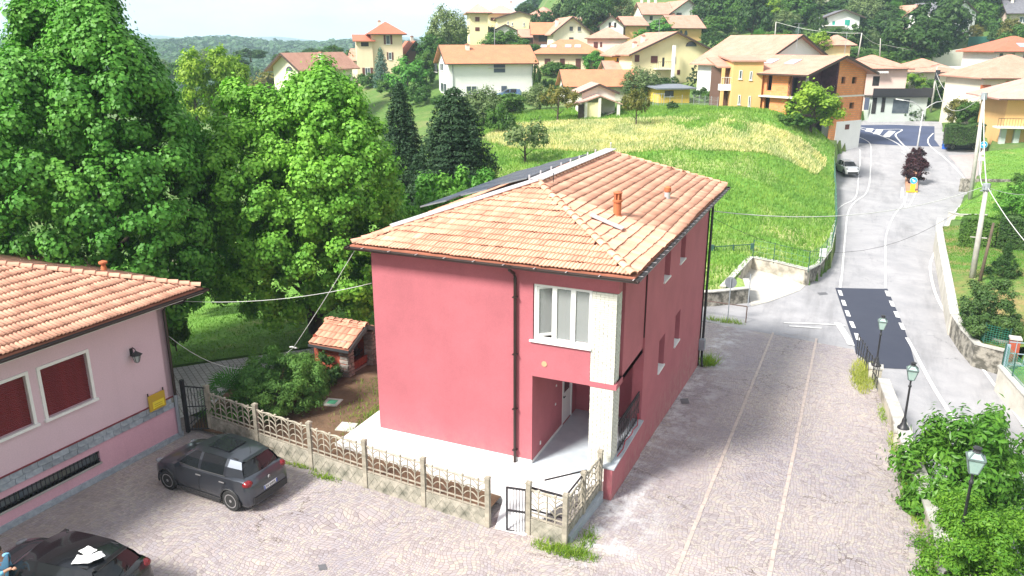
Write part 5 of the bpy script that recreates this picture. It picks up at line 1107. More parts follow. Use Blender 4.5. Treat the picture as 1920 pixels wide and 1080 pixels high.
KP = {
 'oak': [proto('t', 101+i, L_deep, 5200, .16, 70, (1, 1, 1.0), 1.12) for i in range(2)],
 'green': [proto('t', 111+i, L_mid, 5200, .16, 60, (1, 1, .95), 1.08) for i in range(2)],
 'bright': [proto('t', 121+i, L_plane2, 5000, .16, 55, (1, 1, 1.0), 1.12) for i in range(2)],
 'yellow': [proto('t', 131, L_yel, 4600, .15, 50, (1, 1, 1.15), 1.3)],
 'tall': [proto('t', 141+i, L_deep, 6500, .15, 80, (1, 1, 1.7), 1.8, prof=lambda z: 1-.35*np.clip(z, 0, 1)) for i in range(2)],
 'column': [proto('t', 151, L_yel, 5200, .13, 60, (.62, .62, 1.8), 1.85, prof=lambda z: 1-.35*np.abs(z))],
 'bush': [proto('b', 161+i, L_mid, 4200, .15, 45, (1, 1, .72), .62, trunk=False, bottom=-.5) for i in range(2)],
 'darkbush': [proto('b', 171, L_deep, 4200, .14, 45, (1, 1, .8), .68, trunk=False, bottom=-.5)],
 'ball': [proto('b', 181, L_deep, 5200, .10, 160, (1, 1, .9), .85, trunk=False, clump=.12, shell=.96)],
 'willow': [proto('t', 191, L_olive, 7500, .12, 80, (1, 1, .9), 1.15, squash=1.3)],
 'orchard': [proto('t', 201+i, L_olive, 1700, .15, 34, (1, 1, .62), 1.15, tips=1.1, clump=.2, bottom=-.25) for i in range(2)],
 'brownorch': [proto('t', 211, L_oran, 2100, .14, 34, (1, 1, .75), 1.25, tips=.6, clump=.2, bottom=-.4)],
 'purple': [proto('b', 221, L_purp, 5200, .13, 60, (1, 1, 1.15), 1.0, trunk=True)],
 'orange': [proto('t', 231, L_oran, 4800, .15, 55, (1, 1, .9), 1.05)],
 'bluespruce': [conifer('c', 241, L_blue, 4200, .20, H_=3.2, R0=1., power=.6)],
 'conifer': [conifer('c', 251, L_dark, 6000, .17, H_=3.6, R0=1.0)],
 'cypress': [proto('b', 261, L_dark, 4600, .10, 90, (.8, .8, 1.7), 1.62, trunk=False, clump=.10, shell=.94, prof=lambda z: 1-.5*np.clip(z, 0, 1)**2)],
 'thuja': [proto('b', 271, L_mid, 4600, .10, 90, (.9, .9, 1.5), 1.4, trunk=False, clump=.10, shell=.94, prof=lambda z: 1-.8*np.clip(z+.2, 0, 1.2)*.8)],
 'palm': [palm_proto(281)], 'lowpalm': [palm_proto(282, .35)]}
def plant(kind, label, u, vb, wpx, hpx, group=None, cat=None, i=None, D=None, zf=None, name=None, sink=0.0):
    """plant whose foot is at pixel (u, vb), wpx wide and hpx high in the photograph"""
    o = hit(u, vb, zf) if D is None else P(u, vb, D); k = KP[kind]; pr = k[(i if i is not None else random.randrange(len(k))) % len(k)]; m = mpp(o)
    sw = wpx*m/pr['w']; sh = hpx*m/pr['top']*1.04
    nm = name or {'bush': 'bush', 'darkbush': 'bush', 'ball': 'round_shrub', 'cypress': 'cypress', 'conifer': 'conifer_tree', 'bluespruce': 'spruce_tree', 'palm': 'palm_tree', 'lowpalm': 'palm_tree', 'thuja': 'thuja', 'purple': 'shrub'}.get(kind, 'broadleaf_tree')
    t = thing(nm, label, cat or ('bush' if kind in ('bush', 'darkbush', 'ball', 'purple', 'cypress', 'thuja') else 'tree'), o-Vector((0, 0, sink)), random.uniform(0, 6.28), group); t.scale = (sw, sw, sh)
    link('crown', pr['crown'], t)
    if pr['trunk']: link('trunk', pr['trunk'], t)
    return t
def bigtree(name, label, cx, rad, zc, n, size, leaf, K, seed, zground, clump=.13, trunk_r=.35, **kw):
    rg = np.random.default_rng(seed); t = thing(name, label, 'tree', (cx[0], cx[1], zground)); Pp, Nn = crown_pts(rad, K, n, rg, clump, **kw); Pp[:, 2] += zc-zground
    k = Pp[:, 2] > .5; Pp = Pp[k]; Nn = Nn[k]
    link('crown', leafmesh('crown', leaves(Pp, Nn, size, rg, .9), leaf), t)
    mb = MB(); limbs(mb, (0, 0, -.5), (0, 0, (zc-zground)+rad[2]*.6), rad[0]*.62, rg, 16, trunk_r, .18); mb.build('trunk', m_bark, t, True); return t
# the two large plane trees
c = P(222, 540, 31); bigtree('plane_tree', 'huge broadleaf tree rising behind the pink building at the left', c, (4.35, 4.35, 7.3), 7.4, 250000, .155, L_plane2, 1100, 301, -1.6, .07, .45, prof=lambda z: np.clip(1.07-.66*np.clip(z, 0, 1.2)**1.3, .2, 1.2), bottom=-.75)
c = P(594, 600, 35.5); bigtree('plane_tree', 'bright green broadleaf tree between the huge tree and the pink house', c, (4.55, 4.55, 5.8), 5.4, 230000, .155, L_plane, 950, 302, -1.4, .072, .4, prof=lambda z: np.clip(1.04-.24*np.clip(z, 0, 1.2)**2, .2, 1.2), bottom=-.8)
def bigconifer(label, u, vb, vt, wpx, D, n, seed, power=.8, leaf=None):
    b = P(u, vb, D); T_ = P(u, vt, D); m = mpp(b); rg = np.random.default_rng(seed); Hh = T_.z-b.z; R0 = wpx*m/2
    t = thing('conifer_tree', label, 'tree', b, rg.uniform(0, 6)); Pp, Nn = conifer_pts(n, rg, Hh, R0, int(Hh*2.6), .22, power); link('crown', leafmesh('crown', leaves(Pp, Nn, .22, rg, .4), leaf or L_dark), t)
    mb = MB(); mb.tube([(0, 0, -.5), (0, 0, Hh*.95)], [.22, .03], 8); mb.build('trunk', m_bark, t, True)
bigconifer('large dark fir standing just beyond the solar panel side of the house', 855, 372, 158, 175, 50, 42000, 311, .62)
bigconifer('dark fir behind the bright green tree, left of the large fir', 757, 380, 150, 120, 54, 30000, 312, .7)
# young leafy trees seen above the solar panels
for i, (u, vb, w_, h_, lb) in enumerate([(800, 470, 90, 130, 'light green sapling beyond the roof flashing, leftmost of its row'), (860, 440, 90, 110, 'light green sapling in front of the large dark fir'), (915, 400, 70, 76, 'light green sapling just right of the large dark fir')]):
    o = plant('bright', lb, u, vb, w_, h_, 'light green saplings beyond the solar panels', i=i, D=42); 
# more trees left of and behind the big ones
plant('tall', 'dark tree filling the gap left of the huge tree', 15, 420, 110, 230, D=60); plant('oak', 'dark tree low at the left edge behind the pink building', -10, 470, 120, 120, D=44)
plant('darkbush', 'dark ivy covered bush beside the park lawn', 375, 575, 90, 85, D=40); plant('green', 'leafy tree hanging over the corner of the pink building', 330, 660, 46, 90, D=33)
# oleander, palm, weeds in the garden
def freeplant(name, label, cat, o, rad, n, size, leaf, K, seed, aspect=.3, clump=.2, cz=None, trunk=False, **kw):
    rg = np.random.default_rng(seed); t = thing(name, label, cat, o); Pp, Nn = crown_pts(rad, K, n, rg, clump, **kw); Pp[:, 2] += (cz if cz is not None else rad[2]*.8); k = Pp[:, 2] > .02; Pp, Nn = Pp[k], Nn[k]
    link('crown', leafmesh('crown', leaves(Pp, Nn, size, rg, aspect), leaf), t)
    mb = MB()
    for k in range(7): a = k*.9; mb.tube([(.1*math.cos(a), .1*math.sin(a), -.2), (rad[0]*.5*math.cos(a), rad[1]*.5*math.sin(a), rad[2]*1.0)], [.035, .01], 5)
    mb.build('stem', m_bark2, t); return t
L_ole = leafmat('oleander leaves', (.09, .21, .045), (.18, .33, .08), .25)
p = G(535, 770, -.2); freeplant('oleander_bush', 'large round oleander bush behind the concrete fence', 'bush', (-18.0, 20.6, -.2), (1.6, 1.5, 1.1), 36000, .125, L_ole, 300, 321, .24, .12, 1.0)
freeplant('ivy_bush', 'dark shrub climbing the side of the barbecue shelter', 'bush', (-17.9, 22.9, -.4), (.7, .7, .8), 5000, .12, L_deep, 40, 322, .5, .2)
pp_ = palm_proto(283, .55, 24, 1.15); t = thing('fan_palm', 'low fan palm behind the black gate and concrete fence', 'palm', (-19.3, 19.6, -.2)); link('crown', pp_['crown'], t); link('trunk', pp_['trunk'], t)
def grass_patch(label, name, polys, n, h, mat, zf, seed, w=.02, kind='stuff', lean=.35, density=None, off=0):
    rg = np.random.default_rng(seed); poly = [(p[0], p[1]) for p in polys]; xs = [p[0] for p in poly]; ys = [p[1] for p in poly]
    X = rg.uniform(min(xs), max(xs), n*3); Y = rg.uniform(min(ys), max(ys), n*3); k = inpoly(X, Y, poly); X, Y = X[k][:n], Y[k][:n]
    if density is not None: k = rg.random(len(X)) < density(X, Y); X, Y = X[k], Y[k]
    Zz = zf(X, Y)+off; n = len(X); a = rg.uniform(0, 2*np.pi, n); hh = h*rg.uniform(.5, 1.4, n); ww = w*rg.uniform(.7, 1.4, n); lx = rg.normal(0, lean, n)*hh; ly = rg.normal(0, lean, n)*hh
    V = np.stack([np.stack([X-np.cos(a)*ww, Y-np.sin(a)*ww, Zz-.02], 1), np.stack([X+np.cos(a)*ww, Y+np.sin(a)*ww, Zz-.02], 1), np.stack([X+lx, Y+ly, Zz+hh], 1)], 1).reshape(-1, 3)
    me = npmesh(name, V, np.arange(3*n).reshape(-1, 3), mat); o = link(name, me); o['kind'] = 'stuff'; o['label'] = label; return o
L_gr = leafmat('grass blades', (.14, .27, .045), (.24, .37, .085), .3, .7); L_dry = leafmat('dry grass blades', (.55, .52, .26), (.72, .66, .40), .2, .8); L_weed = leafmat('weeds', (.15, .28, .03), (.30, .38, .06), .3)
mw = [p[:2] for p in mea_w]+meadow[8:]
grass_patch('tall green meadow grass', 'meadow_grass', mw, 110000, .30, L_gr, zTs, 331, .05)
nzf = lambda X, Y: np.array([mnoise.noise(Vector((x*.11, y*.11, 3.)))+.35*mnoise.noise(Vector((x*.4, y*.4, 1.))) for x, y in zip(X, Y)])
dry = [hit(900, 262)[:2], hit(960, 235)[:2], hit(1100, 228)[:2], hit(1250, 222)[:2], hit(1400, 232)[:2], hit(1500, 262)[:2], hit(1550, 300)[:2], hit(1530, 330)[:2], hit(1440, 290)[:2], hit(1330, 285)[:2], hit(1150, 290)[:2], hit(960, 280)[:2]]
grass_patch('straw coloured dry meadow grass', 'dry_grass', dry, 80000, .34, L_dry, zTs, 332, .05, density=lambda X, Y: np.clip(.78+1.5*nzf(X, Y), 0, 1))
lawn_p = [(-36, 18), (-31.2, 17.5), (-25.4, 23.1), (-20.6, 28), (-16, 29), (-14.2, 34), (-20, 44), (-40, 42)]
grass_patch('short lawn grass', 'lawn_grass', lawn_p, 30000, .09, L_gr, zTs, 333, .025, off=.05)
grass_patch('garden lawn grass', 'lawn_grass', g1, 26000, .08, leafmat('lawn blades', (.09, .22, .02), (.16, .30, .04), .3, .7), zTs, 334, .03, density=lambda X, Y: np.clip(.5+1.5*nzf(X, Y), 0, 1), off=.05)
grass_patch('upper garden lawn grass', 'lawn_grass', g2, 20000, .10, L_gr, zTs, 335, .04, off=.05)
def tuft(label, cx, cy, r, n, h, seed, zf, mat=None):
    fall = lambda X, Y: np.clip(1.25-np.hypot((X-cx)/r[0], (Y-cy)/r[1]), 0, 1)**1.3*(.35+.65*(np.sin(X*9+seed)*np.cos(Y*7.3+seed*2)*.5+.5))*1.3
    r = (r[0]*1.35, r[1]*1.1)
    poly = [(cx+r[0]*math.cos(a), cy+r[1]*math.sin(a)) for a in [k*math.pi/5 for k in range(10)]]
    return grass_patch(label, 'weeds', poly, n, h, mat or L_weed, zf, seed, .014, lean=.6, density=fall)
tuft('green weeds at the foot of the short fence corner', -5.85, 16.95, (.75, .28), 1800, .16, 341, zP); tuft('weeds along the corner fence', -5.45, 17.6, (.2, .7), 600, .14, 342, zP)
tuft('weeds at the fence foot', -13.9, 17.5, (.5, .12), 500, .12, 343, zP); tuft('weeds behind the car', -15.0, 17.75, (.7, .1), 500, .10, 344, zP)
tuft('yellow weeds at the end of the yard wall', 1.45, 36.2, (.42, 2.5), 3600, .2, 345, zP, leafmat('yellow weeds', (.38, .40, .07), (.52, .48, .14), .3))
for k, (y_, n_) in enumerate([(31.5, 500), (28.5, 500), (25.5, 500), (23, 700), (20.6, 900)]): tuft('weeds along the yard wall', float(np.interp(y_, [p[1] for p in ep], [p[0] for p in ep]))-.12, y_, (.14, 1.3), n_, .12, 350+k, zP)
tuft('weeds by the downpipe', -5.1, 34.6, (.35, .6), 700, .45, 361, zP); tuft('weeds at the handrail', hitP(1360, 605)[0], hitP(1360, 605)[1], (.9, .25), 700, .3, 362, zP)
tuft('weeds in the garden soil', -15.2, 21.5, (.8, 1.6), 700, .12, 363, gs); tuft('weeds in the garden soil bed', -15.6, 23.5, (1.0, 1.0), 700, .12, 364, gs); tuft('grass beside the apron', -14.7, 22.5, (.18, 3.2), 1200, .12, 365, gs)
# shrubs at the lower right, over the yard wall
L_sh = leafmat('glossy shrub leaves', (.07, .19, .025), (.14, .30, .04), .3, .35)
freeplant('box_hedge', 'dense fresh green box hedge filling the lower right corner', 'hedge', (4.6, 20.1, -3.4), (1.8, 3.6, 2.7), 92000, .088, L_box, 460, 371, .55, .085, 2.0, squash=1.2, tips=.35)
freeplant('box_hedge', 'darker shrub right of the box hedge at the right edge of the road', 'hedge', (6.5, 22.3, -3.4), (1.2, 2.0, 1.7), 20000, .10, L_plane2, 160, 372, .5, .12, 1.5)
freeplant('leafy_shrub', 'tall glossy leaved shrub between two lantern posts on the yard wall', 'bush', (3.95, 24.6, -2.2), (1.35, 1.9, 2.1), 15000, .21, L_sh, 60, 373, .42, .2, 2.0, tips=.5)
freeplant('leafy_shrub', 'loose upright shrub with light tips beside the road edge', 'bush', (5.05, 26.0, -3.1), (1.0, 1.0, 2.1), 6000, .21, L_sh, 36, 374, .42, .2, 2.7, tips=1.0)
freeplant('leafy_shrub', 'small leafy shrub leaning over the wall foot near the yard', 'bush', (3.15, 23.2, -1.3), (.6, .95, .75), 4600, .16, L_sh, 34, 375, .42, .22, .6)
freeplant('leafy_shrub', 'leafy growth hiding the foot of the half sunk lantern post', 'bush', (3.62, 18.7, -1.2), (.9, 1.2, 2.15), 30000, .09, L_box, 150, 376, .5, .12, 1.3)
# garden right of the road
def gpix(name, label, u, vb, wpx, hpx, leaf, n, size, seed, **kw):
    o = hit(u, vb); m = mpp(o); return freeplant(name, label, 'bush', o, (wpx*m/2.5, wpx*m/2.5, hpx*m/2.0), int(n*1.4), size, leaf, kw.pop('K', 90), seed, kw.pop('aspect', .5), kw.pop('clump', .16), **kw)
gpix('garden_shrub', 'large dark loose shrub behind the green mesh fence', 1850, 632, 125, 118, leafmat('dark shrub leaves', (.045, .10, .03), (.09, .16, .045), .2), 14000, .13, 381)
o = hit(1880, 520); m = mpp(o); rg = np.random.default_rng(382); t = thing('clipped_conifer', 'dense cone-shaped dwarf conifer on the brown patch of lawn', 'bush', o)
Pp, Nn = crown_pts((62*m/2, 62*m/2, 60*m), 170, 13000, rg, .09, shell=.95, bottom=-.02, prof=lambda z: np.clip(1.08-.95*z, .08, 1)); link('crown', leafmesh('crown', leaves(Pp, Nn, .08, rg, .5), L_deep), t)
mb = MB(); mb.tube([(0, 0, -.2), (0, 0, 40*m)], [.08, .02], 6); mb.build('trunk', m_bark, t)
def hedge(label, u0, v0, u1, v1, hpx, n, seed, leaf=None, depth=.5):
    a, b = hit(u0, v0), hit(u1, v1); m = mpp((a+b)/2); L_ = (b-a).length; h = hpx*m; d = (b-a).normalized(); s = d.cross(Vector((0, 0, 1))); rg = np.random.default_rng(seed)
    t = thing('hedge', label, 'hedge', a); x = rg.uniform(0, L_, n); k = rg.random(n); y = np.where(k < .5, rg.choice([-1, 1], n)*depth, rg.uniform(-depth, depth, n)); z = np.where(k < .5, rg.uniform(0, h, n), h)+.12*np.sin(x*2.3)*h*.5+rg.normal(0, .05, n); y = y*(1+.15*np.sin(x*1.7+z*2))+rg.normal(0, .05, n)
    P_ = np.stack([x, y, z], 1) @ np.array([list(d), list(s), [0, 0, 1]]); N_ = np.stack([y*0, np.sign(y), np.where(k < .5, .3, 1)], 1) @ np.array([list(d), list(s), [0, 0, 1]])+rg.normal(size=(n, 3))*.5
    link('foliage', leafmesh('foliage', leaves(P_, N_, .16, rg, .5), leaf or L_mid), t); mb = MB(); mb.beam((0, 0, h*.45), (b-a)+Vector((0, 0, h*.45)), depth*1.5, h*.85); mb.build('twigs', M('hedge twigs', (.03, .045, .015), (.02, .03, .01), 8), t)
    return t
hedge('thick mid green hedge behind the tall utility pole', 1797, 458, 1865, 462, 50, 6000, 391, None, .8)
hedge('dark clipped hedge at the back of the conical shrub garden', 1868, 463, 1940, 468, 55, 6000, 392, L_deep, .7)
gpix('garden_shrub', 'bright leafy vine shrub at the right edge above the dark hedge', 1905, 412, 95, 75, L_plane2, 7000, .16, 383)
gpix('garden_shrub', 'light green shrub low in the upper garden at the right edge', 1915, 372, 60, 50, L_mid, 4000, .16, 384)
gpix('weed_clump', 'leafy clump at the foot of the upper garden wall', 1850, 350, 26, 18, L_mid, 1200, .14, 385, K=20) if False else None
t = thing('well_cover', 'round stone well cover in the garden behind the green mesh fence', 'cover', hit(1878, 637)); m = mpp(t.location); mb = MB(); mb.lathe((0, 0, -.1), [(21*m, 0), (21*m, .22), (18*m, .24), (18*m, .17), (2*m, .17)], 20); mb.build('ring', m_conc, t)
# ---------------------------------------------------------------- village houses
def roofmat(name, c, c2, row=.13):
    if name in MATS: return MATS[name]
    m, t, b = newmat(name); tcn = t.nodes.new('ShaderNodeTexCoord'); k = mixcol(t, ramp(t, ntex(t, .8, 6, .7), .35, .66), c, c2)
    k = mixcol(t, 1.0, k, ramp(t, ntex(t, 9, 2, .8), .3, .7, (.8,)*3, (1.15,)*3), 'MULTIPLY')
    sx = t.nodes.new('ShaderNodeSeparateXYZ'); t.links.new(tcn.outputs['Object'], sx.inputs[0]); dv = t.nodes.new('ShaderNodeMath'); dv.operation = 'DIVIDE'; dv.inputs[1].default_value = row; t.links.new(sx.outputs[2], dv.inputs[0])
    fr_ = t.nodes.new('ShaderNodeMath'); fr_.operation = 'FRACT'; t.links.new(dv.outputs[0], fr_.inputs[0]); k = mixcol(t, 1.0, k, ramp(t, fr_.outputs[0], .0, .35, (.62, .52, .5), (1, 1, 1)), 'MULTIPLY')
    t.links.new(k, b.inputs['Base Color']); b.inputs['Roughness'].default_value = .85; bump(t, b, fr_.outputs[0], .5, .04); return m
RM = dict(o=roofmat('village roof orange', (.58, .25, .13), (.48, .20, .11)), s=roofmat('village roof salmon', (.58, .32, .24), (.46, .24, .17)), r=roofmat('village roof red', (.52, .17, .10), (.45, .14, .08)),
          g=M('village roof grey', (.16, .16, .18), (.11, .11, .13), 2, .8), p=roofmat('village roof pink', (.62, .38, .32), (.50, .30, .25)), d=M('tarred flat roof', (.20, .22, .26), (.15, .17, .2), 2, .8))
def wallm(n, c, s=.05): return plaster('wall '+n, c, .93, .5, s)
WM = dict(white=wallm('white', (.84, .84, .82), .03), cream=wallm('cream', (.82, .76, .60)), yellow=wallm('yellow', (.84, .75, .44)), orange=wallm('orange', (.74, .46, .19)), peach=wallm('peach', (.82, .66, .46)), pink=wallm('pink', (.80, .62, .54)),
          ochre=wallm('ochre', (.74, .52, .08)), grey=wallm('grey', (.45, .44, .42), .12), brown=wallm('timber brown', (.14, .07, .05)), pale=wallm('pale', (.74, .70, .62), .1), green=wallm('pale green', (.50, .56, .52)))
m_shb = M('brown shutters', (.14, .04, .03), (.10, .03, .025), 6, .6); m_shg = M('green shutters', (.03, .36, .28), (.03, .3, .24), 6, .6); m_sho = M('orange roller blind', (.55, .17, .07), (.48, .14, .06), 6, .6); m_shblue = M('grey blue shutters', (.10, .12, .18), (.08, .10, .15), 6, .6)
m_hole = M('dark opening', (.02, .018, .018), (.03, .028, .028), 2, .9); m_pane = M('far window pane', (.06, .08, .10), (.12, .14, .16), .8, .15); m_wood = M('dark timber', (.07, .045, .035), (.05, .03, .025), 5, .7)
def village_house(label, u0, u1, vb, ve, D, depth_, yaw=0, roof='gx', rise=1.6, wall='cream', rc='s', over=.5, wins=(), chim=(), name='house', sink=3, D_abs=True, width=None, group=None):
    if D >= 150: D = min(D, depth(hit(u0, vb, None, 60, 400))-1.5)
    base = P(u0, vb, D); yw = YAW+R(yaw); ux = Vector((math.cos(yw), math.sin(yw), 0)); r1, f1 = ray(u1, vb)
    # width so that the far end of the front shows at u1
    den = ux.x*r1.y-ux.y*r1.x; w_ = width or abs((base.y*r1.x-base.x*r1.y)/den); h = P(u0, ve, D).z-base.z
    t = thing(name, label, 'house', base, yw, group); Mx = Matrix.Translation(base) @ Matrix.Rotation(yw, 4, 'Z'); Mi = Mx.inverted(); dp = depth_
    wl = MB(); wl.box(0, w_, 0, dp, -sink, h)
    if roof == 'gy': wl.add([(0, 0, h), (w_, 0, h), (w_/2, 0, h+rise), (0, dp, h), (w_, dp, h), (w_/2, dp, h+rise)], [(0, 1, 2), (4, 3, 5)])
    if roof == 'gx': wl.add([(0, 0, h), (0, dp, h), (0, dp/2, h+rise), (w_, 0, h), (w_, dp, h), (w_, dp/2, h+rise)], [(1, 0, 2), (3, 4, 5)])
    if roof == 'shed': wl.add([(0, 0, h), (w_, 0, h), (w_, dp, h+rise), (0, dp, h+rise)], [(2, 3, 0, 1), (0, 3, 2), (0, 2, 3)])
    wobj = wl.build('wall', WM[wall], t); rb = MB(); o = over; th = .18
    def slab(pts):
        n = len(pts); lo = [(p[0], p[1], p[2]-th) for p in pts]; rb.add(list(pts)+lo, [tuple(range(n)), tuple(range(2*n-1, n-1, -1))]+[(i, n+i, n+(i+1) % n, (i+1) % n) for i in range(n)])
    hz = h+.16
    if roof == 'gx':
        k = o*rise/(dp/2); slab([(-o, -o, hz-k), (w_+o, -o, hz-k), (w_+o, dp/2, hz+rise), (-o, dp/2, hz+rise)]); slab([(w_+o, dp+o, hz-k), (-o, dp+o, hz-k), (-o, dp/2+.001, hz+rise), (w_+o, dp/2+.001, hz+rise)])
    elif roof == 'gy':
        k = o*rise/(w_/2); slab([(-o, dp+o, hz-k), (-o, -o, hz-k), (w_/2, -o, hz+rise), (w_/2, dp+o, hz+rise)]); slab([(w_+o, -o, hz-k), (w_+o, dp+o, hz-k), (w_/2+.001, dp+o, hz+rise), (w_/2+.001, -o, hz+rise)])
    elif roof == 'hip':
        a = min(w_, dp)/2; k = .0; L1, L2 = ((a, dp/2), (w_-a, dp/2)) if w_ >= dp else ((w_/2, a), (w_/2, dp-a)); A, B, C, Dd = (-o, -o, hz), (w_+o, -o, hz), (w_+o, dp+o, hz), (-o, dp+o, hz); p, q_ = (*L1, hz+rise), (*L2, hz+rise)
        lo = [(v_[0], v_[1], v_[2]-th) for v_ in (A, B, C, Dd)]
        if w_ >= dp: F = [(0, 1, 5, 4), (1, 2, 5), (2, 3, 4, 5), (3, 0, 4)]
        else: F = [(0, 1, 4), (1, 2, 5, 4), (2, 3, 5), (3, 0, 4, 5)]
        rb.add([A, B, C, Dd, p, q_]+lo, F+[(6, 7, 1, 0), (7, 8, 2, 1), (8, 9, 3, 2), (9, 6, 0, 3), (9, 8, 7, 6)])
    elif roof == 'shed': slab([(-o, -o, hz), (w_+o, -o, hz), (w_+o, dp+o, hz+rise), (-o, dp+o, hz+rise)])
    robj = rb.build('roof', RM[rc], t)
    eb = MB()
    if roof in ('gx', 'hip'): k = o*rise/(dp/2) if roof == 'gx' else 0; eb.beam((-o, -o-.05, hz-k-.12), (w_+o, -o-.05, hz-k-.12), .1, .12)
    if roof == 'gy': k = o*rise/(w_/2); eb.beam((-o, -o-.02, hz-k-.12), (w_/2, -o-.02, hz+rise-.12), .06, .26); eb.beam((w_+o, -o-.02, hz-k-.12), (w_/2, -o-.02, hz+rise-.12), .06, .26)
    if roof == 'gx': k = o*rise/(dp/2); eb.beam((-o-.02, -o, hz-k-.12), (-o-.02, dp/2, hz+rise-.12), .06, .24); eb.beam((w_+o+.02, -o, hz-k-.12), (w_+o+.02, dp/2, hz+rise-.12), .06, .24)
    if eb.v: eb.build('fascia', m_wood, t)
    oo = Mi @ O3
    def onface(face, u, v):
        r, f = ray(u, v); d = Mi.to_3x3() @ r
        if face == 'F': s = -oo.y/d.y
        elif face == 'L': s = -oo.x/d.x
        else: s = (w_-oo.x)/d.x
        return oo+d*s
    for wd in wins:
        face, a, b, c, d_, st = wd[:6]; p, q_ = onface(face, a, d_), onface(face, c if False else b, c)
        # a,b = u range; c,d_ = v range
        p = onface(face, a, d_); q_ = onface(face, b, c)
        if face == 'F': o_, uu, ww = (p.x, 0, p.z), (1, 0, 0), q_.x-p.x
        elif face == 'L': o_, uu, ww = (0, p.y, p.z), (0, -1, 0), p.y-q_.y
        else: o_, uu, ww = (w_, p.y, p.z), (0, 1, 0), q_.y-p.y
        hh = q_.z-p.z
        if ww < .15 or hh < .15: continue
        uu = Vector(uu); nn_ = Vector((uu.y, -uu.x, 0)); o_ = Vector(o_)
        def plate(x0, x1, z0, z1, d0, d1, nm, mt, par):
            mb = MB(); cc = o_+uu*(x0+x1)/2+nn_*(d0+d1)/2+Vector((0, 0, (z0+z1)/2)); mb.obox(cc, uu*(x1-x0)/2, nn_*(d1-d0)/2, Vector((0, 0, (z1-z0)/2))); return mb.build(nm, mt, par)
        if st in ('shut', 'green', 'blind', 'blue'):
            ob = plate(0, ww, 0, hh, 0, .06, 'shutter', {'shut': m_shb, 'green': m_shg, 'blind': m_sho, 'blue': m_shblue}[st], t)
            mb = MB(); z = .12
            while z < hh-.05: c_ = o_+uu*ww/2+nn_*.07+Vector((0, 0, z)); mb.obox(c_, uu*(ww/2-.03), nn_*.012, Vector((0, 0, .02))); z += .16
            q2_ = mb.build('slats', {'shut': m_shb, 'green': m_shg, 'blind': m_sho, 'blue': m_shblue}[st], ob); q2_['kind'] = 'stuff'
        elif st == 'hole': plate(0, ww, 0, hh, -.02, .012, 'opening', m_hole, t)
        elif st == 'arch':
            mb = MB(); n = 12; V = [o_+nn_*.03, o_+uu*ww+nn_*.03]+[o_+uu*(ww/2+ww/2*math.cos(k*math.pi/n))+Vector((0, 0, hh*math.sin(k*math.pi/n)))+nn_*.03 for k in range(1, n)]
            mb.add(V, [tuple([0, 1]+list(range(2, n+1)))]); ob = mb.build('window', m_pane, t); mb = MB(); mb.tube([o_+uu*(ww/2+ww/2*math.cos(k*math.pi/n))+Vector((0, 0, hh*math.sin(k*math.pi/n)))+nn_*.03 for k in range(n+1)], .05, 5); mb.build('frame', m_wood, ob)
        else:
            ob = window_unit(t, o_, uu, ww, hh, 2 if ww > .9 else 1, .07, .07, m_white if st != 'darkframe' else m_wood, m_pane)
            if st == 'open':
                for s in (-1, 1): x = -ww*.5-.03 if s < 0 else ww+.03; plate(x, x+ww*.5, 0, hh, 0, .05, 'shutter', m_shb, t)
            plate(-.08, ww+.08, -.08, 0, 0, .12, 'sill', m_sill, ob)
    for fx, fy, hc in chim:
        mb = MB(); x, y = fx*w_, fy*dp; zr_ = hz+rise*(1-abs(fy-.5)*2 if roof in ('gx', 'hip') else 1-abs(fx-.5)*2)-.3; mb.box(x-.28, x+.28, y-.28, y+.28, zr_, zr_+hc+.3); co = mb.build('chimney', WM['pale'], t)
        mb = MB(); mb.box(x-.36, x+.36, y-.36, y+.36, zr_+hc+.3, zr_+hc+.38); mb.box(x-.2, x+.2, y-.2, y+.2, zr_+hc+.381, zr_+hc+.5); mb.build('chimney_cap', RM['s'], co)
    t['_w'] = w_; return t, w_, h, dp, onface, Mx
def balcony(t, x0, x1, z, out=1.1, mat=None, rail=1.0, railmat=None, solid=False):
    mb = MB(); mb.box(x0, x1, -out, -.002, z-.18, z); sl_ = mb.build('balcony', mat or WM['pale'], t)
    if solid: mb = MB(); mb.box(x0, x1, -out-.06, -out, z, z+rail); mb.box(x0-.06, x0, -out-.06, 0, z, z+rail); mb.box(x1, x1+.06, -out-.06, 0, z, z+rail); mb.build('parapet', railmat or m_wood, sl_); return
    mb = MB(); mb.beam((x0, -out, z+rail), (x1, -out, z+rail), .05, .05); n = max(3, int((x1-x0)/.3))
    for k in range(n+1): mb.beam((x0+(x1-x0)*k/n, -out, z), (x0+(x1-x0)*k/n, -out, z+rail), .03, .03)
    mb.build('railing', railmat or m_dark, sl_)
VH = village_house
# left
VH('tall peach house with brown shutters and red pyramid roof', 700, 757, 141, 65, 158, 7, 12, 'hip', 2.3, 'peach', 'r', .9, [('F', 724, 731, 66, 83, 'open'), ('F', 729, 734, 98, 112, 'open'), ('R', 758, 761, 80, 90, 'hole')], [(.3, .4, .5)])
VH('lower wing with balcony opening on the left of the tall peach house', 671, 701, 142, 78, 157, 6, 12, 'shed', 1.2, 'peach', 'r', .6, [('F', 677, 691, 79, 87, 'hole'), ('F', 685, 694, 127, 141, 'open')])
VH('cream gabled house with arched attic window half hidden by the bright green tree', 515, 560, 160, 124, 118, 14, -22, 'gy', 1.7, 'cream', 's', .9, [('F', 537, 548, 125, 133, 'arch')], [(.8, .5, .9), (.2, .2, .5)])
VH('pale orange roofed house peeping out left of the tall peach house', 655, 678, 125, 113, 170, 9, 0, 'gx', 2.0, 'cream', 's', .5)
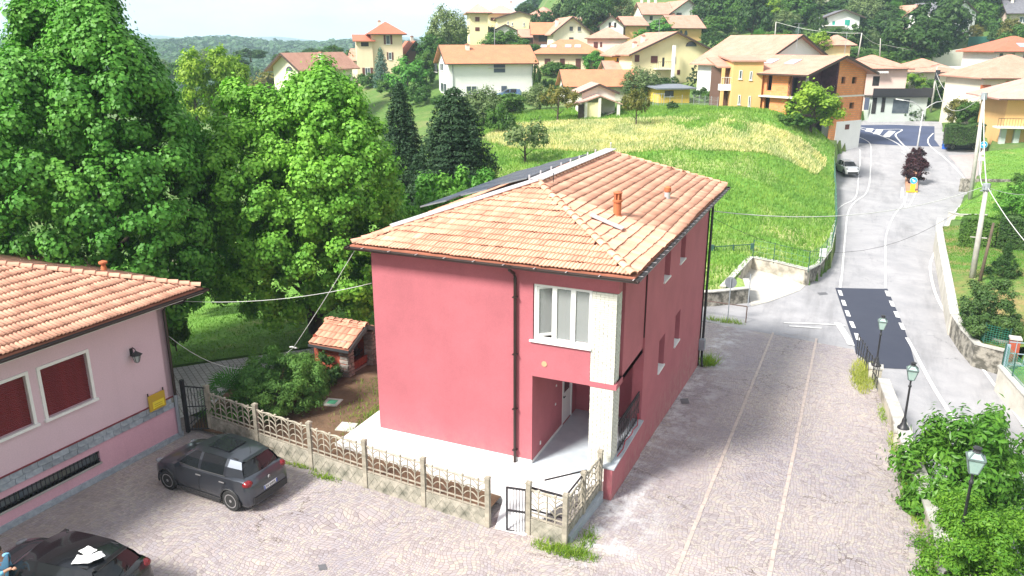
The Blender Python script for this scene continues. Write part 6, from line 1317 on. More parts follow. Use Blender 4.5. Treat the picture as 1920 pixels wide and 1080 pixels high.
VH('small red roofed house between the tall peach house and the dark round tree', 765, 792, 104, 96, 200, 8, 20, 'gy', 1.8, 'brown', 'r', .7, [('F', 772, 782, 92, 96, 'hole')], [(.5, .3, .8)])
t, w_, h, dp, of, Mx = VH('white two-storey house with orange roof, largest in the upper middle', 843, 999, 186, 116, 126, 9.0, 15, 'gx', 2.35, 'white', 'o', .75,
   [('F', 926, 947, 121, 136, 'blue'), ('F', 940, 950, 161, 178, 'blue'), ('F', 874, 894, 161, 177, 'win'), ('L', 826, 832, 119, 132, 'win'), ('L', 808, 812, 118, 134, 'darkframe'), ('L', 814, 820, 118, 134, 'darkframe'), ('L', 827, 838, 157, 172, 'win')], [(.27, .35, .7), (.5, .62, .5)])
mb = MB(); mb.beam((.6, -.08, -1), (.6, -.08, h-.2), .1, .1); mb.beam((w_-.1, -.08, -1), (w_-.1, -.08, h-.2), .1, .1); mb.build('downpipe', m_grey, t)
mb = MB(); mb.box(w_*.46, w_*.66, -.35, 0, h-1.0, h-.93); mb.build('awning_slab', WM['pale'], t)
mb = MB(); mb.beam((w_*.62, dp/2, h+2.3), (w_*.62, dp/2, h+5.6), .09, .09); mb.build('mast', m_grey, t)
# upper middle cluster
VH('pale yellow apartment block with dark red shutters on the ridge', 881, 915, 64, 25, 212, 11, 6, 'hip', 1.9, 'yellow', 'p', .9, [('F', 891, 899, 32, 40, 'shut'), ('F', 891, 899, 51, 58, 'shut')])
VH('right wing of the pale yellow apartment block on the ridge', 915, 968, 64, 26, 214, 12, 6, 'hip', 2.2, 'yellow', 'p', .9, [('F', 920, 930, 33, 39, 'shut'), ('F', 920, 928, 51, 58, 'shut')], [(.9, .5, .8)])
VH('long pale yellow house with shallow gable below the ridge block', 932, 1014, 70, 34, 203, 14, 3, 'gy', 1.5, 'yellow', 's', .6, [('F', 951, 954, 40, 46, 'win'), ('F', 959, 962, 42, 48, 'win'), ('F', 981, 984, 42, 49, 'win'), ('F', 1003, 1005, 42, 48, 'win')])
VH('white gabled cottage with one square window among dark trees', 919, 976, 84, 61, 193, 9, 4, 'gy', 1.7, 'white', 'g', .5, [('F', 957, 969, 65, 73, 'darkframe')])
VH('brown timber upper house with broad hip roof near the skyline', 990, 1037, 62, 34, 222, 12, -12, 'hip', 2.6, 'brown', 's', 1.0, [('F', 1018, 1034, 36, 44, 'hole')])
VH('open shed with salmon roof right of the white gabled cottage', 975, 998, 84, 69, 190, 6, 0, 'gx', 1.5, 'brown', 's', .5, [('F', 978, 992, 71, 79, 'hole')])
VH('low timber barn with orange roof and open front', 1000, 1037, 84, 63, 188, 8, 2, 'gx', 2.2, 'brown', 'o', .6, [('F', 1010, 1034, 65, 78, 'hole')])
VH('cream gabled house with two small attic windows', 1037, 1106, 90, 61, 182, 12, 10, 'gy', 3.0, 'cream', 's', .7, [('F', 1068, 1074, 50, 58, 'darkframe'), ('F', 1083, 1089, 50, 58, 'darkframe'), ('F', 1067, 1075, 70, 79, 'darkframe')], [(.2, .3, 1.2)])
VH('house with long salmon roof behind the cream gabled house', 1085, 1130, 66, 50, 205, 12, 14, 'gx', 2.2, 'pale', 's', .6, [], [(.3, .4, .9), (.8, .4, .9)])
VH('small white house with two dark windows under a salmon gable', 1124, 1168, 72, 48, 198, 10, -6, 'gy', 1.9, 'white', 'r', .5, [('F', 1141, 1146, 42, 52, 'hole'), ('F', 1151, 1156, 42, 52, 'hole')], [(.4, .5, .8)])
VH('bare brick house with salmon roof left of the bright round tree', 1172, 1211, 74, 47, 190, 9, 10, 'gx', 1.8, 'orange', 's', .5)
VH('narrow cream house with tall chimney at the foot of the dark wood', 1157, 1178, 52, 22, 215, 7, 8, 'gx', 1.4, 'yellow', 'r', .5, [], [(.6, .5, 1.2)])
VH('pinkish white hip roofed house with metal roof panels', 1100, 1174, 118, 73, 166, 9, -8, 'hip', 2.0, 'pink', 's', .5, [('F', 1113, 1121, 79, 90, 'shut'), ('F', 1125, 1129, 79, 88, 'shut')], [(.6, .6, .5)])
t, w_, h, dp, of, Mx = VH('long peach house with four skylights in its orange roof', 1000, 1128, 134, 102, 150, 9, -6, 'hip', 2.4, 'peach', 'o', .7, [('F', 1021, 1032, 110, 123, 'shut'), ('F', 1050, 1059, 110, 122, 'shut'), ('F', 1079, 1089, 110, 130, 'shut')])
for fx in (.14, .28, .50, .64): mb = MB(); a_ = math.atan2(2.4, 4.5+.7); c_ = Vector((w_*fx, 1.9, h+.16+2.4*(1.9+.7)/(4.5+.7)+.06)); mb.obox(c_, (.55, 0, 0), (0, .5*math.cos(a_), .5*math.sin(a_)), (0, -.04*math.sin(a_), .04*math.cos(a_))); mb.build('skylight', M('skylight', (.45, .52, .58), (.35, .42, .5), 2, .15), t)
VH('low outbuilding with long orange roof behind the meadow shed', 1062, 1192, 176, 159, 118, 6, 6, 'gx', 1.9, 'pale', 'o', .6, [('L', 1053, 1058, 160, 166, 'win')])
VH('low salmon roofed outbuilding below the big yellow house', 1142, 1206, 150, 137, 131, 6, 8, 'gx', 1.7, 'pink', 's', .6)
# meadow shed
b = P(1088, 222, 94)
t, w_, h, dp, of, Mx = VH('small rendered meadow shed with two stepped pinkish tile gables', 1090, 1152, 220, 173, 97, 5, 4, 'gy', .85, 'pale', 'p', .45, name='shed')
mb = MB(); L0, R0, zf_, zb_ = -.75, w_+.25, 2.05, 2.6; mp_x = (L0+R0)/2; dF = -2.5
mb.add([(L0-.2, dF, 1.75), (mp_x, dF, 2.75), (mp_x, 0.1, 2.75), (L0-.2, 0.1, 1.75), (R0+.2, dF, 1.75), (R0+.2, .1, 1.75)]+[(L0-.2, dF, 1.60), (mp_x, dF, 2.60), (mp_x, 0.1, 2.60), (L0-.2, 0.1, 1.60), (R0+.2, dF, 1.60), (R0+.2, .1, 1.60)],
       [(0, 1, 2, 3), (1, 4, 5, 2), (7, 6, 9, 8), (10, 7, 8, 11), (6, 7, 1, 0), (7, 10, 4, 1), (0, 3, 9, 6), (4, 10, 11, 5)]); mb.build('canopy_roof', RM['p'], t)
for x in (L0+.9, mp_x+.0, R0-.25): mb = MB(); mb.box(x-.16, x+.16, dF+.1, dF+.4, -.6, 1.95 if x != mp_x else 2.45); mb.build('pillar', WM['pale'], t)
mb = MB(); mb.box(L0+1.08, mp_x-.18, dF+.3, dF+.35, -.3, 1.9); mb.build('yellow_panel_door', WM['yellow'], t)
mb = MB(); mb.box(L0, L0+.7, dF+.3, dF+.36, -.3, 1.7); mb.build('board_door', m_wood, t)
mb = MB(); mb.beam((mp_x+.5, dF+.9, .2), (R0-.5, dF+1.3, .8), .4, .1); mb.beam((mp_x+.4, dF+1.0, .1), (R0-.6, dF+1.4, .35), .3, .15); mb.build('stored_boards', m_rub, t)
# big yellow house
t, w_, h, dp, of, Mx = VH('big yellow gabled house with half-round attic window and balcony', 1182, 1337, 178, 100, 128, 12, 12, 'gy', 3.1, 'yellow', 's', .8,
   [('F', 1220, 1233, 105, 118, 'shut'), ('F', 1241, 1246, 108, 125, 'hole'), ('F', 1190, 1199, 103, 116, 'shut'), ('F', 1262, 1267, 106, 119, 'shut'), ('F', 1286, 1306, 78, 87, 'arch'), ('F', 1269, 1275, 131, 140, 'shut')], [(.25, .4, .9), (.12, .3, .7)])
balcony(t, w_*.26, w_*.46, of('F', 1235, 128).z, 1.2)
mb = MB(); p = of('F', 1255, 150); mb.box(p.x-.22, p.x+.22, -1.4, -1.0, -1, h+1.2); mb.build('white_pillar', WM['white'], t)
VH('small terrace house with columns at the left of the big yellow house', 1152, 1184, 146, 106, 134, 7, 8, 'hip', 1.6, 'ochre', 's', .7, [('F', 1156, 1166, 108, 122, 'hole'), ('F', 1171, 1180, 108, 122, 'hole')])
t, w_, h, dp, of, Mx = VH('yellow garage with grey flat roof and barred window', 1236, 1292, 194, 167, 112, 5, 10, 'shed', .25, 'ochre', 'd', .7, [('F', 1246, 1263, 170, 181, 'darkframe')], name='garage')
# upper right of the cluster
VH('white upper house with three small windows on the hill', 1256, 1318, 46, 24, 224, 12, 14, 'gy', 3.0, 'white', 's', .6, [('F', 1268, 1278, 24, 32, 'darkframe')])
VH('left wing of the white upper house with salmon roof', 1206, 1258, 48, 25, 226, 9, 8, 'gx', 2.6, 'pale', 's', .7, [('F', 1250, 1253, 25, 32, 'win'), ('F', 1245, 1248, 25, 32, 'win'), ('F', 1218, 1224, 30, 38, 'hole')], [(.1, .5, 1.1), (.35, .5, .9), (.6, .5, .9)])
VH('orange house with small arched openings below the white upper house', 1262, 1314, 76, 50, 186, 9, 12, 'gx', 2.4, 'orange', 's', .8, [('F', 1274, 1280, 57, 66, 'arch'), ('F', 1283, 1289, 57, 66, 'arch')])
VH('white house fragment among the trees at the top edge', 1352, 1376, 40, 12, 235, 8, -30, 'gx', 1.8, 'white', 's', .5)
VH('cream house fragment at the top edge above the dark hedge', 1528, 1572, 12, -8, 240, 8, 0, 'gx', 1.8, 'cream', 's', .5, [('F', 1550, 1560, 2, 9, 'win')])
# the bare brick house and its neighbours
D0 = 96.; base = P(1505, 214, D0); yaw_ = 33
t, w_, h, dp, of, Mx = VH('cream and white gabled house behind the bare brick house', 1416, 1545, 208, 118, 112, 12, 30, 'gy', 3.6, 'white', 's', .9, [])
VH('orange yellow rendered wing left of the bare brick house', 1369, 1424, 210, 116, 101, 8, -2, 'shed', .5, 'orange', 's', .25, [('F', 1385, 1392, 132, 148, 'win'), ('F', 1405, 1411, 134, 150, 'win'), ('F', 1383, 1389, 178, 196, 'win'), ('F', 1402, 1408, 180, 200, 'win')])
t, w_, h, dp, of, Mx = VH('two-storey open loggia with white balcony left of the orange wing', 1346, 1371, 208, 127, 103, 5, 0, 'shed', 1.0, 'brown', 's', .6, [])
for z0_ in (2.6, ): mb = MB(); mb.box(-.2, w_, -1.3, 0, z0_, z0_+.75); mb.build('balcony', WM['white'], t)
for x in (.05, w_-.1): mb = MB(); mb.box(x-.18, x+.18, -1.25, -.9, -1, h); mb.build('pillar', WM['orange'], t)
mb = MB(); mb.beam((-.2, -1.3, 4.2), (w_, -1.3, 4.2), .05, .05); [mb.beam((-.2+k*.3, -1.3, 3.3), (-.2+k*.3, -1.3, 4.2), .03, .03) for k in range(7)]; mb.build('railing', m_white, t)
def brickmat():
    m, t_, b_ = newmat('hollow brick wall'); tcn = t_.nodes.new('ShaderNodeTexCoord'); sp = t_.nodes.new('ShaderNodeSeparateXYZ'); t_.links.new(tcn.outputs['Object'], sp.inputs[0]); ad = t_.nodes.new('ShaderNodeMath'); ad.operation = 'ADD'; t_.links.new(sp.outputs[0], ad.inputs[0]); t_.links.new(sp.outputs[1], ad.inputs[1])
    cb = t_.nodes.new('ShaderNodeCombineXYZ'); t_.links.new(ad.outputs[0], cb.inputs[0]); t_.links.new(sp.outputs[2], cb.inputs[1]); br = t_.nodes.new('ShaderNodeTexBrick'); br.inputs['Scale'].default_value = 1; br.inputs['Brick Width'].default_value = .5; br.inputs['Row Height'].default_value = .25; br.inputs['Mortar Size'].default_value = .018
    br.inputs['Color1'].default_value = (.78, .30, .10, 1); br.inputs['Color2'].default_value = (.66, .23, .075, 1); br.inputs['Mortar'].default_value = (.40, .28, .2, 1); t_.links.new(cb.outputs[0], br.inputs['Vector'])
    k = mixcol(t_, ramp(t_, ntex(t_, 1.3, 5, .7), .62, .75), br.outputs['Color'], (.6, .45, .35)); t_.links.new(k, b_.inputs['Base Color']); b_.inputs['Roughness'].default_value = .9; bump(t_, b_, br.outputs['Fac'], -.4, .02); return m
m_hb = brickmat()
yw = YAW+R(yaw_); BH = thing('brick_house', 'unfinished bare orange brick house with open window holes beside the road', 'house', base, yw); BM_ = Matrix.Translation(base) @ Matrix.Rotation(yw, 4, 'Z'); BI_ = BM_.inverted(); bo_ = BI_ @ O3
def onbh(u, v, x=None, y=None):
    r, f = ray(u, v); d = BI_.to_3x3() @ r; s = (x-bo_.x)/d.x if x is not None else (y-bo_.y)/d.y; return bo_+d*s
W_ = onbh(1617, 200, y=0).x; Dp = 12.5; hE = onbh(1508, 137, y=0).z; rise_ = onbh(1582, 106, y=0).z-hE; xr = onbh(1567, 160, y=0).x
zfl = onbh(1600, 178, y=0).z
gh = []
for a, b_, c_, d_ in ((1577, 1586, 144, 157), (1597, 1607, 144, 157), (1592, 1602, 192, 204), (1572, 1581, 192, 204)): p, q_ = onbh(a, d_, y=0), onbh(b_, c_, y=0); gh.append((p.x-xr, q_.x-xr, p.z, q_.z))
mb = MB(); mb.wall((xr, 0, 0), (1, 0, 0), W_-xr, -4, hE, .3, gh)
sh = []
for a, b_, c_, d_ in ((1440, 1446, 136, 170), (1468, 1480, 138, 172), (1434, 1441, 179, 211), (1465, 1475, 182, 216)): p, q_ = onbh(b_, d_, x=0), onbh(a, c_, x=0); sh.append((Dp-q_.y, Dp-p.y, p.z, q_.z))
mb.wall((0, Dp, 0), (0, -1, 0), Dp-2.2, -4, hE, .3, [s for s in sh if s[1] < Dp-2.3 and s[0] > .1]); mb.wall((W_, 0, 0), (0, 1, 0), Dp, -4, hE, .3); mb.wall((W_, Dp, 0), (-1, 0, 0), W_, -4, hE, .3)
slp = lambda x: hE+rise_*(1-abs(x-W_/2)/(W_/2))
mb.add([(xr, 0, hE), (W_, 0, hE), (W_/2 if W_/2 > xr else xr, 0, slp(max(xr, W_/2))), (xr, 0, slp(xr)), (xr, .3, hE), (W_, .3, hE), (max(xr, W_/2), .3, slp(max(xr, W_/2))), (xr, .3, slp(xr))], [(0, 1, 2, 3), (5, 4, 7, 6), (0, 3, 7, 4)])
mb.build('wall', m_hb, BH); mb = MB(); mb.wall((.0, 2.2, 0), (1, 0, 0), xr, -4, hE, .3, [(.5, 1.6, .0, 2.2), (.5, 1.6, zfl, zfl+2.2)]); mb.add([(0, 2.2, hE), (xr, 2.2, hE), (xr, 2.2, slp(xr)), (0, 2.2, hE+.1)], [(0, 1, 2, 3)]); mb.wall((xr-.001, 2.2, 0), (0, -1, 0), 2.2, zfl, slp(xr)-.2, .3); mb.build('recessed_wall', M('dark purple block wall', (.11, .045, .075), (.07, .03, .05), 2, .9), BH)
mb = MB(); mb.box(.35, W_-.35, 2.6, Dp-.35, -3.9, hE-.1) if False else mb.box(.8, W_-.8, 3.2, Dp-.8, -3.9, hE-.1); mb.build('dark_interior', M('dark purple netting', (.03, .018, .03), (.04, .025, .04), 3, .9), BH)
mb = MB(); mb.box(-.7, xr, -.3, 2.2, zfl-.18, zfl); mb.box(-.7, -.002, 2.2, Dp, zfl-.18, zfl); mb.box(xr+.002, W_+.05, -.06, -.002, zfl-.2, zfl); mb.box(-.6, W_, -.1, -.003, -.35, -.05) if False else None; mb.build('floor_slab', WM['pale'], BH)
mb = MB(); mb.box(.1, .35, -.1, .15, zfl, hE+.15); mb.build('pillar', WM['grey'], BH)
mb = MB(); n_ = 1.0; k = n_*rise_/(W_/2); z0_ = hE+.14
for s_ in (0, 1):
    A = [(-n_, Dp+n_, z0_-k), (-n_, -n_, z0_-k), (W_/2, -n_, z0_+rise_), (W_/2, Dp+n_, z0_+rise_)] if s_ == 0 else [(W_+n_, -n_, z0_-k), (W_+n_, Dp+n_, z0_-k), (W_/2+.001, Dp+n_, z0_+rise_), (W_/2+.001, -n_, z0_+rise_)]
    lo = [(p[0], p[1], p[2]-.2) for p in A]; mb.add(A+lo, [(0, 1, 2, 3), (7, 6, 5, 4)]+[(i, 4+i, 4+(i+1) % 4, (i+1) % 4) for i in range(4)])
mb.build('roof', RM['s'], BH); mb = MB(); mb.beam((-n_, -n_-.03, z0_-k-.12), (W_/2, -n_-.03, z0_+rise_-.12), .06, .3); mb.beam((W_+n_, -n_-.03, z0_-k-.12), (W_/2, -n_-.03, z0_+rise_-.12), .06, .3); mb.beam((-n_-.04, -n_, z0_-k-.1), (-n_-.04, Dp+n_, z0_-k-.1), .08, .16); mb.build('fascia', m_wood, BH)
for yy in (4.6, 8.0): a_ = math.atan2(rise_, W_/2); c_ = Vector((W_*.27, yy, z0_+rise_*.54+.06)); mb = MB(); mb.obox(c_, (.8*math.cos(a_), 0, .8*math.sin(a_)), (0, .75, 0), (-.04*math.sin(a_), 0, .04*math.cos(a_))); mb.build('skylight', MATS['skylight'], BH)
mb = MB(); mb.tube([(-.6, 9.4, hE-.1), (-.15, 9.3, hE-.8), (-.12, 9.4, zfl), (-.2, 10.4, -.5)], .08, 6); mb.build('downpipe', m_dark, BH)
p = onbh(1572, 228, y=0); q_ = onbh(1601, 274, y=-.06); mb = MB(); mb.box(max(.5, p.x-.4), W_+.08, -.08, 2, q_.z-1.5, p.z); mb.build('white_basement', WM['white'], BH)
p, q_ = onbh(1584, 243, y=-.09), onbh(1593, 233, y=-.09); mb = MB(); mb.box(p.x, q_.x, -.1, -.082, p.z, q_.z); mb.build('opening', m_shb, BH)
# road-side houses at the far end
t, w_, h, dp, of, Mx = VH('pink house with long black balcony at the end of the road', 1600, 1690, 216, 130, 125, 9, 0, 'hip', 1.9, 'pink', 's', .7, [('F', 1635, 1650, 143, 161, 'hole')])
z1_ = of('F', 1650, 178).z; mb = MB(); mb.box(1.5, w_+2.4, -2.6, -.001, -1.5, z1_-.2); mb.build('ground_floor', WM['green'], t)
mb = MB(); mb.box(1.2, w_+2.7, -3.2, -.0, z1_-.18, z1_); so_ = mb.build('balcony', m_dark, t); mb = MB(); mb.box(1.2, w_+2.7, -3.25, -3.15, z1_, z1_+1.15); mb.box(w_+2.62, w_+2.72, -3.15, 0, z1_, z1_+1.15); mb.build('parapet', m_dark, so_)
for a, b_, c_, d_, mt in ((1619, 1631, 183, 206, m_shblue), (1633, 1645, 183, 213, m_hole), (1651, 1661, 183, 210, m_hole), (1672, 1706, 186, 212, m_pane)):
    r0, _ = ray(a, d_); d0 = Mx.inverted().to_3x3() @ r0; o0 = Mx.inverted() @ O3; s = (-2.62-o0.y)/d0.y; p = o0+d0*s; r0, _ = ray(b_, c_); d0 = Mx.inverted().to_3x3() @ r0; s = (-2.62-o0.y)/d0.y; q_ = o0+d0*s
    mb = MB(); mb.box(p.x, q_.x, -2.66, -2.602, p.z, q_.z); mb.build('window', mt, t)
mb = MB(); [mb.box(of('F', 1632, 135).x+k*.28, of('F', 1632, 135).x+k*.28+.13, -.9, -.02, of('F', 1640, 137).z, of('F', 1640, 137).z+.3) for k in range(9)]; q2_ = mb.build('awning_stripes', m_white, t); q2_['kind'] = 'stuff'
VH('low cream house with salmon hip roof behind the camper van', 1703, 1790, 160, 136, 152, 9, 0, 'hip', 2.1, 'cream', 's', .9, [('F', 1711, 1717, 141, 146, 'shut')])
VH('small roof and cream wall behind the bare brick house', 1545, 1592, 112, 86, 136, 8, -14, 'hip', 1.6, 'yellow', 's', .9)
t, w_, h, dp, of, Mx = VH('white house with dark double gable and green shutters on the slope', 1547, 1608, 70, 31, 184, 9, -10, 'gy', 1.3, 'white', 'g', 1.0, [('F', 1583, 1594, 37, 48, 'green'), ('F', 1584, 1592, 64, 70, 'green'), ('F', 1560, 1566, 40, 48, 'green')])
mb = MB(); mb.box(0, w_, -.05, -.003, -2.5, .6); mb.build('orange_base', WM['orange'], t); mb = MB(); mb.box(-.6, w_*.55, -2.4, 0, 2.3, 2.5); mb.build('balcony', WM['pale'], t)
VH('house fragment with orange roof left of the big dark round tree', 1690, 1742, 60, 30, 195, 9, 14, 'gy', 2.4, 'pink', 's', .6)
VH('tall plain white house with one small window high on the right', 1772, 1822, 78, 22, 200, 12, 26, 'gy', 2.2, 'white', 'g', .3, [('F', 1792, 1798, 28, 37, 'win')])
VH('pink and white house with grey roof at the top right corner', 1888, 1960, 54, 22, 204, 9, -14, 'gx', 2.6, 'pink', 'g', .9, [('F', 1910, 1925, 31, 43, 'win')], [(.15, .4, 1.0)])
t, w_, h, dp, of, Mx = VH('white hip roofed house with solar panels at the right edge', 1864, 1985, 130, 98, 128, 11, -4, 'hip', 2.3, 'white', 'r', .9, [('F', 1871, 1882, 99, 114, 'win'), ('F', 1894, 1904, 99, 114, 'win'), ('F', 1916, 1926, 99, 114, 'win')])
mb = MB(); a_ = math.atan2(2.3, 6.0); 
for j in range(2):
    for i in range(5): c_ = Vector((4.2+i*1.15+j*.3, .9+j*1.75+.4, h+.16+(.9+j*1.75+.4+.9)*math.tan(a_)*.93+.12)); pb = MB(); pb.obox(c_, (.55, 0, 0), (0, .8*math.cos(a_), .8*math.sin(a_)), (0, -.02, .03)); pb.build('solar_panel', M('far solar panel', (.30, .42, .60), (.25, .36, .52), 2, .15), t)
VH('cream house with orange roller blind behind the orange house at the right', 1828, 1990, 250, 148, 112, 11, -3, 'hip', 3.0, 'cream', 's', .8, [('F', 1836, 1858, 159, 176, 'blind'), ('F', 1843, 1850, 211, 222, 'hole'), ('F', 1860, 1868, 211, 222, 'hole'), ('F', 1886, 1898, 152, 158, 'blind')])
t, w_, h, dp, of, Mx = VH('orange house with grey pillared ground floor and balcony at the right edge', 1872, 1995, 288, 186, 97, 9, -12, 'hip', 2.2, 'orange', 'p', 1.5, [('F', 1883, 1888, 200, 236, 'hole'), ('F', 1905, 1911, 202, 240, 'hole'), ('F', 1876, 1882, 250, 285, 'hole'), ('F', 1898, 1908, 250, 285, 'hole')])
balcony(t, -1.2, w_, of('F', 1890, 236).z, 1.6, WM['pale'])
for x in (.0, 1.5, 3.1, 4.7): mb = MB(); mb.box(x-.3, x+.3, -.5, -.003, -1, of('F', 1890, 238).z-.18); mb.build('pillar', WM['green'], t)
VH('pale yellow building glimpsed between the two large trees', 306, 376, 560, 440, 50, 7, 0, 'hip', .8, 'cream', 's', .6)
# long white retaining wall on the hill
W10 = [hit(1748, 118), hit(1790, 116), hit(1830, 115), hit(1866, 114)]
W10 = [P(1748, 116, 160), P(1785, 115, 161), P(1812, 113, 162), P(1870, 112, 163)]
wallrun('retaining_wall', 'long white stained retaining wall on the hillside right of the round tree', [p[:2] for p in W10], [p.z-3 for p in W10], [P(1785, 95, 160).z, P(1785, 94, 160).z, P(1812, 90, 160).z, P(1812, 90, 160).z], .3, WM['pale'], None)
W11 = [P(1870, 92, 168), P(1700, 92, 168)]
wallrun('garden_fence', 'dark green panel fence under the lawn at the top right', [p[:2] for p in [P(1815, 82, 180), P(1850, 82, 180), P(1878, 84, 180)]], [P(1815, 84, 180).z-2]*3, [P(1815, 69, 180).z, P(1850, 68, 180).z, P(1878, 76, 180).z], .08, M('green fence panel', (.03, .16, .13), (.03, .12, .1), 4, .7), None, cat='fence')

# ---------------------------------------------------------------- village planting
T = [
 ('oak', 'dark conical tree left of the tall peach house', 640, 150, 62, 78), 
 ('bluespruce', 'blue grey spruce in front of the tall peach house', 716, 160, 36, 66), ('bright', 'yellow green rounded tree right of the blue spruce', 765, 175, 72, 58), ('bush', 'low bush at the corner of the tall peach house garden', 690, 165, 40, 26),
 ('green', 'tree between the blue spruce and the white house', 800, 160, 40, 60), ('willow', 'feathery dark tree towering left of the ridge apartment block', 838, 112, 72, 82), ('green', 'broad leafy tree below the feathery tree', 812, 118, 50, 50), ('darkbush', 'dark shrubs behind the roof of the white house', 880, 96, 60, 36), ('bush', 'leafy shrubs below the white gabled cottage', 940, 94, 70, 34), ('darkbush', 'dark ivy mass left of the white gabled cottage', 905, 92, 50, 40),
 ('oran' if False else 'orange', 'broad olive brown tree left of the gabled house roof', 510, 160, 90, 78), ('green', 'green tree beside the olive brown tree', 470, 165, 40, 60), ('oak', 'dark tree behind the gabled house roof', 565, 140, 34, 42),
 ('willow', 'willowy fruit tree in front of the white house, left of the car', 905, 236, 78, 62), ('green', 'dark rounded fruit tree below the parked blue car', 955, 215, 62, 38), ('willow', 'pale willowy shrub right of the parked blue car', 1010, 205, 62, 40), ('brownorch', 'olive brown apple tree left of the meadow shed', 1046, 228, 72, 58), ('bush', 'light green shrub between the fruit trees', 938, 248, 48, 46), ('orchard', 'rounded grey green apple tree standing alone in the meadow near the roof', 984, 306, 86, 66), ('brownorch', 'brown green tree standing alone right of the meadow shed', 1192, 238, 52, 62),
 ('willow', 'large grey green willow shrub behind the yellow garage', 1198, 188, 70, 52), ('thuja', 'small green egg shaped thuja beside the meadow shed', 1172, 208, 26, 26), ('thuja', 'small round thuja right of the egg shaped one', 1185, 206, 22, 22), ('ball', 'clipped dark round shrub left of the tall cypress', 1255, 170, 42, 24), ('darkbush', 'dark hedge bush below the big yellow house', 1225, 172, 46, 26), ('cypress', 'dark clipped cypress in front of the big yellow house', 1299, 172, 24, 44),
 ('bright', 'bright green tree right of the long peach house', 1115, 138, 40, 38), ('bush', 'vine covered pergola in front of the long peach house', 1050, 142, 70, 24), ('darkbush', 'dark tall bush at the right corner of the white house', 1006, 178, 16, 56), ('bush', 'leafy bush left of the long low outbuilding', 1030, 172, 28, 22), ('green', 'green tree left of the meadow shed roof', 1075, 190, 24, 30),
 ('bright', 'bright round tree below the white upper house', 1240, 74, 62, 34), ('bright', 'second bright tree left of the bright round tree', 1205, 80, 34, 22),
 ('yellow', 'yellow green fruit tree in front of the bare brick house', 1523, 248, 94, 88), ('bush', 'bright low shrubs at the foot of the bare brick house', 1490, 236, 60, 22), ('darkbush', 'small dark bush in the tall grass by the gate', 1262, 206, 22, 14),
 ('bush', 'low green shrub beside the two-storey loggia', 1330, 192, 30, 20), ('darkbush', 'dark bush behind the gate left of the loggia', 1312, 184, 30, 18),
 ('green', 'climbing shrub right of the black balcony', 1745, 200, 50, 46), ('yellow', 'yellow green shrub behind the black balcony', 1712, 172, 40, 34), ('bush', 'leafy hedge below the camper van', 1790, 200, 70, 46), ('orange', 'reddish orange tree right of the street lamp', 1795, 236, 50, 46), ('green', 'round green tree above the parked dark car', 1815, 240, 44, 48), ('bush', 'netted green bush left of the cream house', 1808, 182, 36, 26),
 ('oak', 'very large dark round tree on the slope above the camper van', 1706, 124, 112, 92), ('oak', 'large dark tree behind the very large round tree', 1750, 92, 96, 96), ('bush', 'bushes at the foot of the very large round tree', 1755, 112, 40, 30), ('lowpalm', 'small palm below the white hillside wall', 1790, 120, 24, 18), ('green', 'small tree right of the palm below the white hillside wall', 1830, 122, 30, 22), ('darkbush', 'dark bush at the right end of the white hillside wall', 1852, 118, 34, 14),
 ('palm', 'tall palm left of the large dark trees', 1672, 58, 30, 52), ('palm', 'second palm beside the tall palm', 1685, 62, 24, 40), ('oak', 'dark tree under the palms', 1655, 66, 40, 40), 
 ('green', 'bright tree right of the tall white house', 1838, 58, 56, 50), ('orange', 'orange tinted shrub in front of the tall white house', 1826, 76, 28, 26), ('orange', 'rusty dark tree below the top right house', 1888, 80, 40, 40), ('bush', 'green shrubs behind the solar panel house', 1908, 86, 60, 34),
 ('ball', 'large rounded dark shrub left of the white house with green shutters', 1528, 72, 38, 42), ('green', 'shrub between the shutters house and the cream wall', 1560, 84, 50, 30), ('yellow', 'yellow green tree in front of the shutters house', 1532, 100, 46, 38), ('darkbush', 'dark ivy trees right of the yellow green tree', 1592, 98, 60, 44), ('willow', 'grey olive tree beside the shutters house', 1632, 90, 28, 30), ('bush', 'low hedge left of the very large round tree', 1640, 108, 50, 16),
 ('bluespruce', 'small blue conifer above the bare brick house', 1494, 76, 20, 24), ('lowpalm', 'bushy palm on the dark slope left of the brick house', 1420, 92, 32, 36), ('green', 'shrub under the bushy palm', 1400, 104, 46, 30), ('oak', 'dark conifer like tree in the middle of the wooded slope', 1410, 74, 56, 78), ('green', 'lighter green tree left of the dark middle tree', 1386, 62, 44, 60), ('oak', 'tall dark tree right of the white upper house', 1330, 46, 46, 60), ('green', 'wide green tree below the tall dark tree', 1340, 70, 66, 38), ('ball', 'dark clipped hedge mass behind the big yellow house', 1334, 92, 46, 32), ('green', 'leafy bushes at the right of the big yellow house', 1366, 120, 54, 28), ('bush', 'shrubs above the cream and white gabled house', 1372, 96, 46, 26), ('purple', 'dark reddish shrub above the orange wing', 1394, 100, 26, 16), ('purple', 'small purple tree on the slope', 1403, 58, 18, 18),
 ('yellow', 'yellow green tree at the top edge right of the dark middle tree', 1450, 44, 50, 50), ('green', 'big green tree at the top edge', 1492, 50, 60, 60), ('oak', 'dark leaning tree below the top edge', 1510, 48, 50, 36), ('willow', 'grey green slope tree left of the rounded shrub', 1470, 60, 50, 34),
]
for row in T: plant(*row[:6])
plant('column', 'yellow green pear shaped tree behind the bright green tree, taller one', 425, 260, 56, 176, D=80); plant('column', 'yellow green pear shaped tree behind the bright green tree, leftmost', 375, 270, 56, 182, D=78); plant('column', 'narrow yellow green tree right of the pear shaped pair', 458, 250, 40, 150, D=84)
plant('ball', 'clipped ball shrub in front of the pink house with the black balcony', 1689, 222, 40, 36, D=124); plant('ball', 'lower clipped ball shrub next to the larger one', 1716, 228, 34, 22, D=123)
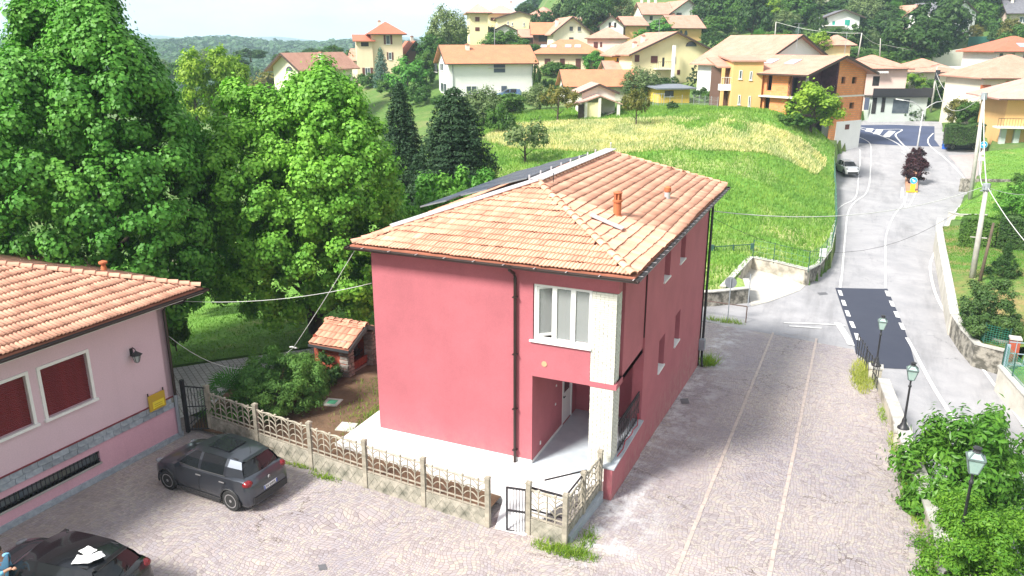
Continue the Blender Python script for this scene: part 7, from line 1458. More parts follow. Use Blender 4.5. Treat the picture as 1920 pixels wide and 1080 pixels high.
hedge('dark green hedge behind the dark parked hatchback', 1768, 270, 1842, 268, 34, 6000, 395, L_deep, .8)
# wooded ridge: many alike trees that close the skyline
rg = np.random.default_rng(77); ridge = []
for u, v, w_, h_ in [(985, 18, 30, 24), (1015, 42, 36, 34), (1060, 34, 50, 44), (1080, 30, 44, 50), (1105, 44, 50, 50), (1130, 40, 56, 60), (1155, 34, 46, 50), (1320, 20, 50, 50), (1345, 10, 50, 40), (1375, 26, 56, 50), (1405, 12, 60, 50), (1440, 8, 60, 40), (1475, 6, 60, 40), (1500, 22, 60, 44), (1545, 26, 50, 30), (1590, 14, 60, 40), (1620, 30, 50, 44), (1640, 14, 60, 44), (1690, 16, 60, 50), (1720, 8, 60, 44), (1765, 4, 60, 40), (1800, 10, 50, 50), (1830, 16, 60, 50), (1860, 22, 60, 60), (1880, 6, 60, 44), (1910, 0, 60, 40), (1625, 52, 44, 30), (1578, 22, 40, 24), (1660, 34, 44, 34)]:
    kind = rg.choice(['oak', 'green', 'tall', 'oak', 'willow']); D_ = None
    o = hit(u, max(v, -60)+22, None, 150, 330); t = plant(kind, 'tree of the dark wood on the ridge behind the upper houses', u, v+22, w_*1.25, h_*1.25, 'trees of the dark wood on the ridge', D=depth(o))
# far off woods and hills
def far_wood():
    rg = np.random.default_rng(88); n = 5200; az = np.radians(rg.uniform(-40, 14, n)); r = rg.uniform(0, 1, n)**.8*900+330; xc = r*np.sin(az); D = r*np.cos(az); x = xc*RIGHT.x+D*FWD.x; y = xc*RIGHT.y+D*FWD.y; z = zT(x, y)
    V = []; F = []; 
    m = 34; d = rdir(m, rg); d[:, 2] = np.abs(d[:, 2]); s = (r/800+.5)*rg.uniform(3.0, 5.0, n)
    for i in range(n):
        dd = d @ np.array(Matrix.Rotation(rg.uniform(0, 6.28), 3, 'Z')); P_ = dd*s[i]*np.array([1, 1, 1.05])*rg.uniform(.82, 1.12, (m, 1))+np.array([x[i], y[i], z[i]+s[i]*.55]); V.append(leaves(P_, dd+np.array([0, 0, .35])+rg.normal(size=(m, 3))*.3, s[i]*.72, rg, .9))
    o = link('distant_wood', leafmesh('distant_wood', np.concatenate(V), L_haze)); o['kind'] = 'stuff'; o['label'] = 'distant wooded hills along the horizon'
far_wood()
for i, (u, v, w_, h_, k) in enumerate([(20, 190, 70, 70, 'oak'), (60, 150, 60, 40, 'oak'), (300, 150, 50, 40, 'willow'), (395, 130, 40, 40, 'willow'), (440, 135, 40, 34, 'oak'), (590, 118, 40, 30, 'oak'), (620, 112, 36, 28, 'green'), (470, 112, 40, 24, 'oak'), (540, 120, 40, 26, 'oak'), (350, 140, 40, 34, 'green'), (660, 128, 36, 28, 'green'), (5, 130, 50, 30, 'oak')]):
    plant(k, 'tree in the valley below the distant wooded hills', u, v, w_*1.4, h_*.8, 'trees in the valley left of the tall peach house', D=190+ (i % 4)*22)
# hedges and trees that fill the gaps between the houses
for i, (u, v, w_, h_, k) in enumerate([(735, 178, 50, 30, 'bush'), (785, 196, 50, 36, 'bush'), (640, 175, 60, 40, 'green'), (600, 178, 60, 40, 'green'), (770, 150, 40, 26, 'darkbush'), (830, 200, 40, 22, 'bush'), (1040, 126, 40, 14, 'bush'), (1010, 130, 24, 20, 'bush'), (1140, 122, 30, 18, 'bush'), (1215, 128, 40, 20, 'bush'), (1350, 130, 40, 28, 'green'), (1355, 160, 24, 30, 'darkbush'), (1345, 178, 18, 16, 'bush'), (1600, 118, 50, 24, 'green'), (1660, 120, 46, 20, 'bush'), (1868, 78, 36, 20, 'darkbush'), (1430, 60, 44, 36, 'green'), (1460, 86, 50, 26, 'bush'), (1440, 100, 40, 22, 'bush'), (1480, 64, 40, 24, 'darkbush'), (1550, 92, 36, 20, 'bush'), (1700, 128, 60, 18, 'bush'), (1870, 64, 40, 26, 'bush'), (1860, 226, 30, 24, 'bush'), (985, 100, 50, 22, 'bush'), (1150, 66, 30, 12, 'bush'), (1195, 100, 40, 16, 'bush')]):
    plant(k, ['low bush in front of the peach tower garden', 'bush between the peach tower and the white house', 'small tree behind the bright green tree, left of the blue spruce', 'small tree low behind the bright green tree top', 'dark bush at the right foot of the peach tower', 'bush at the left corner of the white house', 'low bush in front of the long peach house, left end', 'small bush right of the white house ridge', 'low bush right of the bright green tree by the peach house', 'bush above the small terrace house roof', 'leafy tree right of the big yellow house', 'dark bush at the left of the open loggia', 'small bush under the open loggia', 'tree behind the roof of the bare brick house', 'bush behind the pink roadside house roof', 'dark bush beside the rusty tree at the top right', 'round tree high on the slope beside the yellow green tree', 'bush on the slope above the white gable', 'bush just left above the white gable', 'dark bush on the slope beside the blue conifer', 'bush left of the thin pale slope pole', 'low bushes behind the cream house with the camper van', 'bush left of the top right pink house', 'small bush at the corner of the cream house with orange blind', 'bushes between the white cottage and the skylight roof', 'small bush behind the small white house with dark windows', 'bush above the big yellow house roof ridge'][i], u, v, w_, h_, 'shrubs filling the gaps between village gardens', i=i)
# mountains behind everything
mb = MB(); rg2 = random.Random(5); V = []; n = 160
for i in range(n+1):
    az = R(-46+i*1.0); D_ = 3600; x = D_*math.tan(az) if abs(az) < 1.2 else 0; 
    hgt = 60+120*(.5+.5*math.sin(i*.13+1.2))*(.6+.4*math.sin(i*.31))+18*math.sin(i*.9)
    hgt *= .52; hgt *= max(.15, min(1, (60-i)/30+.4)) if i < 90 else .2
    dx, dy = math.sin(az), math.cos(az); X0 = D_*dx; Y0_ = D_*dy; w0 = (X0*RIGHT.x+Y0_*FWD.x, X0*RIGHT.y+Y0_*FWD.y)
    V += [(w0[0]*.82, w0[1]*.82, -70), (w0[0], w0[1], hgt), (w0[0]*1.2, w0[1]*1.2, -70)]
    if i >= 92: break
m_ = len(V)//3; mb.add(V, [(3*i+k, 3*i+3+k, 3*i+4+k, 3*i+1+k) for i in range(m_-1) for k in (0, 1)]); o = mb.build('mountains', M('far mountain', (.05, .09, .05), (.07, .10, .06), .002), None, True); o['kind'] = 'structure'
# air
hz_ = MB(); hz_.box(-5200, 5200, -5200, 5200, -75, 120); m, t_, b_ = newmat('haze'); t_.nodes.remove(b_); pv = t_.nodes.new('ShaderNodeVolumePrincipled'); pv.inputs['Density'].default_value = .00030; pv.inputs['Color'].default_value = (.62, .80, 1.0, 1); pv.inputs['Anisotropy'].default_value = 0
t_.links.new(pv.outputs[0], t_.nodes['Material Output'].inputs['Volume']); o = hz_.build('haze', m); o['kind'] = 'stuff'
# ---------------------------------------------------------------- cars
def paint(name, c, metal=.55, rough=.32): return M(name, c, tuple(x*.92 for x in c), 2, rough, metal, coat=.55)
m_tyre = M('tyre', (.015, .015, .016), (.022, .022, .022), 6, .8); m_rim = M('alloy rim', (.55, .55, .56), (.45, .45, .46), 4, .3, metal=.8); m_cg = M('car glass', (.010, .012, .014), (.014, .016, .018), 1, .05)
m_tail = M('red tail lamp', (.22, .004, .008), (.12, .003, .005), 14, .2, coat=.3); m_head = M('headlamp', (.25, .27, .29), (.16, .17, .19), 6, .1, coat=1.0); m_trim = M('black car trim', (.02, .02, .022), (.025, .025, .027), 6, .55); m_plate = M('number plate', (.75, .76, .78), rough=.4); m_plb = M('plate blue', (.02, .07, .45), rough=.4)
def interp(x, pts):
    xs = [p[0] for p in pts]; return float(np.interp(x, xs, [p[1] for p in pts]))
TXT = {}
def text_part(txt, size, mat, parent, loc, rot, name='lettering'):
    cu = bpy.data.curves.new('lettering', 'FONT'); cu.body = txt; cu.size = size; cu.align_x = 'CENTER'; cu.align_y = 'CENTER'; cu.extrude = .002; o = bpy.data.objects.new('tmp', cu); COL.objects.link(o)
    bpy.context.view_layer.update(); me = bpy.data.meshes.new_from_object(o.evaluated_get(bpy.context.evaluated_depsgraph_get())); bpy.data.objects.remove(o); me.materials.clear(); me.materials.append(mat); return link(name, me, parent, loc, rot)
def car(label, loc, rz, body, L_=4.0, W_=1.74, H_=1.47, detail=True, plate=None, name='parked_car', group=None, chevron=False, roofrails=False):
    t = thing(name, label, 'car', loc, rz, group); sx = L_/4.0; sy = W_/1.74; sz = H_/1.47; xw = 1.27*sx; ra = .355
    TOP = [(-2.0, .70), (-1.95, .86), (-1.86, 1.0), (-1.7, 1.05), (-1., 1.03), (.95, .98), (1.3, .93), (1.6, .86), (1.82, .76), (1.95, .62), (2.0, .50)]
    WID = [(-2.0, .60), (-1.95, .74), (-1.8, .83), (-1.5, .865), (0, .86), (1.4, .855), (1.7, .80), (1.88, .70), (1.97, .56), (2.0, .44)]
    xs = sorted(set(list(np.linspace(-2, 2, 61))+[-1.98, 1.98, -1.9, 1.9, 1.95, -1.95])); V = []; F = []
    for x in xs:
        w = interp(x, WID)*sy; zt_ = interp(x, TOP)*sz; zb_ = .20 if abs(x) < 1.9 else .26
        for c in (1, -1):
            d = abs(x*sx-c*xw)
            if d < ra: zb_ = max(zb_, .32+math.sqrt(ra*ra-d*d))
        a = [(w*.90, zb_), (w*.985, max(zb_+.015, .30)), (w*1.0, max(zb_+.03, .52)), (w*.985, max(zb_+.045, .68*sz) if zt_ > .8 else zt_*.85), (w*.945, zt_-.06), (w*.86, zt_-.008), (w*.45, zt_+.018), (0, zt_+.026)]
        ring = [(x*sx, y, z) for y, z in a]+[(x*sx, -y, z) for y, z in a[-2::-1]]; V += ring
    n = 15
    for i in range(len(xs)-1):
        for k in range(n-1): F.append((i*n+k, i*n+k+1, (i+1)*n+k+1, (i+1)*n+k))
        F.append((i*n+n-1, i*n, (i+1)*n, (i+1)*n+n-1))
    F += [tuple(range(n)), tuple(range((len(xs)-1)*n+n-1, (len(xs)-1)*n-1, -1))]
    mb = MB(); mb.add(V, F); b_ = mb.build('body', body, t, 40)
    XB = [.98, .84, -.02, -.12, -1.0, -1.10, -1.74]; XR_ = [.34, .22, -.07, -.17, -1.04, -1.14, -1.50]
    zB = lambda x: interp(x, TOP)*sz-.012; RZ = [(-1.5, 1.415), (-1.1, 1.462), (-.5, 1.48), (0, 1.465), (.34, 1.40)]; zR_ = lambda x: interp(x, RZ)*sz
    hb = lambda x: interp(x, [(-1.74, .70), (-1.2, .775), (0, .79), (.98, .70)])*sy; hr = lambda x: interp(x, [(-1.5, .50), (-1.1, .575), (0, .60), (.34, .55)])*sy
    def side(i, s, off=0):
        return [Vector((XB[i]*sx, s*(hb(XB[i])+off), zB(XB[i]))), Vector(((XB[i]*.45+XR_[i]*.55)*sx, s*((hb(XB[i])*.40+hr(XR_[i])*.60)+.035+off), zB(XB[i])*.42+zR_(XR_[i])*.58)), Vector((XR_[i]*sx, s*(hr(XR_[i])+off), zR_(XR_[i])))]
    for s in (1, -1):
        for i in range(6):
            A, B = side(i, s), side(i+1, s); is_glass = i in (1, 3); q_ = [(A[0], B[0], B[1], A[1]), (A[1], B[1], B[2], A[2])]
            if i == 5:   # rear quarter: small glass then panel
                pass
            tgt = MB()
            for f_ in q_: tgt.add(f_ if s > 0 else f_[::-1], [(0, 1, 2, 3)])
            tgt.build('side_window' if is_glass else 'pillar', m_cg if is_glass else body, t, 40)
    NY = 8
    def across(xb, zb_, wb, xt, zt_, wt, bulge, rows=4):
        mb = MB(); V = []
        for j in range(rows+1):
            f = j/rows
            for k in range(NY+1):
                y = -1+2*k/NY; wv = wb+(wt-wb)*f; V.append(((xb+(xt-xb)*f)*sx+bulge*(1-y*y), y*wv, zb_+(zt_-zb_)*f+.02*math.sin(f*math.pi)))
        F = [(j*(NY+1)+k, j*(NY+1)+k+1, (j+1)*(NY+1)+k+1, (j+1)*(NY+1)+k) for j in range(rows) for k in range(NY)]; mb.add(V, F); return mb
    across(.98, zB(.98), hb(.98), .34, zR_(.34), hr(.34), .10).build('windscreen', m_cg, t, True)
    across(-1.70, zB(-1.74)+.02, hb(-1.74)*.93, -1.50, zR_(-1.5)-.03, hr(-1.5)*.95, -.10).build('rear_window', m_cg, t, True)
    rf = MB(); V = []; xr_ = list(np.linspace(-1.5, .34, 12))
    for x in xr_:
        for k in range(NY+1): y = -1+2*k/NY; e = 1-y*y; V.append((x*sx+(.10*e if x > .3 else 0)-(.10*e if x < -1.45 else 0), y*hr(x), zR_(x)+.035*e*min(1, (x+1.6)*2)))
    rf.add(V, [(i*(NY+1)+k, (i+1)*(NY+1)+k, (i+1)*(NY+1)+k+1, i*(NY+1)+k+1) for i in range(11) for k in range(NY)]); rf.build('roof', body, t, True)
    for s in (1, -1):
        for k, x0 in enumerate((xw, -xw)):
            wo = thing('wheel', None, None) if False else None
            mb = MB(); yo = s*(W_/2-.115); mb.lathe((x0, yo, .32), [(.20, -.10), (.30, -.105), (.325, -.08), (.33, 0), (.325, .08), (.30, .105), (.205, .10)], 28, 'y'); wh = mb.build('wheel', m_tyre, t, 35)
            rm_ = MB(); rm_.lathe((x0, yo+s*.075, .32), [(.215, -.03), (.215, .03), (.19, .03), (.185, -.03)], 24, 'y', cap=False)
            for j in range(6):
                a = j*math.pi/3+.3
                for da in (-.17, .17): rm_.beam((x0+.03*math.cos(a), yo+s*.09, .32+.03*math.sin(a)), (x0+.20*math.cos(a+da), yo+s*.085, .32+.20*math.sin(a+da)), .028, .02, (0, 1, 0))
            rm_.lathe((x0, yo+s*.09, .32), [(.05, -.02), (.045, .012)] if s > 0 else [(.045, -.012), (.05, .02)], 12, 'y'); rm_.build('rim', m_rim, wh, 35)
            dk = MB(); dk.lathe((x0, yo+s*.03, .32), [(.20, -.01), (.20, .01)], 20, 'y'); dk.build('brake_disc', m_trim, wh)
            ar = MB(); ar.tube([(x0+(ra+.02)*math.cos(a), s*(interp(x0/sx, WID)*sy-.005), .32+(ra+.02)*math.sin(a)) for a in np.linspace(-.25, math.pi+.25, 16)], .026, 6); ar.build('arch_trim', m_trim, t, True)
        # tail and head lamps, mirror, handles, sill
        mb = MB(); V = []; 
        for (px_, py_, pz_, rx_, ry_, rz_, mt, nm) in ((-1.80, .665, .90, .165, .165, .115, m_tail, 'tail_lamp'), (1.70, .615, .77, .22, .16, .07, m_head, 'headlamp')):
            mb = MB(); N1, N2 = 8, 6; V = [(px_*sx+rx_*math.cos(a)*math.sin(b), s*(py_*sy+ry_*math.sin(a)*math.sin(b)), pz_*sz+rz_*math.cos(b)) for b in [math.pi*j/N2 for j in range(N2+1)] for a in [2*math.pi*i/N1 for i in range(N1)]]
            mb.add(V, [(j*N1+i, j*N1+(i+1) % N1, (j+1)*N1+(i+1) % N1, (j+1)*N1+i) for j in range(N2) for i in range(N1)]); mb.build(nm, mt, t, True)
        mb = MB(); mb.obox((.72*sx, s*(.93*sy), 1.03*sz), (.06, 0, 0), (0, .09, 0), (0, 0, .065)); mb.beam((.72*sx, s*.80*sy, .99*sz), (.72*sx, s*.88*sy, 1.0*sz), .04, .04); mb.build('mirror', body, t)
        mb = MB(); mb.beam((xw-.4, s*(.865*sy), .235), (-xw+.4, s*(.865*sy), .235), .03, .09); mb.build('sill', m_trim, t)
        if detail:
            for x0 in (.0, -.92): mb = MB(); mb.beam((x0*sx, s*(.872*sy), .86*sz), ((x0-.2)*sx, s*(.872*sy), .865*sz), .02, .03); mb.build('door_handle', m_rim, t)
            mb = MB()
            for x0, x1 in ((.86, .84), (-.07, -.10), (-.98, -1.02)): mb.tube([(x0*sx, s*.867*sy, .30), (x0*sx, s*.873*sy, .55), (x1*sx, s*.86*sy, .80*sz), (x1*sx, s*.825*sy, .96*sz)], .005, 4)
            mb.build('door_gap', m_trim, t)
            mb = MB(); mb.tube([side(i, s, .012)[0] for i in range(6)], .010, 4); mb.build('window_trim', m_trim, t)
            mb = MB(); mb.beam((-1.35*sx, s*.47*sy, zR_(-1.35)+.03), (.2*sx, s*.53*sy, zR_(.2)+.02), .02, .012); mb.build('roof_strip', m_trim, t)
    mb = MB(); mb.obox((-1.93*sx, 0, .40), (.09, 0, 0), (0, .66*sy, 0), (0, 0, .10)); mb.build('rear_bumper', m_trim, t); mb = MB(); mb.obox((1.92*sx, 0, .36), (.08, 0, 0), (0, .58*sy, 0), (0, 0, .12)); mb.build('front_grille', m_trim, t)
    mb = MB(); mb.obox((-1.55*sx, 0, zR_(-1.5)+.025), (.07, 0, .0), (0, .46*sy, 0), (0, 0, .010)); mb.build('spoiler', body, t)
    if detail:
        mb = MB(); mb.obox((-2.01*sx, 0, .62*sz), (.012, 0, 0), (0, .26, 0), (0, 0, .058)); po = mb.build('number_plate', m_plate, t)
        for s in (1, -1): mb = MB(); mb.obox((-2.024*sx, s*.24, .62*sz), (.003, 0, 0), (0, .02, 0), (0, 0, .056)); mb.build('plate_band', m_plb, po)
        if plate: text_part(plate, .095, M('plate ink', (.02, .02, .02)), po, (-2.028*sx, 0, .618*sz), (math.pi/2, 0, -math.pi/2))
        mb = MB(); mb.tube([(-1.90*sx, 0, 1.10*sz), (-1.82*sx, -.22, 1.16*sz)], .008, 4); mb.build('rear_wiper', m_trim, t)
        mb = MB(); mb.lathe((-1.35*sx, 0, zR_(-1.3)+.03), [(.015, 0), (.006, .02), (.004, .18)], 6); mb.build('antenna', m_trim, t)
        mb = MB(); mb.obox((-.45*sx, 0, zR_(-.5)+.042), (.42, 0, 0), (0, .34, 0), (0, 0, .004)); mb.build('glass_roof', m_cg, t) if chevron else None
    if chevron:
        mb = MB()
        for dz in (0, .038): mb.beam((-1.985*sx, .045, .83*sz+dz), (-1.985*sx, 0, .86*sz+dz), .014, .014, (1, 0, 0)); mb.beam((-1.985*sx, -.045, .83*sz+dz), (-1.985*sx, 0, .86*sz+dz), .014, .014, (1, 0, 0))
        mb.build('emblem', m_rim, t)
    return t
zc = lambda x, y: float(zP(x, y))
car('dark grey metallic hatchback parked in front of the concrete fence', (-16.5, 15.86, zc(0, 15.8)), R(177), paint('dark grey metallic paint', (.085, .095, .115), .85, .30), 4.0, 1.76, 1.50, plate='FX 410YL', chevron=True)
BC = car('glossy black hatchback cut off by the lower left corner', (-16.35, 10.42, -.35), R(187), paint('black paint', (.008, .009, .012), .2, .18), 4.15, 1.78, 1.48)
# crumpled white paper sheets lying on the black car roof
rm = Matrix.Translation((-16.35, 10.42, -.35)) @ Matrix.Rotation(R(187), 4, 'Z'); p = rm @ Vector((-1.12, .26, 1.49)); pa = thing('paper_sheet', 'crumpled white sheets lying on the roof of the black hatchback', 'paper', p, .3)
for k, (dx, dy, rz_, s_) in enumerate(((0, 0, .2, .24), (.22, .06, .9, .20), (-.05, .22, -.4, .18))):
    mb = MB(); n = 6; rr = random.Random(k+4); V = [((i/n-.5)*s_*1.9, (j/n-.5)*s_*1.4, .015+.05*rr.random()*(1 if 0 < i < n and 0 < j < n else .4)) for i in range(n+1) for j in range(n+1)]
    mb.add(V, [(i*(n+1)+j, (i+1)*(n+1)+j, (i+1)*(n+1)+j+1, i*(n+1)+j+1) for i in range(n) for j in range(n)]); mb.build('sheet', M('white paper', (.82, .82, .82), (.76, .76, .78), 9, .8), pa, loc=(dx, dy, k*.03), rz=rz_)
car('small silver white hatchback parked in the bay beside the meadow', hitR(1587, 326)+Vector((0, 0, .03)), YAW+R(-92), paint('silver white paint', (.80, .81, .82), .1), 3.8, 1.68, 1.5, detail=False)
car('dark hatchback parked on the pink driveway under the hedge', hitR(1800, 279)+Vector((0, 0, .03)), YAW+R(175), paint('dark blue paint', (.03, .035, .05)), 4.1, 1.75, 1.48, detail=False)
p = P(954, 186, 121); car('blue grey car beside the wall of the white house', (p.x, p.y, p.z), YAW+R(186), paint('blue grey paint', (.10, .17, .30), .5), 4.2, 1.78, 1.5, detail=False)
# camper van
p = P(1787, 157, 143); cv = thing('camper_van', 'white camper van parked behind the green hedge', 'van', p, YAW+R(-4)); m_van = paint('camper white', (.82, .82, .82), 0, .3)
prof = [(-3.0, .5), (-3.0, 2.7), (-2.8, 2.95), (2.2, 2.95), (2.65, 2.7), (2.75, 2.1), (2.5, 1.95), (2.75, 1.9), (3.35, 1.3), (3.6, 1.15), (3.7, .5)]
mb = MB(); n = len(prof); mb.add([(x, -1.1, z) for x, z in prof]+[(x, 1.1, z) for x, z in prof], [tuple(range(n-1, -1, -1)), tuple(range(n, 2*n))]+[(i, (i+1) % n, (i+1) % n+n, i+n) for i in range(n)]); mb.build('body', m_van, cv)
for a, b_, c_, d_ in ((-1.9, -1.1, 1.7, 2.3), (.2, 1.0, 1.7, 2.2), (1.5, 1.8, 1.0, 2.2), (2.7, 3.2, 1.3, 1.9)): mb = MB(); mb.box(a, b_, -1.13, -1.101, c_, d_); mb.build('window', m_pane, cv)
mb = MB(); mb.box(-3.0, 3.7, -1.115, -1.102, .95, 1.02); mb.build('stripe', m_grey, cv)
for x in (-1.7, 2.6): mb = MB(); mb.lathe((x, -1.0, .4), [(.36, -.12), (.38, 0), (.36, .12)], 16, 'y'); mb.build('wheel', m_tyre, cv)
# ---------------------------------------------------------------- person beside the black car
def skin_body(name, pts, edges, mat, parent, root=0, sub=2):
    me = bpy.data.meshes.new(name); me.from_pydata([p[:3] for p in pts], edges, []); o = bpy.data.objects.new(name, me); COL.objects.link(o); sk_ = o.modifiers.new('s', 'SKIN'); sk_.use_smooth_shade = True
    for i, p in enumerate(pts): me.skin_vertices[0].data[i].radius = (p[3], p[4] if len(p) > 4 else p[3]); me.skin_vertices[0].data[i].use_root = (i == root)
    su = o.modifiers.new('u', 'SUBSURF'); su.levels = sub; bpy.context.view_layer.update(); m2 = bpy.data.meshes.new_from_object(o.evaluated_get(bpy.context.evaluated_depsgraph_get())); bpy.data.objects.remove(o); m2.materials.clear(); m2.materials.append(mat); m2.shade_smooth(); return link(name, m2, parent)
m_skin = M('skin', (.50, .27, .18), (.44, .23, .15), 8, .55); m_shirt = M('pale blue shirt', (.22, .50, .72), (.17, .42, .64), 5, .8); m_trs = M('dark trousers', (.03, .035, .05), (.02, .025, .04), 6, .85); m_hair = M('dark hair', (.025, .017, .012), (.04, .028, .02), 20, .6)
pc = G(4, 1062, 1.0); hand = G(31, 1060, 1.0); PR = thing('person', 'person in a pale blue shirt reaching to the black car from the left edge', 'person', (pc.x-.10, pc.y+.02, -.35)); hl_ = hand-Vector(PR.location)
hd_ = Vector((hl_.x, hl_.y, 0)).normalized(); sdv = Vector((-hd_.y, hd_.x, 0)); Lh = min(Vector((hl_.x, hl_.y, 0)).length, .62); at = lambda f, s, z: tuple(hd_*f+sdv*s)+(z,) if False else (hd_.x*f+sdv.x*s, hd_.y*f+sdv.y*s, z)
Bp = [(*at(0, 0, .98), .15, .12), (*at(0, 0, 1.18), .15, .11), (*at(.0, 0, 1.38), .17, .11), (*at(0, 0, 1.50), .07, .07), (*at(.01, 0, 1.58), .06, .06), (*at(.02, 0, 1.70), .09, .10), (*at(.01, 0, 1.80), .06, .07),
      (*at(0, -.20, 1.44), .065), (*at(.16, -.27, 1.28), .05), (*at(Lh-.12, -.14, 1.33), .036), (*at(Lh-.04, -.10, 1.35), .038, .02),
      (*at(0, .20, 1.44), .065), (*at(-.03, .28, 1.16), .05), (*at(.06, .28, .92), .034), (*at(.08, .28, .84), .038, .02),
      (*at(0, -.10, .92), .10), (*at(.03, -.11, .50), .068), (*at(0, -.11, .10), .045), (*at(.12, -.12, .04), .04), (*at(0, .10, .92), .10), (*at(.02, .11, .50), .068), (*at(0, .11, .10), .045), (*at(.12, .12, .04), .04)]
skin_body('body', Bp, [(0, 1), (1, 2), (2, 3), (3, 4), (4, 5), (5, 6), (2, 7), (7, 8), (8, 9), (9, 10), (2, 11), (11, 12), (12, 13), (13, 14), (0, 15), (15, 16), (16, 17), (17, 18), (0, 19), (19, 20), (20, 21), (21, 22)], m_skin, PR)
Sp = [(*at(0, 0, .92), .165, .135), (*at(0, 0, 1.18), .165, .125), (*at(0, 0, 1.38), .185, .125), (*at(0, 0, 1.49), .085, .085), (*at(0, -.20, 1.44), .085), (*at(.16, -.27, 1.28), .068), (*at(Lh*.6, -.19, 1.315), .055), (*at(0, .20, 1.44), .085), (*at(-.03, .28, 1.16), .068), (*at(.03, .28, 1.02), .055)]
skin_body('shirt', Sp, [(0, 1), (1, 2), (2, 3), (2, 4), (4, 5), (5, 6), (2, 7), (7, 8), (8, 9)], m_shirt, PR)
Tp = [(*at(0, 0, .95), .17, .14), (*at(0, -.10, .86), .115), (*at(.03, -.11, .50), .085), (*at(0, -.11, .12), .065), (*at(0, .10, .86), .115), (*at(.02, .11, .50), .085), (*at(0, .11, .12), .065)]
skin_body('trousers', Tp, [(0, 1), (1, 2), (2, 3), (0, 4), (4, 5), (5, 6)], m_trs, PR)
mb = MB(); c_ = Vector(at(-.01, 0, 1.74)); N1, N2 = 14, 8; V = [c_+Vector((.105*math.cos(a)*math.sin(b), .105*math.sin(a)*math.sin(b), .115*math.cos(b)+.02)) for b in [math.pi*.62*j/N2 for j in range(N2+1)] for a in [2*math.pi*i/N1 for i in range(N1)]]
mb.add(V, [(j*N1+i, (j+1)*N1+i, (j+1)*N1+(i+1) % N1, j*N1+(i+1) % N1) for j in range(N2) for i in range(N1)]); mb.build('hair', m_hair, PR, True)
for s, base_, dirv in ((-1, (Lh-.02, -.095, 1.35), 1), (1, (.09, .28, .82), 0)):
    for k in range(5):
        off = (k-1.5)*.019 if k < 4 else -.045*(-s); ln_ = (.075, .085, .080, .062, .055)[k]
        if dirv: A = at(base_[0], base_[1]+off, base_[2]); B = at(base_[0]+ln_*.55, base_[1]+off*1.1, base_[2]-.005); C = at(base_[0]+ln_, base_[1]+off*1.05, base_[2]-.03)
        else: A = at(base_[0]+off, base_[1], base_[2]); B = at(base_[0]+off, base_[1], base_[2]-ln_*.55); C = at(base_[0]+off+.012, base_[1]-.01, base_[2]-ln_)
        mb = MB(); mb.tube([A, B, C], [.010, .0095, .007], 6); mb.build('finger', m_skin, PR, True)
mb = MB(); mb.lathe(tuple(at(.115, 0, 1.68)), [(.004, .03), (.018, -.012)], 6); mb.build('nose', m_skin, PR, True)
for s in (-1, 1): mb = MB(); mb.lathe(at(.10, s*.035, 1.71), [(.006, -.006), (.011, 0), (.006, .006)], 8); mb.build('eye', m_trs, PR); mb = MB(); mb.lathe(at(.0, s*.10, 1.69), [(.008, -.03), (.016, 0), (.012, .03)], 7); mb.build('ear', m_skin, PR)
mb = MB(); mb.beam(at(.105, -.025, 1.635), at(.105, .025, 1.635), .01, .008); mb.build('mouth', M('lips', (.35, .12, .1)), PR)
# ---------------------------------------------------------------- traffic island, signs, poles, wires
ip = [hitR(*p) for p in [(1697, 340), (1699, 361), (1720, 361), (1722, 340), (1722, 300), (1702, 300)]]; io = hitR(1710, 340)
isl = thing('traffic_island', 'brick edged traffic island in the middle of the road', 'traffic island', io); zz = [zr(p.x, p.y) for p in ip]
mb = MB(); n = len(ip); mb.add([(p.x-io.x, p.y-io.y, z-io.z-.1) for p, z in zip(ip, zz)]+[(p.x-io.x, p.y-io.y, z-io.z+.16) for p, z in zip(ip, zz)], [tuple(range(n)), tuple(range(2*n-1, n-1, -1))]+[(i, i+n, (i+1) % n+n, (i+1) % n) for i in range(n)]); mb.build('kerb', M('island brick', (.50, .26, .16), (.40, .20, .12), 3, .9), isl)
a, b_ = ip[1]-io, ip[2]-io; mb = MB(); mb.beam(a+Vector((0, -.06, .1)), b_+Vector((0, -.06, .1)), .1, .14); mb.build('yellow_nose', M('yellow paint', (.75, .50, .02), (.65, .45, .03), 3, .6), isl)
m_sblue = M('sign blue', (.02, .30, .50), (.02, .27, .46), 3, .4); m_yel = M('yellow plastic', (.80, .60, .02), (.7, .52, .02), 3, .5)
def arrow_disc(parent, c, r, f, ang, mat):
    """blue mandatory disc facing direction f with a white arrow at angle ang (clockwise from right)"""
    f = Vector(f).normalized(); x = Vector((0, 0, 1)).cross(f); y = Vector((0, 0, 1)); n = 20; c = Vector(c)
    def disc(r_, d, nm, mt): mb = MB(); V = [c+f*d+x*r_*math.cos(2*math.pi*k/n)+y*r_*math.sin(2*math.pi*k/n) for k in range(n)]+[c+f*(d-.02)+x*r_*math.cos(2*math.pi*k/n)+y*r_*math.sin(2*math.pi*k/n) for k in range(n)]; mb.add(V, [tuple(range(n)), tuple(range(2*n-1, n-1, -1))]+[(k, k+n, (k+1) % n+n, (k+1) % n) for k in range(n)]); return mb.build(nm, mt, parent)
    disc(r, 0, 'sign_rim', m_white); disc(r*.92, .012, 'sign_face', mat); dv = x*math.cos(ang)+y*math.sin(ang); pv = -x*math.sin(ang)+y*math.cos(ang); mb = MB(); q0 = c+f*.02
    V = [q0-dv*r*.55+pv*r*.13, q0+dv*r*.1+pv*r*.13, q0+dv*r*.1-pv*r*.13, q0-dv*r*.55-pv*r*.13, q0+dv*r*.62, q0+dv*r*.05+pv*r*.42, q0+dv*r*.05-pv*r*.42]; mb.add(V, [(0, 3, 2, 1), (4, 5, 6)]); mb.build('arrow', m_white, parent)
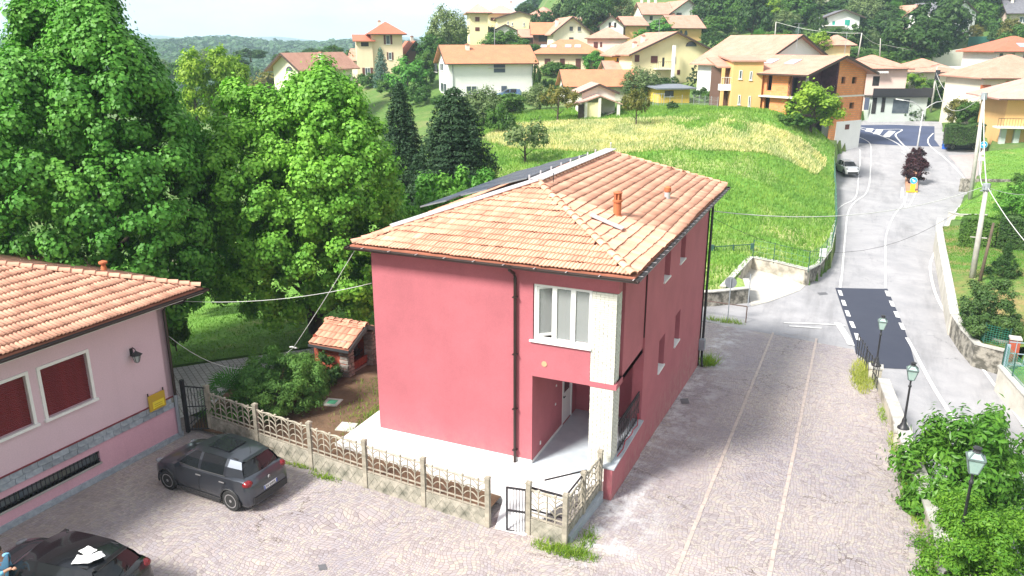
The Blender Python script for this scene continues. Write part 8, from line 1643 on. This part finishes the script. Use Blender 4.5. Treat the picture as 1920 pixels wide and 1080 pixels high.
sp_ = hitR(1710, 360)+Vector((0, 0, .1)); sg = thing('keep_right_sign', 'round blue arrow sign on a yellow post base at the island nose', 'sign', sp_); tc_ = Vector((-sp_.x, -sp_.y, 0)).normalized()
mb = MB(); mb.box(-.22, .22, -.2, .2, 0, .75); mb.build('base', m_yel, sg); arrow_disc(sg, tc_*.22+Vector((0, 0, 1.15)), .36, tc_, R(-45), m_sblue); mb = MB(); mb.tube([(0, 0, .7), (0, 0, 1.3)], .04, 6); mb.build('post', m_grey, sg)
for i, (u, v, w_, h_, lb) in enumerate(((1713, 345, 40, 46, 'front dark purple rounded shrub on the traffic island'), (1716, 318, 34, 36, 'rear dark purple rounded shrub on the traffic island'))):
    o = hitR(u, v); m = mpp(o); freeplant('purple_shrub', lb, 'bush', o+Vector((0, 0, .1)), (w_*m/2.15, w_*m/2.15, h_*m/1.75), 5200, .22, L_purp, 60, 401+i, .5, .2, h_*m/2)
# tall double street lamp
lb_ = hitR(1713, 318); top = None; D_ = depth(lb_); tp = P(1731, 208, D_); hh = tp.z-lb_.z; sl_ = thing('street_lamp', 'tall double armed street lamp rising from the purple shrubs', 'street lamp', lb_); tpl = tp-lb_
mb = MB(); mb.tube([(0, 0, 0), tuple(tpl)], [.11, .06], 8); mb.build('pole', m_alu, sl_, True)
for (u, v, s) in ((1783, 188, 1), (1683, 186, -1)):
    e = P(u, v, D_)-lb_; mid = tpl.lerp(e, .45)+Vector((0, 0, .45)); mb = MB(); mb.tube([tpl, tpl.lerp(mid, .5)+Vector((0, 0, .12)), mid, e], .045, 6); ao = mb.build('arm', m_alu, sl_, True)
    dv = (e-mid).normalized(); mb = MB(); mb.obox(e-dv*.25, dv*.42, Vector((-dv.y, dv.x, 0)).normalized()*.13, Vector((0, 0, .06))); mb.build('lamp_head', m_white, ao)
def pole(label, ub, vb, ut, vt, r, mat, zf=None, D=None, name='utility_pole', cat='pole'):
    b_ = hit(ub, vb, zf) if D is None else P(ub, vb, D); tpx = P(ut, vt, depth(b_)); t = thing(name, label, cat, b_); d = tpx-b_; mb = MB(); mb.tube([(0, 0, -.5), tuple(d)], [r, r*.62], 10); mb.build('pole', mat, t, True); return t, tpx
m_cpole = M('concrete pole', (.50, .48, .44), (.38, .36, .33), 2, .9); m_wpole = M('old wooden pole', (.14, .10, .07), (.08, .06, .045), 3, .95)
t2, T2 = pole('thick pale concrete utility pole on the lawn beside the conical shrub', 1823, 522, 1850, 348, .19, m_cpole)
mb = MB(); d = T2-t2.location; mb.tube([d+Vector((0, 0, -.25)), d+Vector((0, 0, .12))], .22, 8); mb.box(d.x-.3, d.x+.3, d.y-.04, d.y+.04, d.z-.35, d.z-.28); mb.build('insulator', m_grey, t2); mb = MB(); mb.beam((d.x*.45-.45, d.y*.45, d.z*.45), (d.x*.45+.45, d.y*.45, d.z*.45), .05, .05); mb.build('crossbar', m_cpole, t2)
t3, T3 = pole('thin dark wooden pole leaning behind the thick concrete pole', 1836, 528, 1863, 418, .11, m_wpole)
t1, T1 = pole('tall pale concrete utility pole beside the road bend and upper lawn', 1819, 375, 1846, 176, .20, m_cpole)
mb = MB(); d = T1-t1.location; mb.tube([d+Vector((0, 0, -.5)), d+Vector((0, 0, .1))], .26, 8); mb.build('insulator', m_grey, t1)
t4_, T4 = pole('utility pole with transformer rising from the green hedge', 1746, 206, 1757, 124, .19, m_cpole, D=132)
mb = MB(); d = T4-t4_.location; mb.box(d.x-.1, d.x+.6, d.y-.25, d.y+.25, d.z-2.2, d.z-.6); mb.beam((d.x-.9, d.y, d.z), (d.x+.3, d.y, d.z+.3), .3, .06); mb.build('transformer', m_dark, t4_)
t5, T5 = pole('thin pale pole on the wooded slope left of the brick house', 1452, 82, 1455, 41, .12, m_cpole, D=150); t6, T6 = pole('thin pale pole below the house with green shutters', 1609, 104, 1616, 62, .13, m_cpole, D=140); t7, T7 = pole('short pale pole right of the thin slope pole', 1650, 108, 1651, 72, .11, m_cpole, D=150)
def wire(label, pts, r=.02, sag=.0, mat=None, name='overhead_cable'):
    P_ = [Vector(p) for p in pts]; out = []
    for a, b in zip(P_, P_[1:]):
        n = 14
        for k in range(n): f = k/n; out.append(a.lerp(b, f)-Vector((0, 0, sag*4*f*(1-f))))
    out.append(P_[-1]); mb = MB(); o0 = out[0]; mb.tube([p-o0 for p in out], r, 5); o = mb.build(name, mat or m_wire, None, True, o0); tag(o, label, 'cable'); return o
m_wire = M('pale cable', (.62, .62, .60), (.55, .55, .53), 2, .6); m_wired = M('dark cable', (.03, .03, .03), (.04, .04, .04), 2, .6)
hc = Vector((XR+.02, 34.2, 5.6))
wire('pale cable from the pink house corner across the road to the concrete pole', [hc, T2], .02, .9); wire('second thin cable from the pink house corner to the concrete pole', [hc+Vector((0, 0, -.25)), T2+Vector((0, 0, -.3))], .009, 2.6, m_wired)
wire('thick pale cable between the two concrete utility poles', [T1, T2], .035, .6); wire('slack pale cable hanging between the two concrete utility poles', [T1+Vector((0, 0, -.3)), T2+Vector((0, 0, -.1))], .03, 2.2)
wire('pale cable leaving the concrete pole towards the lower right edge', [T2, P(1990, 520, 38)], .022, .4); wire('thin cable crossing the right garden hedges', [T2+Vector((0, 0, -.1)), P(1990, 352, 60)], .018, .5)
wire('pale cable from the tall road pole to the transformer pole', [T1, T4+Vector((0, 0, -1))], .035, 1.8); wire('second pale cable from the tall road pole to the transformer pole', [T1, T4+Vector((0, 0, -2))], .03, 3.0); wire('pale cable from the transformer pole to the right edge', [T4, P(1990, 130, 130)], .035, .6); wire('cable from the transformer pole towards the pink roadside house', [T4, P(1690, 134, 134)], .02, .6)
wire('pale cable between the thin slope poles', [T5, T6, P(1660, 84, 150), P(1830, 100, 165)], .03, .6)
wire('cable from the brick house region to the transformer pole', [P(1585, 104, 110), T4], .018, .8, m_wired)
wa = Bm @ Vector((.3, .4, 4.75)); wb_ = Vector((XL-.05, Y0+.3, 5.3))
wire('thin straight cable from pink building to the corner of the dark pink house', [wa, onY(697, 531, Y0+.3)], .010, .25, m_wire)
ck = onY(550, 652, 22.0); wire('thin cable dropping steeply from the pink house eave to a knot', [(EX0+.15, EY0+.1, EZ-.12), ck], .010, .05); wire('slack thin cable from the knot back to the pink building corner', [ck, Bm @ Vector((.02, .02, 3.6))], .010, 1.0)
kn = thing('cable_knot', 'pale knot where two thin cables meet above the oleander', 'cable joint', ck); mb = MB(); mb.tube([(-.16, 0, 0), (-.05, 0, .03), (.08, .02, 0), (.16, 0, .02)], .03, 6); mb.build('wrap', m_wire, kn)
# signs by the junction
def simple_pole(label, ub, vb, hpx, r=.03, name='sign_post', cat='sign post', mat=None, zf=zRv, D=None):
    b_ = hit(ub, vb, zf, 25, 140) if D is None else P(ub, vb, D); t = thing(name, label, cat, b_); h = hpx*mpp(b_)*1.03; mb = MB(); mb.tube([(0, 0, -.1), (0, 0, h)], r, 6); mb.build('post', mat or m_grey, t); return t, h
t, h = simple_pole('round road sign seen from behind near the rubble garden wall', 1364, 604, 84, .03, 'road_sign', 'sign'); aw = Vector((-t.location.x, -t.location.y, 0)).normalized(); n = 18; x = Vector((0, 0, 1)).cross(aw); mb = MB(); V = [aw*s_+Vector((0, 0, h-.28))+x*.32*math.cos(2*math.pi*k/n)+Vector((0, 0, .32*math.sin(2*math.pi*k/n))) for s_ in (-.04, -.06) for k in range(n)]
mb.add(V, [tuple(range(n)), tuple(range(2*n-1, n-1, -1))]+[(k, k+n, (k+1) % n+n, (k+1) % n) for k in range(n)]); mb.build('sign_back', M('grey sign back', (.20, .22, .24), (.16, .17, .2), 3, .5), t)
simple_pole('thin bare grey post at the corner of the pale driveway', 1402, 575, 62, .03); 
t, h = simple_pole('blue arrow sign at the driveway beside the tall road pole', 1834, 330, 60, .04, 'road_sign', 'sign', zf=zT); arrow_disc(t, aw*.05+Vector((0, 0, h-.2)), .36, aw, 0, m_sblue)
for k in range(2): mb = MB(); c_ = aw*.05+Vector((0, 0, h-.95-k*.65)); n = 3; mb.add([c_+x*-.3+Vector((0, 0, -.25)), c_+x*.3+Vector((0, 0, -.25)), c_+Vector((0, 0, .28))], [(0, 1, 2)]) if k == 0 else mb.obox(c_, x*.3, aw*.01, Vector((0, 0, .2))); mb.build('plate', M('sign red white', (.75, .45, .45), (.7, .6, .6), 9, .5), t)
nb = thing('notice_sign', 'blank white notice fixed to the green mesh fence at the meadow corner', 'sign', G(1541, 492, -1.4)); m = mpp(nb.location); mb = MB(); mb.obox((0, 0, 19*m), RIGHT*6.2*m, FWD*.015, Vector((0, 0, 8*m))); mb.build('panel', m_white, nb); mb = MB(); mb.tube([(0, .03, 0), (0, .03, 12*m)], .025, 5); mb.build('post', m_dark, nb)
bn = thing('blue_bin', 'blue bin beside the dark car on the pink driveway', 'bin', hitR(1771, 279)); mb = MB(); mb.prism([(-.3, -.3), (.3, -.3), (.3, .3), (-.3, .3)], 0, .85); mb.box(-.34, .34, -.34, .34, .852, .93); mb.build('bin_body', M('bin blue', (.02, .12, .55), rough=.5), bn)
# garden gate and mesh fences
m_gr = M('dark green metal', (.02, .07, .055), (.03, .09, .07), 6, .5); m_mesh = M('green wire mesh', (.03, .22, .15), (.03, .18, .12), 6, .6)
ga, gb = G(1334, 496, -2.05), G(1408, 492, -2.0); gt = thing('driveway_gate', 'dark green metal driveway gate at the foot of the meadow', 'gate', ga); d = gb-ga; m = mpp(ga); gh_ = 36*m
for f, r_ in ((0, .10), (.52, .04), (1, .12)): p = d*f; mb = MB(); mb.box(p.x-r_, p.x+r_, p.y-r_, p.y+r_, -.1, gh_*(1.05 if f != .5 else 1)); mb.build('gate_post', m_gr, gt)
mb = MB(); mb.beam((0, 0, gh_*.95), d+Vector((0, 0, gh_*.98)), .05, .05); mb.beam((0, 0, .5), d+Vector((0, 0, .5)), .05, .05); mb.beam((0, 0, .25), d+Vector((0, 0, .25)), .03, .5); mb.build('gate_frame', m_gr, gt)
bm_ = MB(); bm_.beam((0, 0, .4), (0, 0, gh_*.95), .02, .02); bme2 = bm_.mesh('bar', m_gr)
for k in range(1, 22): link('bar', bme2, gt, d*(k/22))
def meshfence(label, pts, h, ttop=None, cell=.3, mat=None, postmat=None, gap=2.0):
    pts = [Vector(p) for p in pts]; t = thing('mesh_fence', label, 'fence', pts[0]); o = pts[0]; w_ = MB()
    for i, (a, b) in enumerate(zip(pts, pts[1:])):
        L_ = (b-a).length; n = max(1, round(L_/gap))
        for k in range(n+(1 if i == len(pts)-2 else 0)): p = a.lerp(b, k/n)-o; mb = MB(); mb.beam(p+Vector((0, 0, -.2)), p+Vector((0, 0, h+.05)), .05, .05); mb.build('post', postmat or m_gr, t)
        z = 0
        while z <= h: w_.beam(a-o+Vector((0, 0, z)), b-o+Vector((0, 0, z)), .012, .012); z += cell
        n2 = max(1, int(L_/cell))
        for k in range(n2): p = a.lerp(b, k/n2)-o; w_.beam(p, p+Vector((0, 0, h)), .010, .010)
    q_ = w_.build('wire_mesh', mat or m_mesh, t); q_['kind'] = 'stuff'; return t
lift = Vector((0, 0, .02))
meshfence('green wire mesh fence on the wall around the meadow edge', [Vector((p.x, p.y, z))+lift for p, z in zip(W3, [-1.27, -1.27, -1.27, -1.32, -1.36, -1.36, -1.27, -.78, .54])], 1.15, mat=M('pale green wire', (.12, .26, .18), (.10, .22, .16), 5, .6), cell=.38)
meshfence('bright green plastic mesh fence on the low dark wall of the garden', [Vector((p.x+.12, p.y+.1, z+.08)) for p, z in zip(W6, [-1.62, -1.7, -1.78, -1.8])], .95, cell=.11)
meshfence('bright green mesh fence at the right edge beside the garden gate', [Vector((p.x+.15, p.y+.1, z+.08)) for p, z in zip(W7[1:], [-1.9, -1.95, -2.05, -2.15])], 1.0, cell=.12)
o = G(1884, 688, -1.9); gg = thing('garden_gate', 'pale blue metal garden gate at the right edge', 'gate', o); m = mpp(o)
mb = MB(); mb.box(-.07, .07, -.07, .07, -.2, 45*m); mb.build('gate_post', M('pale blue steel', (.28, .36, .42), (.24, .31, .37), 4, .5), gg); mb = MB(); [mb.beam((0, 0, z), (2.4, .3, z), .04, .04) for z in (.15, .7, 1.25)]; [mb.beam((x, x*.125, .1), (x, x*.125, 1.3), .03, .03) for x in (.3, .7, 1.1, 1.5, 1.9, 2.3)]; mb.build('gate_frame', MATS['pale blue steel'], gg)
pr_ = thing('brick_post', 'short brown brick gate post beside the pale blue gate', 'post', G(1896, 676, -1.9)); mb = MB(); mb.box(-.2, .2, -.2, .2, -.5, 1.1); mb.build('post_body', m_brk, pr_); mb = MB(); mb.box(-.25, .25, -.25, .25, 1.102, 1.18); mb.build('coping', m_cap, pr_)
# fence round the yellow garage and the gate by the village drive
meshfence('pale wire fence along the top of the meadow below the yellow garage', [hit(1190, 200), hit(1232, 200), hit(1300, 196), hit(1345, 203)], 1.3, cell=.45, mat=M('galvanised wire', (.40, .42, .42), rough=.5), postmat=m_grey, gap=3)
vg = thing('village_gate', 'grey metal double gate standing open left of the yellow garage', 'gate', hit(1224, 200)); m = mpp(vg.location); mb = MB(); [mb.beam((x, 0, 0), (x, 0, 1.7), .05, .05) for x in (0, .35, .7, 1.05, 1.4)]; mb.beam((0, 0, 1.6), (1.4, 0, 1.6), .05, .05); mb.beam((0, 0, .1), (1.4, 0, .1), .05, .05); mb.build('gate_frame', m_grey, vg); vg.rotation_euler[2] = YAW
# roof aerials
for (u, v, h_, lb) in ((1583, 105, 4.0, 'tall television aerial on the bare brick house roof'), (1235, 72, 4, 'television aerial on the big yellow house roof'), (1495, 76, 3.2, 'television aerial above the cream and white gable')):
    b_ = P(u, v, {1583: 100, 1235: 130, 1495: 114}[u]); t = thing('tv_aerial', lb, 'aerial', b_, YAW+.3); mb = MB(); mb.tube([(0, 0, -1.2), (0, 0, h_*.7)], .03, 5); mb.build('mast', m_grey, t); mb = MB(); [mb.beam((-.8, 0, h_*.7-k*.5), (.8-k*.3, 0, h_*.7-k*.5), .03, .03) for k in range(3)]; mb.build('antenna_arm', m_grey, t)
